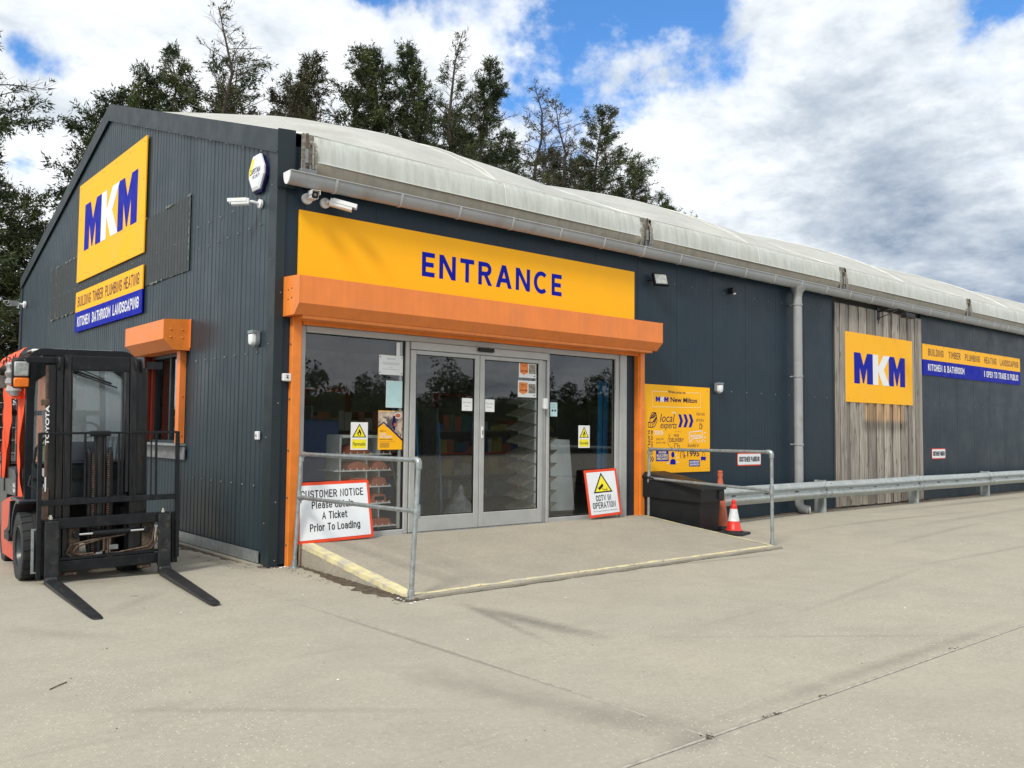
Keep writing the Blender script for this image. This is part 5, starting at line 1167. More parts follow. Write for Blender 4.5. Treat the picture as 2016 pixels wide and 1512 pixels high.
bullet('left camera of the pair under the gutter end, facing the yard', (.36, -.004, 4.37), (0,-1,0), (-.18, -.95, -.10), L_=.16, scale=1.0, arm=.10)
bullet('right camera of the pair under the gutter end, pointing along the front', (.60, -.004, 4.36), (0,-1,0), (.80, -.50, -.22), L_=.28, scale=.98, arm=.09)
# alarm
s = sign('alarm_box', 'white and navy hexagonal alarm box high on the gable by the corner', 'alarm')
ca, cb = -at(505, 350, 0, -.05)[1]+.03, 4.72; hx = lambda k: [(ca+x*k, cb+y*k) for x, y in ((0,.36),(.19,.20),(.19,-.16),(.06,-.36),(-.06,-.36),(-.19,-.16),(-.19,.20))]
hx = lambda k: [(ca+x*k, cb+y*k) for x, y in ((-.10,.215),(.10,.215),(.21,.05),(.21,-.05),(.10,-.215),(-.10,-.215),(-.21,-.05),(-.21,.05))]
mb = MB(); mb.prism([(x+.010, y-.022) for x, y in hx(1.05)], GABLE, .012, .045); mb.build('alarm_base', MT['navy'], s)
alw = MT['signwhite']
mb = MB(); n = 8; ly = [(1, .046), (1, .068), (.84, .085)]
vs = [GABLE(ca+(x-ca)*k, cb+(y-cb)*k, c) for k, c in ly for x, y in hx(1)]; mb.add(vs, [(j*n+i, j*n+(i+1) % n, (j+1)*n+(i+1) % n, (j+1)*n+i) for j in range(2) for i in range(n)]+[tuple(2*n+i for i in range(n))]); mb.build('alarm_cover', alw, s)
mb = MB(); h8 = hx(.80); flat(mb, GABLE, [h8[7], h8[0], (ca-.01, h8[0][1]), (ca-.11, cb-.02), h8[6]], .0862); mb.build('yellow_flash', MT['haz'], s)
mb = MB(); text(mb, 'CAPSTAN', GABLE, ca-.15, ca+.15, cb-.02, cb+.05, .0872, .01); text(mb, 'SECURITY', GABLE, ca-.07, ca+.14, cb-.075, cb-.035, .0872, .0); mb.build('lettering', MT['navy'], s)
# floodlights, sensor, small boxes
s = sign('floodlight', 'black floodlight with pale lens tilted down at the right end of the entrance sign', 'lamp')
mb = MB(); P = PL((6.72,-.17,4.15), (.93,-.37,0), (.08,.30,.95)); mb.prism([(-.13,-.11),(.13,-.11),(.13,.11),(-.13,.11)], P, -.05, 0); mb.prism([(-.13,-.11),(.13,-.11),(.13,-.09),(-.13,-.09)], P, .0005, .012); mb.prism([(-.13,.09),(.13,.09),(.13,.11),(-.13,.11)], P, .0005, .012); mb.prism([(-.13,-.089),(-.11,-.089),(-.11,.089),(-.13,.089)], P, .0005, .012); mb.prism([(.11,-.089),(.13,-.089),(.13,.089),(.11,.089)], P, .0005, .012); mb.build('lamp_housing', MT['black'], s)
mb = MB(); mb.prism([(-.108,-.088),(.108,-.088),(.108,.088),(-.108,.088)], P, .001, .003); mb.build('lamp_lens', MT['lens'], s)
mb = MB(); mb.tube([(6.60,-.004,4.13),(6.62,-.08,4.13),(6.70,-.13,4.14)], .014, 6); mb.build('bracket_arm', MT['black'], s)
s = sign('motion_detector', 'small black sensor with white eye on the front wall left of the downpipe', 'sensor')
mb = MB(); mb.bbox(8.80, 8.93, -.11, -.004, 4.155, 4.26, .01); mb.build('sensor_body', MT['black'], s); mb = MB(); mb.lathe([(0,-.03),(.03,-.02),(.035,0)], (8.87,-.09,4.16), 10); mb.build('sensor_eye', MT['gutterw'], s, smooth=True)
s = sign('sign_lamp', 'black arm lamp reaching out over the timber bay logo sign', 'lamp')
q0 = at(1728, 618, 1, -.06); q1 = at(1780, 612, 1, -.55); q2 = at(1748, 626, 1, -.62)
mb = MB(); mb.bbox(q0[0]-.06, q0[0]+.06, -.08, -.045, q0[2]-.14, q0[2]+.14); mb.build('wall_plate', MT['black'], s)
mb = MB(); mb.tube([(q0[0],-.08,q0[2]+.05),(q0[0]+.25,-.40,q0[2]+.10),tuple(q1)], .018, 6); mb.tube([(q0[0],-.08,q0[2]-.10),(q0[0]+.15,-.20,q0[2]-.02),(q0[0]+.25,-.40,q0[2]+.08)], .012, 6); mb.tube([(q0[0]-.02,-.07,q0[2]-.1),(q0[0]-.03,-.1,q0[2]-.22),(q0[0]+.04,-.1,q0[2]-.2)], .006, 5); mb.build('lamp_arm', MT['black'], s)
mb = MB(); mb.bbox(q1[0]-.12, q1[0]+.30, -.66, -.52, q1[2]-.16, q1[2]-.06, .01); mb.tube([tuple(q1),(q1[0]+.08,-.58,q1[2]-.06)], .014, 6); mb.build('lamp_head', MT['black'], s)
s = sign('call_box', 'small white key switch box on the left orange shutter rail', 'switch box')
mb = MB(); mb.bbox(.085, .185, -.075, -.022, 2.16, 2.25, .008); mb.build('box_body', MT['gutterw'], s); mb = MB(); mb.tube([(.135,-.075,2.205),(.135,-.082,2.205)], .012, 10); mb.box(.12,.15,-.0755+.0,-.074,2.225,2.235); mb.build('key_barrel', MT['black'], s)
s = sign('bell_push', 'small cream bell push on the gable near the corner', 'switch box')
mb = MB(); mb.bbox(-.045, -.012, .30, .39, 1.47, 1.57, .006); mb.build('push_body', MT['signwhite'], s); mb = MB(); mb.bbox(-.052, -.046, .33, .36, 1.505, 1.535, .002); mb.build('push_button', MT['greyink'], s)
# ================================================================== RAILINGS
def rail(name, label, b1, t1, b2, t2, mid1, mid2, r=.024):
    s = sign(name, label, 'railing'); b1, t1, b2, t2, mid1, mid2 = map(Vector, (b1, t1, b2, t2, mid1, mid2))
    for b, t in ((b1, t1), (b2, t2)):
        mb = MB(); mb.tube([b, t], r, 12); mb.build('post', MT['galv'], s, smooth=True)
        mb = MB(); mb.lathe([(0,.0),(.062,0),(.062,.008),(.034,.014),(.034,.085),(.026,.09)], tuple(b), 16); 
        for k in (0, 1): mb.tube([b+Vector((-.042 if k else .042, 0, .01)), b+Vector((-.042 if k else .042, 0, .026))], .010, 6)
        mb.build('base_flange', MT['galv'], s, smooth=True)
    mb = MB(); mb.tube([t1, t2], r, 12); mb.build('top_rail', MT['galv'], s, smooth=True)
    mb = MB(); mb.tube([mid1, mid2], r*.92, 12); mb.build('middle_rail', MT['galv'], s, smooth=True)
    dr = (t2-t1).normalized()
    for (c, sgn, md) in ((t1, 1, mid1), (t2, -1, mid2)):
        mb = MB(); mb.tube([c-Vector((0,0,.085)), c-Vector((0,0,.03)), c-Vector((0,0,.008))+dr*sgn*.008, c+dr*sgn*.03, c+dr*sgn*.075], r*1.36, 12); mb.build('elbow', MT['galv'], s, smooth=True)
        mb = MB(); mb.tube([md-Vector((0,0,.065)), md+Vector((0,0,.065))], r*1.36, 12); mb.tube([md, md+(mid2-mid1).normalized()*sgn*.075], r*1.3, 12); mb.build('tee_fitting', MT['galv'], s, smooth=True)
b1 = at(579, 1118, 2, .0); b2 = at(809, 1180, 2, .0)
rail('handrail', 'galvanised tube railing on the left flank of the ramp, in front of the notice board', b1, at(593, 894, 1, b1[1]), b2, at(824.5, 906, 1, b2[1]), at(588.5, 979.5, 1, b1[1]), at(821, 1007, 1, b2[1]))
b1 = (6.415, -.17, .05); b2 = (6.50, -2.40, .0)
rail('handrail', 'galvanised tube railing on the right flank of the ramp, in front of the black bin', b1, (6.43, -.17, 1.335), b2, at(1519, 890, 1, -2.40), (6.42, -.17, .865), at(1519, 966, 1, -2.40))
# ================================================================== BARRIER
s = sign('crash_barrier', 'long galvanised crash barrier running along the right part of the front wall', 'barrier')
prof = [(0,0),(-.018,.012),(-.050,.05),(-.075,.075),(-.078,.10),(-.05,.125),(-.02,.15),(-.015,.165),(-.02,.18),(-.05,.205),(-.078,.23),(-.075,.255),(-.050,.28),(-.018,.318),(0,.33)]
def beam(x0, x1, off):
    vs = []; fs = []; n = len(prof); N_ = 6
    for k in range(N_+1):
        x = x0+(x1-x0)*k/N_; z0 = .345+.004*math.sin(x*1.3)
        vs += [(x, -.38+y-off, z0+z) for y, z in prof]
    for k in range(N_):
        for j in range(n-1): fs.append((k*n+j, k*n+j+1, (k+1)*n+j+1, (k+1)*n+j))
    o = len(vs); vs += [(x, y+.004, z) for x, y, z in vs]; fs += [tuple(o+i for i in reversed(f)) for f in fs]
    return MB().add(vs, fs).build('barrier_beam', MT['galvr'], s, smooth=True)
PX = [7.52, 11.45, 15.42, 19.35, 23.28, 27.2, 31.1, 35.0]
for i in range(len(PX)-1): beam(PX[i]-.16, PX[i+1]+.16, .0045*(i % 2))
for i, x in enumerate(PX):
    mb = MB(); mb.box(x-.05, x-.044, -.36, -.20, gh(x,0)-.02, .70); mb.box(x-.0439, x+.05, -.366, -.360, gh(x,0)-.02, .70); mb.box(x-.11,x-.0501,-.206,-.20,gh(x,0)-.02,.70); mb.build('barrier_post', MT['galvr'], s)
mb = MB(); sl = MB()
for i, x in enumerate(PX):
    for dx in (-.10, .10):
        for z in (.40, .46, .57, .63):
            p = (x+dx, -.452 if z in (.46,.57) else -.425, z); mb.tube([p, (p[0], p[1]-.02, p[2])], .012, 6)
    mb.tube([(x,-.395,.51),(x,-.425,.51)], .016, 6)
for x in np.arange(8.4, 35, 1.0):
    if min(abs(x-p) for p in PX) > .3: sl.box(x-.06, x+.06, -.4045, -.400, .503, .517)
tag(mb.build('barrier_bolts', MT['steel'], s), kind='stuff'); tag(sl.build('beam_slots', MT['ink'], s), kind='stuff')
# ================================================================== BIN AND CONES
s = empty('grit_bin', (6.70, -.97, .0), (0,0,R(4)), label='black plastic bin with sloping lid between the right railing and the cones', cat='bin')
def bf(a, b, z): # a along front (0..1), b depth (0..1)
    t = z/.86; ex = .055*t
    return (-ex-.0+(a)*(.50+2*ex)-.22*b*0-.20*b, -ex+b*(.93+ex), z)
mb = MB()
def frust(mb, z0, z1, e0=0, e1=0):
    vs = []
    for z, e_ in ((z0, e0), (z1, e1)):
        for a, b in ((0,0),(1,0),(1,1),(0,1)):
            x, y, zz = bf(a, b, z if z < .5 else z); vs.append((x+(2*a-1)*e_, y+(2*b-1)*e_, zz))
    return mb.add(vs, [(0,1,5,4),(1,2,6,5),(2,3,7,6),(3,0,4,7),(0,3,2,1),(4,5,6,7)])
frust(mb, .0, .66)
body = mb.build('bin_body', MT['black'], s)
mb = MB(); vs = []
def rimz(b, top): return (.52 if not top else .70)+(.0 if not top else .19*b)+(.05*b if not top else 0)
for top in (0, 1):
    for a, b in ((0,0),(1,0),(1,1),(0,1)):
        x, y, _ = bf(a, b, .72); vs.append((x+(2*a-1)*.035, y+(2*b-1)*.03, rimz(b, top)))
mb.add(vs, [(0,1,5,4),(1,2,6,5),(2,3,7,6),(3,0,4,7),(0,3,2,1),(4,5,6,7)]); mb.build('bin_rim', MT['black'], s)
mb = MB(); vs = []
for k, e_ in ((.002, .055), (.03, .055), (.075, -.03)):
    for a, b in ((0,0),(1,0),(1,1),(0,1)):
        x, y, _ = bf(a, b, .74); vs.append((x+(2*a-1)*e_, y+(2*b-1)*e_, rimz(b, 1)+k))
mb.add(vs, [(0,1,5,4),(1,2,6,5),(2,3,7,6),(3,0,4,7),(4,5,9,8),(5,6,10,9),(6,7,11,10),(7,4,8,11),(8,9,10,11),(0,3,2,1)]); mb.build('bin_lid', MT['black'], s)
mb = MB(); mb.bbox(.40, .56, -.10, -.06, .55, .69, .01); mb.box(-.115, -.088, .30, .42, .60, .76); mb.build('bin_handle', MT['black'], s)
def cone(label, loc, h, rb, mats, sq, tall=False):
    s = empty('traffic_cone', loc, (0,0,R(14)), label=label, cat='traffic cone')
    mb = MB(); q = sq/2; mb.prism([(-q+.04,-q),(q-.04,-q),(q,-q+.04),(q,q-.04),(q-.04,q),(-q+.04,q),(-q,q-.04),(-q,-q+.04)], lambda a,b,c: Vector((a,b,c)), 0, .035)
    mb.lathe([(rb*1.28,.035),(rb*1.22,.06),(rb*1.02,.07)], (0,0,0), 20); mb.build('cone_base', MT['rubber'] if not tall else MT['rubber'], s)
    z0 = .065; R_ = lambda t: rb*(1-t)+.028*t
    if tall:
        pr = [(rb*1.06, z0)]+[(R_(t)*(1+.0), z0+(h-z0-.05)*t) for t in (0,.1,.3,.5,.7,.85,.93)]+[(.045,h-.07),(.04,h-.045),(.043,h-.04),(.043,h-.012),(.03,h),(0,h)]
        mb = MB(); mb.lathe(pr, (0,0,0), 22)
        mb.v = [(x+.018*mnoise.noise(Vector((x*6,y*6,z*5)))*(z < .5), y+.018*mnoise.noise(Vector((x*5,y*7,z*4+4)))*(z < .5), z) for x, y, z in mb.v]
        mb.build('cone_body', MT[mats[0]], s, smooth=True)
    else:
        mb = MB(); mb.lathe([(rb*1.15,z0),(rb*1.05,z0+.015),(R_(.0),z0+.02),(R_(.30),z0+(h-z0)*.30)], (0,0,0), 24); mb.build('cone_body', MT[mats[0]], s, smooth=True)
        mb = MB(); mb.lathe([(R_(.30)+.002,z0+(h-z0)*.30),(R_(.70)+.002,z0+(h-z0)*.70)], (0,0,0), 24); mb.build('reflective_sleeve', MT['conewhite'], s, smooth=True)
        mb = MB(); hh = h-z0; mb.lathe([(R_(.70),z0+hh*.70),(R_(.80)+.004,z0+hh*.80),(R_(.82)*.8,z0+hh*.83),(.030,z0+hh*.86),(.036,z0+hh*.90),(.036,z0+hh*.96),(.022,h),(0,h)], (0,0,0), 20); mb.build('cone_tip', MT[mats[0]], s, smooth=True)
cone('small red traffic cone with white reflective band beside the black bin', (7.27, -1.20, .006), .545, .115, ('conered',), .42)
cone('tall faded orange traffic cone without bands, partly behind the bin', (7.60, -.70, .012), .97, .135, ('coneorange',), .40, True)
# ================================================================== FORKLIFT (local: x right, y back, forks towards -y)
FL = empty('forklift', (-1.80, .78, 0), (0, R(-1.2), R(-3.2)), label='orange and black forklift truck parked against the gable with forks on the ground', cat='forklift')
def fp(mb, nm, mt, par=None, sm=False): return mb.build(nm, MT[mt] if isinstance(mt, str) else mt, par or FL, smooth=sm)
# tyres
def tyre(cx_, cy_, r, w_, rim='ftgrey'):
    t = tag(empty('front_tyre' if cy_ < .5 else 'rear_tyre', (cx_, cy_, r))); t.parent = FL
    out = -1 if cx_ < 0 else 1
    pr = [(r*.60,-w_*.42),(r*.66,-w_*.46),(r*.86,-w_*.5),(r*.97,-w_*.47),(r,-w_*.40),(r,w_*.40),(r*.97,w_*.47),(r*.86,w_*.5),(r*.66,w_*.46),(r*.60,w_*.42)]
    mb = MB(); mb.lathe(pr, (0,0,0), 48, 'x'); fp(mb, 'tyre_carcass', 'rubber', t, True)
    mb = MB()
    for k in range(22):
        for sd_ in (-1, 1):
            a0, a1 = 2*math.pi*(k+(.5 if sd_ > 0 else 0))/22, 2*math.pi*(k+.82+(.5 if sd_ > 0 else 0))/22
            x0, x1 = (.015*sd_, w_*.475*sd_)
            vs = []
            for rr_ in (r*.985, r*1.022):
                for a in (a0, (a0+a1)/2, a1):
                    for x in (x0, x1): vs.append((x, rr_*math.cos(a+abs(x)*.5), rr_*math.sin(a+abs(x)*.5)))
            mb.add(vs, [(6,7,9,8),(8,9,11,10),(0,1,7,6),(4,5,11,10),(0,2,8,6),(2,4,10,8),(1,3,9,7),(3,5,11,9)])
    tag(fp(mb, 'tread_lugs', 'rubber', t), kind='stuff')
    mb = MB(); mb.lathe([(0,-.02*out),(r*.25,-.02*out),(r*.30,.02*out),(r*.50,.0*out),(r*.58,w_*.30*out),(r*.62,w_*.44*out),(r*.60,w_*.46*out)], (0,0,0), 32, 'x'); fp(mb, 'wheel_rim', rim, t, True)
    mb = MB(); mb.lathe([(0,.07*out),(r*.16,.07*out),(r*.20,.05*out),(r*.20,0)], (0,0,0), 20, 'x')
    for k in range(7): a = k*2*math.pi/7; mb.tube([(.0,r*.30*math.cos(a),r*.30*math.sin(a)),(.05*out,r*.30*math.cos(a),r*.30*math.sin(a))], .016, 6)
    fp(mb, 'wheel_hub', 'rust', t, True)
tyre(-.495, .03, .35, .25); tyre(.495, .03, .35, .25); tyre(-.47, 1.62, .27, .18); tyre(.47, 1.62, .27, .18)
# body: chassis and side panels
side = [(.42,.16),(1.30,.14),(1.42,.30),(1.42,.72),(.95,.80),(.62,.84),(.48,.62),(.42,.44)]
for sx in (-1, 1):
    mb = MB(); mb.prism(side, lambda a, b, c, sx=sx: Vector((sx*c, a, b)), .38, .60); fp(mb, 'chassis_side', 'ftred')
for sx in (-1, 1):
    mb = MB(); mb.prism([(.46,.50),(.60,.44),(.78,.42),(.80,.46),(.60,.52),(.52,.70),(.50,.80),(.46,.80)], lambda a, b, c, sx=sx: Vector((sx*c, a, b)), .40, .635)
    mb.prism([(.50,.36),(.86,.36),(.86,.45),(.50,.45)], lambda a, b, c, sx=sx: Vector((sx*c, a, b)), .40, .64)
    fp(mb, 'step_tread', 'ftblack')
for sx in (-1, 1):   # wheel arch fenders: over the top and down behind the tyre
    n = 8; pts = [( .03+.43*math.cos(R(100-95*k/n)), .38+.45*math.sin(R(100-95*k/n))) for k in range(n+1)]
    inner = [(.03+(y-.03)*.93, .38+(z-.38)*.95) for y, z in pts]
    mb = MB(); mb.prism(pts+inner[::-1], lambda a, b, c, sx=sx: Vector((sx*c, a, b)), .36, .625); fp(mb, 'fender', 'ftgrey', None, True)
mb = MB(); mb.bbox(-.63, .63, -.10, .52, .815, .845, .01); fp(mb, 'floor_plate', 'ftgrey')
mb = MB()   # counterweight
mb.prism([(1.42,.16),(2.02,.22),(2.12,.55),(2.08,1.02),(1.42,1.06)], lambda a,b,c: Vector((c,a,b)), -.55, .55); fp(mb, 'counterweight', 'ftgrey')
mb = MB(); mb.prism([(.62,.84),(1.42,.82),(1.42,1.08),(1.36,1.14),(.74,1.12),(.64,1.04)], lambda a,b,c: Vector((c,a,b)), -.56, .56); fp(mb, 'engine_hood', 'ftgrey', None, True)
mb = MB(); text(mb, '25', PL((-.562,.80,.87),(0,-1,0),(0,0,1)), -.02, .12, .0, .11, .002, .02, shear=-.1, rot=90)
text(mb, 'DIESEL', PL((-.562,.80,.87),(0,-1,0),(0,0,1)), .125, .155, .0, .11, .002, .01, rot=90)
text(mb, 'SAS', PL((-.602,.70,.30),(0,-1,0),(0,0,1)), -.02, .07, .02, .09, .002, .02); fp(mb, 'lettering', 'white')
# dash, floor, front cowl
mb = MB(); mb.prism([(-.06,.845),(-.06,1.20),(.04,1.235),(.12,1.20),(.14,.845)], lambda a,b,c: Vector((c,a,b)), -.50, .50); fp(mb, 'front_cowl', 'ftgrey')
mb = MB(); mb.box(-.50,.50,-.075,-.061,1.04,1.07); mb.box(-.5,.5,-.075,-.061,1.19,1.215); fp(mb, 'cowl_seam', 'ftblack')
mb = MB(); mb.box(-.42,-.34,-.0645,-.061,1.08,1.17); mb.box(-.40,-.35,-.0645,-.061,.93,1.0); fp(mb, 'data_label', 'white')
mb = MB(); mb.prism([(.02,1.235),(.20,1.235),(.16,1.42),(.06,1.44)], lambda a,b,c: Vector((c,a,b)), -.18, .22); fp(mb, 'dashboard', 'ftgrey', None, True)
mb = MB(); c0 = Vector((.04,.34,1.56)); tl = Euler((R(-32),0,0)).to_matrix(); mb.tube([c0+tl@Vector((.175*math.cos(a),.175*math.sin(a),0)) for a in [k*math.pi/12 for k in range(24)]], .015, 8, closed=True)
for a in (.5, 2.6, 4.7): mb.tube([c0, c0+tl@Vector((.17*math.cos(a),.17*math.sin(a),0))], .012, 6)
mb.tube([c0, c0+tl@Vector((0,0,-.22))], .025, 8); fp(mb, 'steering_wheel', 'black', None, True)
mb = MB(); mb.bbox(-.22,.24,.62,1.10,1.13,1.27,.05); mb.prism([(1.0,1.27),(1.12,1.27),(1.22,1.78),(1.14,1.80)], lambda a,b,c: Vector((c,a,b)), -.22, .24); mb.bbox(-.12,.14,1.17,1.24,1.80,1.95,.03); fp(mb, 'seat', 'seatm', None, True)
mb = MB(); 
for k in range(4): mb.tube([(.26+.05*k,.14,1.23),(.27+.05*k,.10,1.45)], .010, 6); mb.tube([(.27+.05*k,.10,1.44),(.272+.05*k,.098,1.49)], .020, 8)
mb.tube([(-.42,.10,1.23),(-.40,.05,1.40),(-.32,.02,1.46)], .009, 5); fp(mb, 'control_levers', 'black', None, True)
mb = MB(); mb.lathe([(0,-.09),(.06,-.07),(.10,0),(.085,.08),(0,.13)], (0,0,0), 14); o = fp(mb, 'hi_vis_bundle', 'hivis', None, True); o.location = (-.33, .26, 1.30); o.scale = (.9,.7,1.3)
# overhead guard: rounded front arch, side rails, rear posts
mb = MB()
n = 8; arch = [(-.525,.07,.84),(-.525,.065,1.3),(-.52,.06,1.9),(-.505,.06,2.22)]+[(-.395-.11*math.cos(math.pi/2*k/n), .06, 2.30+.11*math.sin(math.pi/2*k/n)) for k in range(1, n+1)]+[(.395+.11*math.sin(math.pi/2*k/n), .06, 2.30+.11*math.cos(math.pi/2*k/n)) for k in range(0, n+1)]+[(.52,.06,1.9),(.525,.065,1.3),(.525,.07,.84)]
def ribbon(pts, w_, th):
    """flat section swept along an arch in x-z"""
    m_ = MB(); vs = []; N_ = len(pts)
    for i, p in enumerate(pts):
        p = Vector(p); t = (Vector(pts[min(i+1, N_-1)])-Vector(pts[max(i-1, 0)])).normalized(); nn_ = Vector((0,1,0)).cross(t).normalized()
        for a, b in ((-1,-1),(1,-1),(1,1),(-1,1)): vs.append(p+nn_*a*th/2+Vector((0,1,0))*b*w_/2)
    fs = []
    for i in range(N_-1):
        for k in range(4): fs.append((i*4+k, i*4+(k+1) % 4, (i+1)*4+(k+1) % 4, (i+1)*4+k))
    fs += [(0,1,2,3), ((N_-1)*4+3,(N_-1)*4+2,(N_-1)*4+1,(N_-1)*4)]
    return m_.add(vs, fs)
fp(ribbon(arch, .10, .075), 'guard_front', 'ftblack', None, True)
mb = MB(); mb.bbox(-.40,.40,.012,.10,2.29,2.375,.01); fp(mb, 'guard_header', 'ftblack')
rear = [(x, y+1.55, z) for x, y, z in arch]; fp(ribbon(rear, .08, .07), 'guard_rear', 'ftblack', None, True)
mb = MB()
for sx in (-1, 1): mb.bbox(sx*.50-.035, sx*.50+.035, .10, 1.58, 2.29, 2.37, .02)
mb.box(-.48,.48,.60,.66,2.35,2.385); mb.box(-.48,.48,1.10,1.16,2.35,2.385); fp(mb, 'guard_rails', 'ftblack')
mb = MB(); mb.add([(-.49,.09,2.425),(.49,.09,2.425),(.49,1.6,2.425),(-.49,1.6,2.425),(-.30,.09,2.455),(.30,.09,2.455),(.30,1.6,2.455),(-.30,1.6,2.455)], [(0,1,5,4),(4,5,6,7),(3,7,6,2),(0,4,7,3),(1,2,6,5)]); mb.bbox(-.50,-.30,.10,.45,2.41,2.445,.01); fp(mb, 'roof_panel', 'rackw')
for sx in (-1, 1): mb = MB(); mb.prism([(sx*.485,2.08),(sx*.485,2.29),(sx*.20,2.29)], lambda a,b,c: Vector((a,c,b)), .035, .05); fp(mb, 'guard_gusset', 'ftblack')
# windscreen, rear window frame
mb = MB(); mb.box(-.485,.485,.06,.064,1.235,2.285); fp(mb, 'windscreen', 'cabglass')
mb = MB(); mb.box(-.48,.48,1.60,1.604,1.2,2.28); fp(mb, 'rear_window', 'cabglass')
mb = MB(); mb.box(-.49,.49,1.575,1.60,1.74,1.80); mb.box(-.49,.49,1.575,1.60,1.10,1.16); mb.box(-.03,.03,1.575,1.60,1.16,1.74); fp(mb, 'rear_frame', 'ftblack')
mb = MB(); mb.tube([(-.10,.025,2.22),(.28,.02,2.08)], .012, 6); mb.tube([(-.12,.02,2.20),(.34,.018,2.035)], .008, 5); mb.tube([(-.05,.02,2.24),(.20,.018,2.13)], .006, 5); mb.bbox(-.14,-.06,.0,.05,2.19,2.27,.01); fp(mb, 'wiper', 'black')
# side weather curtains (orange cloth)
def curtain(y0, x, w_, z0, z1, seed, flare=0):
    nz, ny = 44, 8; vs = []; fs = []
    for i in range(nz+1):
        v = i/nz; z = z0+(z1-z0)*v; ww = w_*(1+.28*math.sin(v*6.0+seed)+.35*max(0, .6-v)*flare)
        for j in range(ny+1):
            u = j/ny; vs.append((x-.035-.035*math.sin(u*5+v*4+seed)-.02*mnoise.noise(Vector((u*3, z*5, seed))), y0+ww*u, z+.01*mnoise.noise(Vector((u*4, seed, z*3)))))
    for i in range(nz):
        for j in range(ny): q = i*(ny+1)+j; fs.append((q, q+1, q+ny+2, q+ny+1))
    fp(MB().add(vs, fs), 'side_curtain', 'cloth', None, True)
    mb = MB(); mb.tube([(x-.082, y0+w_*.45, z0+(z1-z0)*k/14) for k in range(15)], .0045, 4); fp(mb, 'curtain_zip', 'black')
curtain(.10, -.53, .30, .865, 2.33, .4, .7); curtain(1.28, -.53, .26, 1.0, 2.34, 2.1)
def rcurt():
    vs = []; fs = []
    for i in range(31):
        v = i/30; z = .80+1.62*v
        for j in range(5): u = j/4; vs.append((.54+.03*math.sin(u*4+v*5)+.13*max(0, .45-v)*1.2, .12+.16*u, z))
    for i in range(30):
        for j in range(4): q = i*5+j; fs.append((q, q+1, q+6, q+5))
    fp(MB().add(vs, fs), 'side_curtain', 'cloth', None, True)
rcurt()
# rolled top curtain: orange hood with lacing, grey rag hanging
mb = MB(); vs = []; fs = []
for i in range(17):
    v = i/16
    for j in range(9):
        u = j/8; a = R(5+85*u); vs.append((-.52-.13*math.cos(a)-.02*mnoise.noise(Vector((u*4, v*6, 1))), .12+1.5*v, 2.22+.24*math.sin(a)+.015*mnoise.noise(Vector((u*5, v*8, 2)))))
for i in range(16):
    for j in range(8): q = i*9+j; fs.append((q, q+1, q+10, q+9))
fp(mb.add(vs, fs), 'rolled_hood', 'cloth', None, True)
mb = MB(); mb.tube([(-.655+.02*math.sin(k*.9), .10+.10*k, 2.36+.025*math.sin(k*1.7)) for k in range(12)], .006, 5)
for k in range(4): mb.tube([(-.66,.2+.25*k,2.37),(-.665,.22+.25*k,2.28),(-.655,.19+.25*k,2.22)], .005, 4)
fp(mb, 'hood_lacing', 'black')
mb = MB(); vs = []; fs = []
for i in range(14):
    v = i/13; r_ = .045+.03*math.sin(v*3.1)+.012*math.sin(v*24)
    for k in range(12): a = k*math.pi/6; vs.append((-.67+.03*v+r_*math.cos(a)*(1+.2*math.sin(3*a+v*5)), .20+.05*math.sin(v*3)+r_*math.sin(a), 2.30-.36*v))
for i in range(13):
    for k in range(12): fs.append((i*12+k, i*12+(k+1) % 12, (i+1)*12+(k+1) % 12, (i+1)*12+k))
fp(mb.add(vs, fs), 'hanging_rag', 'rag', None, True)
mb = MB(); vs = []; fs = []
for i in range(8):
    v = i/7; r_ = .06+.03*math.sin(v*3)
    for k in range(10): a = k*math.pi/5; vs.append((-.72+r_*math.cos(a)*(1+.3*math.sin(2*a+i)), .40+.3*v, 2.22-.10*math.sin(v*3)+r_*math.sin(a)))
for i in range(7):
    for k in range(10): fs.append((i*10+k, i*10+(k+1) % 10, (i+1)*10+(k+1) % 10, (i+1)*10+k))
fp(mb.add(vs, fs), 'hanging_rag', 'rag', None, True)
mb = MB(); 
for k in range(4): mb.lathe([(.048-.002*k,-.016),(.056-.002*k,0),(.048-.002*k,.016)], (-.655+.012*k,.23,2.06-.045*k), 12)
fp(mb, 'rag_bands', 'cloth', None, True)
# headlamp with indicator
hl = empty('headlamp', (-.615, -.03, 2.17)); hl.parent = FL
fp(MB().bbox(-.085,.085,0,.09,-.155,.165,.025), 'lamp_housing', 'black', hl, True)
fp(MB().bbox(-.068,.068,-.022,.004,-.03,.125,.02), 'clear_lens', 'lens', hl, True)
fp(MB().bbox(-.072,.072,-.024,.004,-.145,-.045,.02), 'amber_lens', 'amber', hl, True)
mb = MB(); mb.tube([(.07,.04,.0),(.13,.07,-.02)], .015, 6); fp(mb, 'lamp_bracket', 'ftblack', hl)
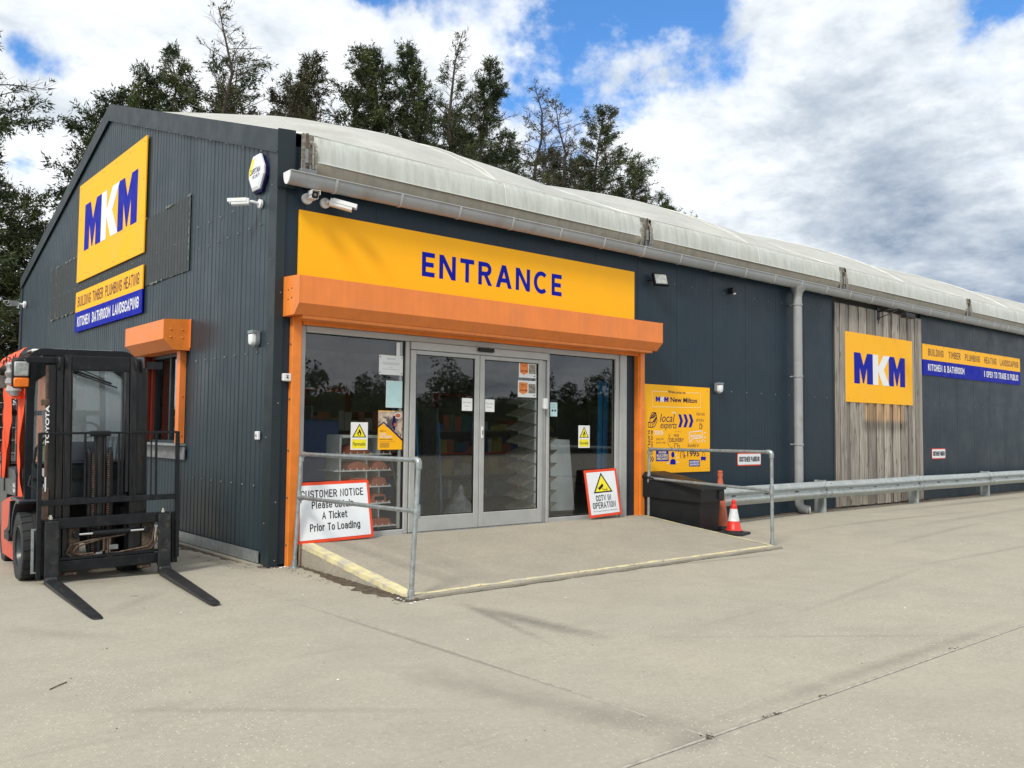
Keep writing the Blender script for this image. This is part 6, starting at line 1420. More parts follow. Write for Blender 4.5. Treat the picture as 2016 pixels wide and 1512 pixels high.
# mast: two nested channel pairs, cross heads, wheels
def chan(x0, x1, y0, y1, z0, z1, open_=1, t=.012):
    mb = MB(); mb.box(x0, x1, y0, y0+t, z0, z1); mb.box(x0, x1, y1-t, y1, z0, z1)
    xw = (x0, x0+t) if open_ > 0 else (x1-t, x1); mb.box(*xw, y0+t, y1-t, z0, z1); return mb
for s_, xs_ in ((1, (-.40, -.335, -.27, -.20)), (-1, (.575, .51, .445, .375))):
    a, b, c, d = xs_
    lo, hi = min(a, b), max(a, b)
    fp(chan(lo, hi, -.33, -.20, .10, 2.25 if s_ > 0 else 2.25, s_), 'outer_channel', 'ftmast')
    lo, hi = min(b, c), max(b, c); fp(chan(lo+.004, hi-.004, -.37, -.25, .12, 2.34, s_), 'middle_channel', 'ftmast')
    lo, hi = min(c, d), max(c, d); fp(chan(lo+.004, hi-.004, -.40, -.28, .14, 2.36, s_), 'inner_channel', 'ftmast')
    for q in (b, c): 
        mb = MB(); xx = q+(.004 if s_ > 0 else -.03); mb.lathe([(0,-.013),(.058,-.013),(.075,-.006),(.075,.006),(.058,.013),(0,.013)], (xx+.015, -.355, 2.265), 20, 'x'); fp(mb, 'chain_wheel', 'ftmast', None, True)
mb = MB(); mb.bbox(-.20, .375, -.40, -.29, 2.20, 2.352, .006); fp(mb, 'cross_head', 'ftblack')
mb = MB(); mb.bbox(-.60, -.27, -.30, -.25, 2.27, 2.335, .006); mb.tube([(-.60,-.31,2.30),(-.60,-.24,2.30)], .02, 8); fp(mb, 'side_bracket', 'ftblack')
mb = MB(); mb.box(.575,.74,-.30,-.26,2.24,2.32); fp(mb, 'side_bracket', 'ftblack')
mb = MB(); mb.bbox(-.47,-.39,-.34,-.29,1.83,1.89,.004); mb.box(-.42,-.385,-.30,-.24,.6,2.25); mb.bbox(-.46,-.385,-.34,-.22,.62,.98,.01); fp(mb, 'tilt_bracket', 'rust')
mb = MB(); mb.box(-.196,-.186,-.39,-.30,.9,2.2); mb.box(.34,.37,-.39,-.30,.9,2.2); fp(mb, 'inner_guide', 'ftmast')
mb = MB(); mb.box(.315,.325,-.36,-.33,.8,2.2)
for k in range(70): mb.box(.298,.314,-.355,-.335,.82+k*.0195,.83+k*.0195)
tag(fp(mb, 'mast_chain', 'ftmast'), kind='stuff')
mb = MB(); mb.box(-.335,.51,-.20,-.18,1.05,1.15); fp(mb, 'mast_crossbar', 'ftblack')
mb = MB(); mb.tube([(.10,-.30,.2),(.10,-.30,1.52)], .048, 16); mb.tube([(.145,-.32,.2),(.145,-.32,1.55)], .018, 8); mb.tube([(.055,-.32,.2),(.055,-.32,1.55)], .018, 8); fp(mb, 'lift_cylinder', 'ftmast', None, True)
mb = MB(); mb.bbox(.0,.20,-.36,-.27,1.50,1.56,.01); fp(mb, 'cylinder_head', 'ftblack')
for sx in (-1, 1):
    mb = MB(); x = .10+sx*.105
    pts = [(x,-.34,.25+k*.06) for k in range(18)]+[(x,-.33,1.33),(x,-.30,1.36),(x,-.27,1.33),(x,-.26,1.1)]
    mb.tube(pts, .024, 8); fp(mb, 'lift_hose', 'black', None, True)
    mb = MB()
    for k in range(44): mb.box(x+sx*-.03-.012, x+sx*-.03+.012, -.372, -.352, .30+k*.0235, .313+k*.0235)
    tag(fp(mb, 'lift_chain', 'rust'), kind='stuff')
# lettering running up the left mast channel
mb = MB(); text(mb, 'TOYOTA', PL((-.432,-.345,1.42),(1,0,0),(0,0,1)), 0, .036, 0, .41, 0, .03, rot=-90); fp(mb, 'lettering', 'white')
mb = MB(); mb.box(-.43,-.418,-.345,-.342,.94,1.09); fp(mb, 'white_strip', 'paper')
mb = MB(); mb.tube([(-.42,-.26,1.50),(-.50,-.24,1.38),(-.515,-.23,1.22),(-.45,-.23,1.10),(-.40,-.25,1.02)], .014, 7); mb.tube([(-.48,-.2,.95),(-.55,-.16,1.0),(-.52,-.1,1.1)], .010, 6); fp(mb, 'mast_hose', 'black', None, True)
# carriage, side shift
CX = .185
mb = MB(); mb.bbox(CX-.60, CX+.60, -.46, -.41, .555, .665, .006); fp(mb, 'carriage_bar', 'ftblack')
mb = MB(); mb.bbox(CX-.56, CX+.56, -.46, -.41, .115, .225, .006); mb.box(CX-.56,CX+.56,-.455,-.40,.235,.262); fp(mb, 'carriage_bar', 'ftblack')
for x in (CX-.60, CX+.56): mb = MB(); mb.box(x, x+.04, -.44, -.36, .12, .66); fp(mb, 'carriage_end', 'ftblack')
for x in (CX-.42, CX+.33): mb = MB(); mb.bbox(x, x+.13, -.40, -.375, .20, .56, .004); fp(mb, 'carriage_plate', 'rust')
mb = MB(); mb.tube([(CX-.17,-.43,.485),(CX+.20,-.43,.485)], .032, 14); mb.bbox(CX-.36,-.28+CX-.02,-.45,-.40,.45,.52,.006); mb.bbox(CX+.34,CX+.40,-.45,-.40,.45,.52,.006); fp(mb, 'shift_cylinder', 'ftblack', None, True)
mb = MB(); mb.tube([(CX-.30,-.43,.485),(CX-.17,-.43,.485)], .014, 10); mb.tube([(CX+.20,-.43,.485),(CX+.35,-.43,.485)], .014, 10); fp(mb, 'shift_rod', 'ftchrome', None, True)
mb = MB(); hs = [[(CX-.05,-.43,.43),(CX-.22,-.43,.41),(CX-.38,-.43,.38),(CX-.42,-.43,.30),(CX-.36,-.43,.25),(CX-.12,-.43,.265),(CX-.06,-.43,.30),(CX-.06,-.43,.42)],
          [(CX+.15,-.43,.45),(CX-.10,-.43,.42),(CX-.32,-.43,.36),(CX-.36,-.43,.30),(CX-.30,-.43,.275),(CX-.16,-.43,.28)],
          [(CX+.0,-.43,.42),(CX+.0,-.43,.27),(CX+.08,-.43,.265),(CX+.38,-.43,.30),(CX+.43,-.43,.36),(CX+.45,-.43,.50)],
          [(CX-.02,-.42,.42),(CX-.02,-.42,.25),(CX+.05,-.42,.243),(CX+.42,-.42,.275),(CX+.47,-.42,.34),(CX+.49,-.42,.50)]]
for h_ in hs: mb.tube(h_, .0105, 7)
fp(mb, 'carriage_hoses', 'rust', None, True)
mb = MB(); mb.bbox(CX-.01, CX+.08, -.45, -.41, .30, .35, .006); mb.tube([(CX-.14,-.445,.272),(CX-.08,-.445,.274)], .014, 8); fp(mb, 'hose_block', 'steel')
mb = MB()
for x in (CX-.45, CX+.28): mb.bbox(x,x+.14,-.44,-.38,.07,.112,.01); mb.tube([(x+.03,-.445,.09),(x+.03,-.452,.09)], .014, 6); mb.tube([(x+.11,-.445,.09),(x+.11,-.452,.09)], .014, 6)
fp(mb, 'carriage_hooks', 'rust')
# load backrest
br = empty('load_backrest', (0,0,0)); br.parent = FL
zt = 1.545
def bar(nm, *b): fp(MB().bbox(*b, .003), nm, 'ftblack', br)
bar('backrest_top', CX-.68, CX+.68, -.475, -.455, zt-.018, zt+.006)
bar('backrest_side', CX-.70, CX-.66, -.48, -.44, .07, zt); bar('backrest_side', CX+.66, CX+.70, -.48, -.44, .16, zt)
for x, w_ in ((-.46,.012),(-.26,.022),(.07,.022),(.40,.014),(.24,.012)):
    bar('backrest_bar', CX+x-w_/2, CX+x+w_/2, -.472, -.458, .86, zt-.018)
bar('backrest_bar', CX+.44, CX+.465, -.472, -.458, .86, zt-.018)
bar('backrest_rail', CX-.66, CX+.66, -.474, -.450, .80, .86)
for x in (-.34, -.03, .20, .40): bar('backrest_lug', CX+x, CX+x+.012, -.482, -.4745, .80, .865)
for x in (-.66, .66): bar('backrest_foot', CX+x-.03, CX+x+.03, -.455, -.405, .10, .66)
mb = MB(); mb.box(CX-.745,CX-.72,-.44,-.43,.14,.56); mb.box(CX-.745,CX-.66,-.44,-.43,.56,.575); mb.box(CX-.745,CX-.66,-.44,-.43,.125,.14); fp(mb, 'side_stay', 'galv', br)
# forks
for x, lx in ((-.385, -.32), (.72, .785)):
    fk = empty('fork', (0,0,0)); fk.parent = FL; xc = x
    mb = MB(); mb.bbox(xc-.062, xc+.068, -.52, -.475, .07, .645, .006); fp(mb, 'fork_shank', 'ftfork', fk)
    w0, w1 = .065, .045; L_ = 2.05; vs = []
    st = [(-.475,.062,.008,.062),(-.52,.062,.004,.064),(-.62,.063,.004,.052),(-1.2,.062,.004,.042),(-1.9,.055,.004,.028),(-2.38,.050,.003,.018),(-2.48,.044,.003,.014),(-2.52,.030,.003,.010)]
    sh_ = (.050 if x > 0 else -.012)
    for y, hw, z0, z1 in st:
      xc = x-sh_*(-.475-y)
      vs += [(xc+.003-hw, y, z0), (xc+.003+hw, y, z0), (xc+.003+hw, y, z1), (xc+.003-hw, y, z1)]
    xc = x
    fs = [(i*4+k, i*4+(k+1) % 4, i*4+4+(k+1) % 4, i*4+4+k) for i in range(len(st)-1) for k in range(4)]+[(0,1,2,3), tuple(len(st)*4-4+k for k in (3,2,1,0))]
    mb = MB(); mb.add(vs, fs); mb.bbox(xc-.064, xc+.07, -.56, -.47, .004, .085, .02); fp(mb, 'fork_blade', 'ftfork', fk)
    for zz in (.60, .08): fp(MB().bbox(xc-.05, xc+.05, -.475, -.40, zz, zz+.06, .006), 'fork_hook', 'ftblack', fk)
    mb = MB(); mb.tube([(xc,-.44,.66),(xc,-.44,.685)], .024, 12); mb.tube([(xc,-.44,.685),(xc,-.44,.705)], .016, 10); fp(mb, 'fork_pin', 'ftchrome', fk, True)
# ================================================================== STACK OF CAGED TANKS BEHIND THE TRUCK
s = empty('caged_tank', (-1.62, 8.0, 1.02), label='black caged liquid tank seen through the left side of the forklift', cat='tank')
mb = MB(); mb.bbox(-.50,.50,-.42,.42,.10,.95,.06); mb.build('tank_body', MT['black'], s)
mb = MB()
for z in (.12,.34,.56,.78,.98): mb.tube([(-.54,-.46,z),(.54,-.46,z)], .010, 5); mb.tube([(.54,-.46,z),(.54,.46,z)], .010, 5); mb.tube([(-.54,-.46,z),(-.54,.46,z)], .010, 5)
for k in range(9): x = -.54+.135*k; mb.tube([(x,-.468,.0),(x,-.468,.98)], .009, 5); mb.tube([(-.545,-.46+.115*k,.0),(-.545,-.46+.115*k,.98)], .009, 5); mb.tube([(.545,-.46+.115*k,.0),(.545,-.46+.115*k,.98)], .009, 5)
mb.build('tank_cage', MT['galv'], s); mb = MB(); mb.box(-.54,.54,-.46,.46,-.02,.09); mb.build('tank_base', MT['steel'], s)
s = empty('wrapped_bale', (-1.62, 8.0, 0), label='pale wrapped bale under the black caged tank behind the forklift', cat='bale')
mb = MB(); vs = []; fs = []
for i in range(13):
    for k in range(20):
        a = 2*math.pi*k/20; v = i/12; sq = 1/max(abs(math.cos(a)), abs(math.sin(a)))**.85; r_ = .50*sq*(.94+.06*math.sin(v*math.pi))+.03*mnoise.noise(Vector((math.cos(a)*3, math.sin(a)*3, v*5)))
        vs.append((r_*math.cos(a), r_*math.sin(a)*.9, .0+.98*v))
for i in range(12):
    for k in range(20): fs.append((i*20+k, i*20+(k+1) % 20, (i+1)*20+(k+1) % 20, (i+1)*20+k))
fs.append(tuple(12*20+k for k in range(20))); mb.add(vs, fs); mb.build('bale_wrap', MT['brick'], s, smooth=True)
# ================================================================== INSIDE THE SHOP
FZ = .25
def xs(px_, y, py_=900): p = at(px_, py_, 1, y); return p[0]
def zs(py_, px_, y): return at(px_, py_, 1, y)[2]
y = .42
s = empty('tile_rack', (0,0,0), label='white display rack of terracotta ridge tiles inside the left window', cat='display rack')
xl, xr, xm_ = xs(670, y), xs(747, y), xs(722, y)
mb = MB()
for xx in (xl, xm_, xr): mb.box(xx-.012, xx+.012, y, y+.35, FZ, zs(858, 700, y))
mb.box(xl, xr, y, y+.36, zs(862,700,y), zs(858,700,y)+.012); mb.box(xl+.012, xr-.012, y+.33, y+.345, FZ+.1, zs(862,700,y)); mb.build('rack_frame', MT['rackw'], s)
sh = [zs(q, 700, y) for q in (893, 925, 957, 990, 1036)]
for i, z in enumerate(sh):
    e_ = .10 if i < 4 else .22
    mb = MB(); mb.box(xl-.16, xr+e_, y-.14, y+.34, z-.012, z)
    for k in range(9): mb.tube([(xl-.12+k*(xr-xl+.2)/8, y-.13, z), (xl-.12+k*(xr-xl+.2)/8, y-.13, z+.025)], .006, 5)
    mb.build('shelf', MT['rackw'], s)
k_ = 0
for i, z in enumerate(sh):
    for (xa, xb) in ((xl+.05, xm_-.02), (xm_+.02, xr+(.06 if i < 4 else .15))):
        if i == 0 and xa > xm_: continue
        t = empty('ridge_tile', (0,0,0)); t['label'] = ['half round','half round','angled','ribbed','long low'][i]+' terracotta ridge tile on shelf %s of the white rack, %s side' % (('one','two','three','four','five')[i], 'left' if xa < xm_ else 'right'); t['category'] = 'roof tile'; t['group'] = 'terracotta tiles on the white rack'
        pts = []; n = 10; w_ = (xb-xa)/2; h_ = .11 if i != 4 else .09; cxm = (xa+xb)/2
        shape = [(math.cos(math.pi*k/n), math.sin(math.pi*k/n)) for k in range(n+1)] if i in (0,1) else [(1,0),(.75,.9),(.3,1),(-.3,1),(-.75,.9),(-1,0)]
        o_ = [(cxm+w_*a, z+.002+h_*b) for a, b in shape]; in_ = [(cxm+w_*a*.88, z+.002+h_*b*.86) for a, b in shape]
        mb = MB(); mb.prism(o_, lambda a,b,c: Vector((a,c,b)), y-.10, y+.26); mb.build('tile_shell', MT['terra'], t)
        if i == 3:
            mb = MB()
            for q in (-.5, 0, .5): mb.tube([(cxm+w_*q*.8, y-.112, z+.055), (cxm+w_*q*.8, y-.104, z+.055)], .028, 12)
            mb.build('tile_hole', MT['black'], t)
def slant(name, label, cat, px0, px1, y0, y1, z1, mt, w_=.06, par=None):
    s = par or empty(name, (0,0,0), label=label, cat=cat); mb = MB(); xa, xb = xs(px0, y0), xs(px1, y1)
    vs = [(xa-w_/2,y0,FZ),(xa+w_/2,y0,FZ),(xa+w_/2,y0+.03,FZ),(xa-w_/2,y0+.03,FZ),(xb-w_/2,y1,z1),(xb+w_/2,y1,z1),(xb+w_/2,y1+.03,z1),(xb-w_/2,y1+.03,z1)]
    mb.add(vs, [(0,3,2,1),(4,5,6,7),(0,1,5,4),(1,2,6,5),(2,3,7,6),(3,0,4,7)]); mb.build('plank', MT[mt], s); return s
slant('blue_profile', 'left one of two tall blue profiles standing inside the right window', 'profile', 1180, 1183, .45, .50, 2.45, 'bluep', .075)
slant('blue_profile', 'right one of two tall blue profiles standing inside the right window', 'profile', 1189, 1195, .45, .50, 2.45, 'bluep', .075)
s = empty('white_panel', (0,0,0), label='tall white panel leaning inside the right window behind the card', cat='panel')
mb = MB(); y0 = .75; A = [(1084,1006),(1131,1004),(1121,866),(1084,864)]; vs = [tuple(at(px_, py_, 1, y0+(.0 if py_ > 900 else .12))) for px_, py_ in A]; vs += [(x, y+.02, z) for x, y, z in vs]
mb.add(vs, [(0,1,2,3),(7,6,5,4),(0,4,5,1),(1,5,6,2),(2,6,7,3),(3,7,4,0)]); mb.build('panel_board', MT['rackw'], s)
s = empty('sample_stand', (0,0,0), label='stand of sloping sample boards inside, behind the right door', cat='display stand')
yy = .65; xa, xb = xs(1028, yy), xs(1098, yy)
mb = MB(); mb.box(xs(1062,yy)-.02, xs(1062,yy)+.02, yy+.1, yy+.5, FZ, 2.5); mb.build('stand_post', MT['rackw'], s)
for i, q in enumerate((790, 815, 842, 868, 894, 920, 948, 975, 1000)):
    z = zs(q, 1040, yy); mb = MB(); mb.add([(xa, yy, z-.07),(xa,yy+.4,z-.02),(xs(1056,yy), yy+.4, z+.10),(xs(1056,yy),yy,z+.04),(xa,yy,z-.055),(xa,yy+.4,z-.005),(xs(1056,yy),yy+.4,z+.115),(xs(1056,yy),yy,z+.055)], [(0,1,2,3),(7,6,5,4),(0,4,5,1),(1,5,6,2),(2,6,7,3),(3,7,4,0)]); mb.build('sample_board', MT['stoneph'], s)
    if i > 2: mb = MB(); mb.add([(xs(1083,yy), yy, z+.01),(xb,yy,z+.06),(xb,yy+.3,z+.06),(xs(1083,yy),yy+.3,z+.0),(xs(1083,yy),yy,z-.04),(xs(1084,yy),yy+.3,z-.04)], [(0,1,2,3),(0,4,5,3),(0,1,4)]); mb.build('sample_board', MT['stoneph'], s)
# dim shelving with stock further back
r_ = random.Random(77)
STK = [pm('stock carton a', (.30,.10,.06), .6), pm('stock carton b', (.05,.09,.22), .6), pm('stock carton c', (.35,.33,.28), .6), pm('stock carton d', (.32,.26,.06), .6), pm('stock carton e', (.05,.14,.13), .6)]
for n_, (x0, x1, y0, wd) in enumerate(((4.6, 7.6, 3.2, 'facing the doors'), (8.3, 11.2, 2.6, 'at the right of the shop'), (2.5, 4.4, 3.9, 'at the back left of the shop'))):
    s = empty('stock_shelf', (0,0,0), label='dim stocked shelving unit '+wd, cat='shelving')
    mb = MB(); mb.box(x0, x0+.04, y0, y0+.45, FZ, 2.0); mb.box(x1-.04, x1, y0, y0+.45, FZ, 2.0); mb.build('shelf_upright', MT['steel'], s)
    for z in (.4, .8, 1.2, 1.6):
        mb = MB(); mb.box(x0+.04, x1-.04, y0, y0+.45, z-.02, z); mb.build('shelf', MT['steel'] if z != 1.2 else MT['signred'], s)
    gm = [MB() for _ in STK]
    for z in (.4, .8, 1.2, 1.6):
        x = x0+.06
        while x < x1-.25:
            w_ = r_.uniform(.06, .26); h = r_.uniform(.1, .33); gm[r_.randrange(5)].box(x, x+w_-.01, y0+.02, y0+.35, z+.001, z+h); x += w_
    for g_, m_ in zip(gm, STK):
        if g_.v: tag(g_.build('stock_boxes', m_, s), kind='stuff')
s = empty('pallet_stack', (0,0,0), label='dark wrapped pallet stack inside at the far left of the window', cat='pallet stack')
mb = MB(); mb.bbox(1.0, 2.1, 2.2, 3.2, .36, 1.75, .03); mb.build('wrapped_goods', STK[1], s)
mb = MB(); [mb.box(1.0,2.1,2.2+k*.42,2.34+k*.42,.25,.36) for k in range(3)]; mb.build('pallet', MT['stoneph'], s)
s = empty('broom_bundle', (0,0,0), label='upright bundle of blue-handled tools inside, behind the left door', cat='tool bundle')
for k in range(8): 
    mb = MB(); x = 3.25+(.0,.07,.10,.30,.36,.39,.75,.80)[k]; mb.tube([(x, 2.2+.03*(k%3), FZ), (x+(-.25,-.15,-.02,-.3,-.12,-.05,.1,.02)[k], 2.4, (1.7,1.95,1.85,2.05,1.9,2.1,1.5,1.75)[k])], (.014,.022,.012,.02,.014,.024,.012,.016)[k], 6); mb.build('tool_handle', MT['bluep'] if k % 3 else MT['greyink'], s)
s = empty('slumped_bag', (0,0,0), label='pale triangular bag slumped on the shop floor behind the left door', cat='bag')
mb = MB(); c = at(905, 985, 1, 1.6); mb.lathe([(0,.50),(.03,.47),(.09,.33),(.20,.15),(.30,.06),(.28,0),(0,0)], (c[0], 1.6, FZ), 16)
mb.v = [(x+.05*mnoise.noise(Vector((x*5,y*5,z*6))), y+.05*mnoise.noise(Vector((x*5,y*4,z*6+3))), z) for x, y, z in mb.v]; mb.build('bag_body', MT['rag'], s, smooth=True)
# ================================================================== OPPOSITE SIDE OF THE YARD (seen mirrored in the glass)
s = empty('palisade_fence', (0, -34, 0), label='dark steel palisade fence across the yard, mirrored in the glass', cat='fence')
mb = MB(); mb.box(-10, 60, -.03, .03, .4, .46); mb.box(-10, 60, -.03, .03, 1.7, 1.76); mb.build('fence_rails', MT['fence'], s)
mb = MB()
for k in range(440): x = -10+.16*k; mb.prism([(x,.05),(x+.07,.05),(x+.07,2.0),(x+.035,2.1),(x,2.0)], lambda a,b,c: Vector((a,c,b)), -.045, -.035)
tag(mb.build('fence_pales', MT['fence'], s), kind='stuff')
# ================================================================== TREES
def tree_mesh(name, mat, V, F, parent):
    me = bpy.data.meshes.new(name); V = np.asarray(V, np.float32).reshape(-1, 3); n = len(V)//3
    me.vertices.add(len(V)); me.vertices.foreach_set('co', V.ravel()); me.loops.add(n*3); me.loops.foreach_set('vertex_index', np.arange(n*3, dtype=np.int32))
    me.polygons.add(n); me.polygons.foreach_set('loop_start', np.arange(0, n*3, 3, dtype=np.int32)); me.update(calc_edges=True); me.materials.append(mat)
    o = bpy.data.objects.new(name, me); COL.objects.link(o); o.parent = parent; return o
def conifer(x, y, H, Rad, seed, label, dens=1.0, bare=.2, zlow=4.0, lean=(0,0), mat='cyp', top_sparse=0, up_=.55, group='row of conifers behind the roof'):
    rg = np.random.default_rng(seed)
    s = empty('conifer_tree', (x, y, 0), label=label, cat='tree', group=group)
    tr = MB(); n = 14; pts = [(lean[0]*(k/n)**2*H+.22*math.sin(k*1.0+seed)+.10*math.sin(k*2.3+seed*2), lean[1]*(k/n)**2*H+.2*math.cos(k*1.1+seed), H*k/n*.985) for k in range(n+1)]
    tr.tube(pts, [max(.015, .024*H*.6*(1-k/n)**.9+.012) for k in range(n+1)], 7)
    P_ = np.array(pts)
    def tp(z): i = min(n-1, int(z/(H*.985)*n)); f = z/(H*.985)*n-i; return P_[i]*(1-f)+P_[i+1]*f
    leaf = []; tw = MB()
    z = zlow; ang = rg.uniform(0, 6.28)
    while z < H*.985:
        t = z/H
        prof = (1-t)**.88*(1.0 if t > .25 else .6+1.6*t)*2.5
        L_ = min(4.2, Rad*prof*rg.choice([.4,.6,.95,1.35])*rg.uniform(.8, 1.15))+.16
        ang += 2.4+rg.uniform(-.7, .7)
        el_ = rg.uniform(.15, .75)*up_*1.6+.10
        isb = rg.random() < bare*(1+.8*(t > .6))
        d = np.array([math.cos(ang)*math.cos(el_), math.sin(ang)*math.cos(el_), math.sin(el_)]); d[0] += .18
        p = tp(z); q = [p]; m_ = max(4, int(L_/.35)); cd = d.copy()
        for k in range(m_):
            cd = cd+np.array([rg.uniform(-.12,.16), rg.uniform(-.12,.12), rg.uniform(-.16,.14)-(.03 if k > m_/2 else -.02)]); cd /= np.linalg.norm(cd); q.append(q[-1]+cd*L_/m_)
        q = np.array(q)
        if L_ > .5: tr.tube([tuple(v) for v in q], [max(.007, .030*(L_/3)*(1-k/m_)+.007) for k in range(m_+1)], 4, cap=False)
        # side twigs
        nt_ = int((8 if isb else 15)*L_/1.2)+5
        for k in range(nt_):
            u = rg.uniform(.12 if not isb else .3, 1.0)**.8; i = min(m_-1, int(u*m_)); f = u*m_-i; b = q[i]*(1-f)+q[i+1]*f
            dd = cd*.75+rg.normal(0, .55, 3); dd[2] += .12; dd /= np.linalg.norm(dd); l_ = rg.uniform(.22, .60)*(1-.45*u)*(1+.25*L_)
            e_ = b+dd*l_
            if isb or rg.random() < .25: tw.tube([tuple(b), tuple((b+e_)/2+rg.normal(0,.03,3)), tuple(e_+rg.normal(0,.05,3))], [.006,.005,.003], 3, cap=False)
            if isb and rg.random() < .80: continue
            if top_sparse and t > top_sparse and rg.random() < .55: continue
            # clump of feathery sprays along the twig
            ns = int(rg.integers(4, 8)*dens*2.1)
            for _ in range(ns):
                v = rg.random(); c = b+(e_-b)*v+rg.normal(0, .055, 3)
                g_ = dd*.8+rg.normal(0, .45, 3); g_ /= np.linalg.norm(g_); sl_ = rg.uniform(.09, .24); sw = np.cross(g_, rg.normal(0, 1, 3)); sw = sw/np.linalg.norm(sw)*rg.uniform(.014, .034)
                leaf.append((c-sw, c+sw, c+g_*sl_))
        z += rg.uniform(.07, .20)*(1-.45*t)*(.8 if dens > .9 else 1.25)
    tr.build('trunk', MT['bark'], s); 
    if tw.v: tag(tw.build('dead_twigs', MT['deadt'], s), kind='stuff')
    tree_mesh('crown', MT[mat], leaf, None, s)
    return s
TR = [ # x, H, radius, density, bare, label bits
 (4.2, 13.4, 1.7, 1.1, .12, 'cyp', 0, 'leftmost low-limbed conifer of the row, its branches reaching past the gable ridge'),
 (5.5, 14.9, 1.9, 1.0, .10, 'cyp', 0, 'dark dense conifer just right of the gable ridge'),
 (6.9, 16.4, 2.0, 1.0, .15, 'cyp', 0, 'twin pointed conifer second right of the gable ridge'),
 (8.5, 18.3, 2.3, .9, .40, 'cyp', .80, 'tallest thin-topped conifer above the left end of the roof'),
 (9.7, 16.9, 1.9, .85, .42, 'cypb', .7, 'half bare browning conifer beside the tallest one'),
 (11.3, 15.8, 2.2, .95, .35, 'cypb', 0, 'low twiggy conifer in the dip of the row'),
 (12.1, 15.2, 1.7, .9, .35, 'cyp', 0, 'short bushy conifer filling the foot of the dip'),
 (12.8, 18.0, 1.8, 1.0, .22, 'cypb', 0, 'brownish conifer with narrow nodding tip right of the dip'),
 (14.4, 18.2, 1.9, 1.0, .15, 'cyp', 0, 'green conifer with a narrow tip, left of the two symmetrical ones'),
 (15.8, 19.0, 1.9, 1.05, .08, 'cyp', 0, 'dense symmetrical spire-shaped conifer near the middle of the row'),
 (17.0, 19.1, 1.7, 1.0, .12, 'cyp', 0, 'slim spire conifer touching the dense one'),
 (18.3, 17.2, 2.1, .9, .3, 'cypb', 0, 'shorter browning conifer left of the wispy topped tree'),
 (21.0, 17.6, 1.9, .95, .25, 'cyp', 0, 'short green conifer between the wispy topped and the dense pointed one'),
 (19.8, 20.8, 2.2, .9, .42, 'cyp', .78, 'wispy topped tall conifer above the middle of the roof'),
 (22.4, 20.3, 2.2, 1.05, .15, 'cyp', 0, 'dense pointed conifer right of the wispy topped one'),
 (24.6, 19.3, 2.2, .85, .38, 'cypb', .7, 'thin conifer with sparse top leaning over the roof'),
 (27.2, 19.4, 2.7, .8, .50, 'cypb', .5, 'thin conifer with a fan of half naked branches'),
]
for i, (x, H, rd_, dn, ba, mt, ts, lb) in enumerate(TR):
    conifer(x, 24+((i*7) % 5-2)*.5, H*1.01, rd_, 100+i, lb, dn, ba, 5.0 if i else 4.0, mat=mt, top_sparse=ts)
for i, (x, H, lb) in enumerate(((10.2, 16.6, 'dark filler conifer in the second row, behind the half bare one'), (13.6, 17.1, 'second row conifer between the two brown and green spires'), (18.9, 17.6, 'second row conifer under the wispy topped tree'), (25.6, 18.2, 'second row conifer under the thin leaning one'), (28.8, 17.9, 'second row conifer under the half naked tree'), (31.6, 18.0, 'second row conifer behind the wind-leaning one'), (35.0, 16.6, 'second row conifer between the last two at the right end'), (23.4, 17.8, 'second row conifer right of the dense pointed one'))):
    conifer(x, 27, H, 2.5, 500+i, lb, 1.0, .18, 6.0, mat='cyp' if i % 2 else 'cypb')
conifer(30.2, 24, 20.0, 3.0, 201, 'wind-leaning conifer with tufted branch ends at the right end of the row', 1.0, .28, 5.0, (.004, 0), 'cyp')
conifer(33.4, 24.5, 17.6, 2.6, 202, 'low spreading conifer past the wind-leaning one', 1.0, .22, 5.0, (.003,0), 'cypb')
conifer(35.6, 24, 15.9, 2.2, 203, 'last small conifer poking above the roof at the right', .95, .2, 5.0, (.002,0), 'cyp')
for i, (x, y, H, rd_, sd_, lb) in enumerate(((-1.1, 22.5, 15.9, 2.9, 301, 'tall dark conifer at the left edge with long layered branches'), (1.5, 23.5, 9.0, 1.6, 302, 'low conifer behind the left eaves of the gable'), (-.5, 25.0, 10.5, 2.0, 303, 'middle conifer filling the gap behind the left edge tree'))):
    conifer(x, y, H, rd_, sd_, lb, 1.15, .18 if i == 0 else .3, 1.0, mat='cyp' if i != 1 else 'cypb', up_=.35, group='conifers left of the gable')
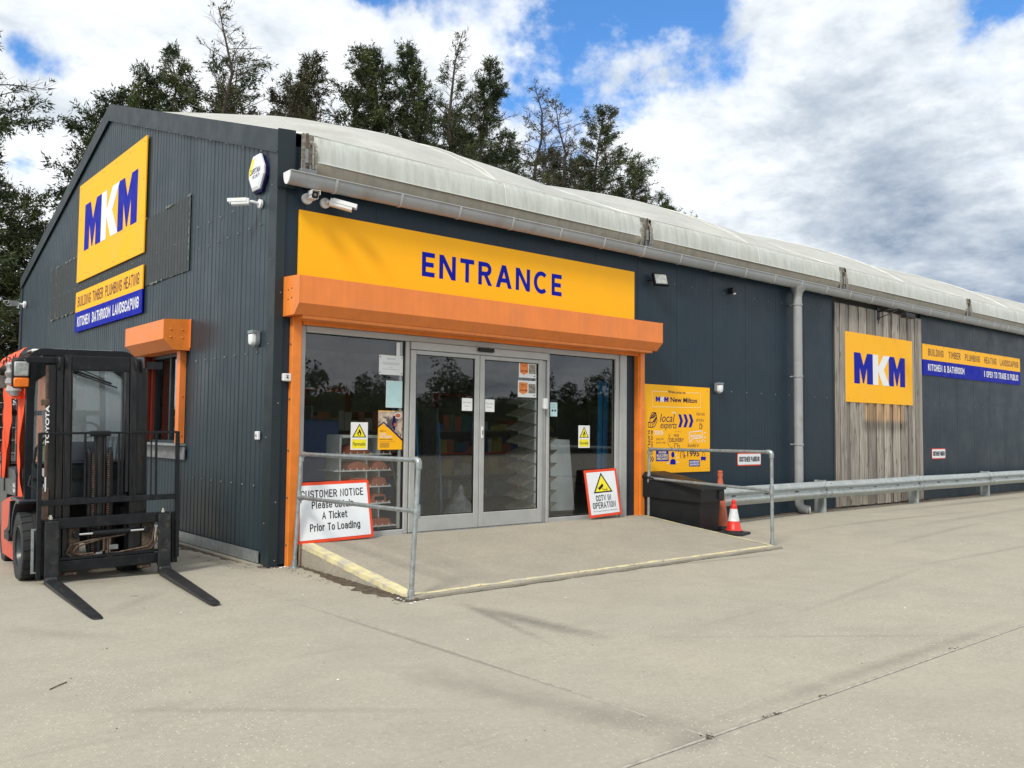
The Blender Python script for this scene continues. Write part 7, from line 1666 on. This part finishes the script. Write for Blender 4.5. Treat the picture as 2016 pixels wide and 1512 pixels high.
def bush(x, y, H, Rad, seed, label):
    rg = np.random.default_rng(seed); s = empty('broadleaf_tree', (x, y, 0), label=label, cat='tree', group='trees across the yard, mirrored in the glass'); leaf = []
    for c in range(46):
        a = rg.uniform(0, 6.28); rr_ = Rad*math.sqrt(rg.random()); h = H*(.04+.90*rg.random()*(1-(rr_/Rad)**2*.5)); c0 = np.array([rr_*math.cos(a), rr_*math.sin(a)*.6, h]); cr_ = rg.uniform(.5, 1.1)
        for k in range(120):
            p = rg.normal(0, 1, 3); p /= np.linalg.norm(p); p = c0+p*cr_*rg.uniform(.6, 1.05); u_ = rg.normal(0, 1, 3); u_ /= np.linalg.norm(u_); w_ = np.cross(u_, rg.normal(0,1,3)); w_ /= np.linalg.norm(w_); leaf.append((p-u_*.11, p+u_*.11, p+w_*.16))
    tree_mesh('crown', MT['bush'], leaf, None, s); tr = MB(); tr.tube([(0,0,0),(.1,0,H*.4),(.0,.1,H*.7)], [.16,.12,.05], 7); tr.build('trunk', MT['bark'], s)
for k in range(17):
    rg_ = random.Random(k+40); x = -6+k*3.9+rg_.uniform(-1,1); H = (7.4, 5.6, 6.6, 5.2, 6.0)[k % 5]+rg_.uniform(-.5,.8)
    bush(x, -42+rg_.uniform(-2,2), H, 2.9, 400+k, 'leafy tree beyond the fence across the yard, mirrored in the entrance glass')
# clipped hedge bank between the trees and the fence across the yard
s = tag(empty('hedge_bank', (25, -37.5, 0), label='long dark hedge bank across the yard, mirrored in the entrance glass', cat='hedge'))
mb = MB(); vs = []; fs = []; n = 90
for k in range(n+1):
    x = -40+80*k/n; h = 3.5+1.0*mnoise.noise(Vector((x*.15, 1, 2)))+.5*mnoise.noise(Vector((x*.8, 5, 2)))
    vs += [(x, -1.4, 0), (x, -1.5, h*.8), (x, -.5, h), (x, .6, h*.95), (x, 1.3, h*.7), (x, 1.4, 0)]
for k in range(n):
    for j in range(5): fs.append((k*6+j, k*6+6+j, k*6+7+j, k*6+1+j))
mb.add(vs, fs); mb.build('hedge_core', MT['bush'], s, smooth=True)
rg = np.random.default_rng(5); N_ = 26000; X = rg.uniform(-40, 40, N_); Hh = np.array([3.5+1.0*mnoise.noise(Vector((x*.15, 1, 2)))+.5*mnoise.noise(Vector((x*.8, 5, 2))) for x in X]); Zz = Hh*rg.uniform(.15, 1.08, N_); Y = rg.uniform(1.2, 1.7, N_)-(Zz/Hh)**3*1.2
C_ = np.stack([X, Y, Zz], 1); A_ = rg.normal(0, .10, (N_, 3)); B_ = rg.normal(0, .10, (N_, 3)); tree_mesh('hedge_leaves', MT['bush'], np.stack([C_-A_, C_+A_, C_+B_], 1), None, s)['kind'] = 'stuff'
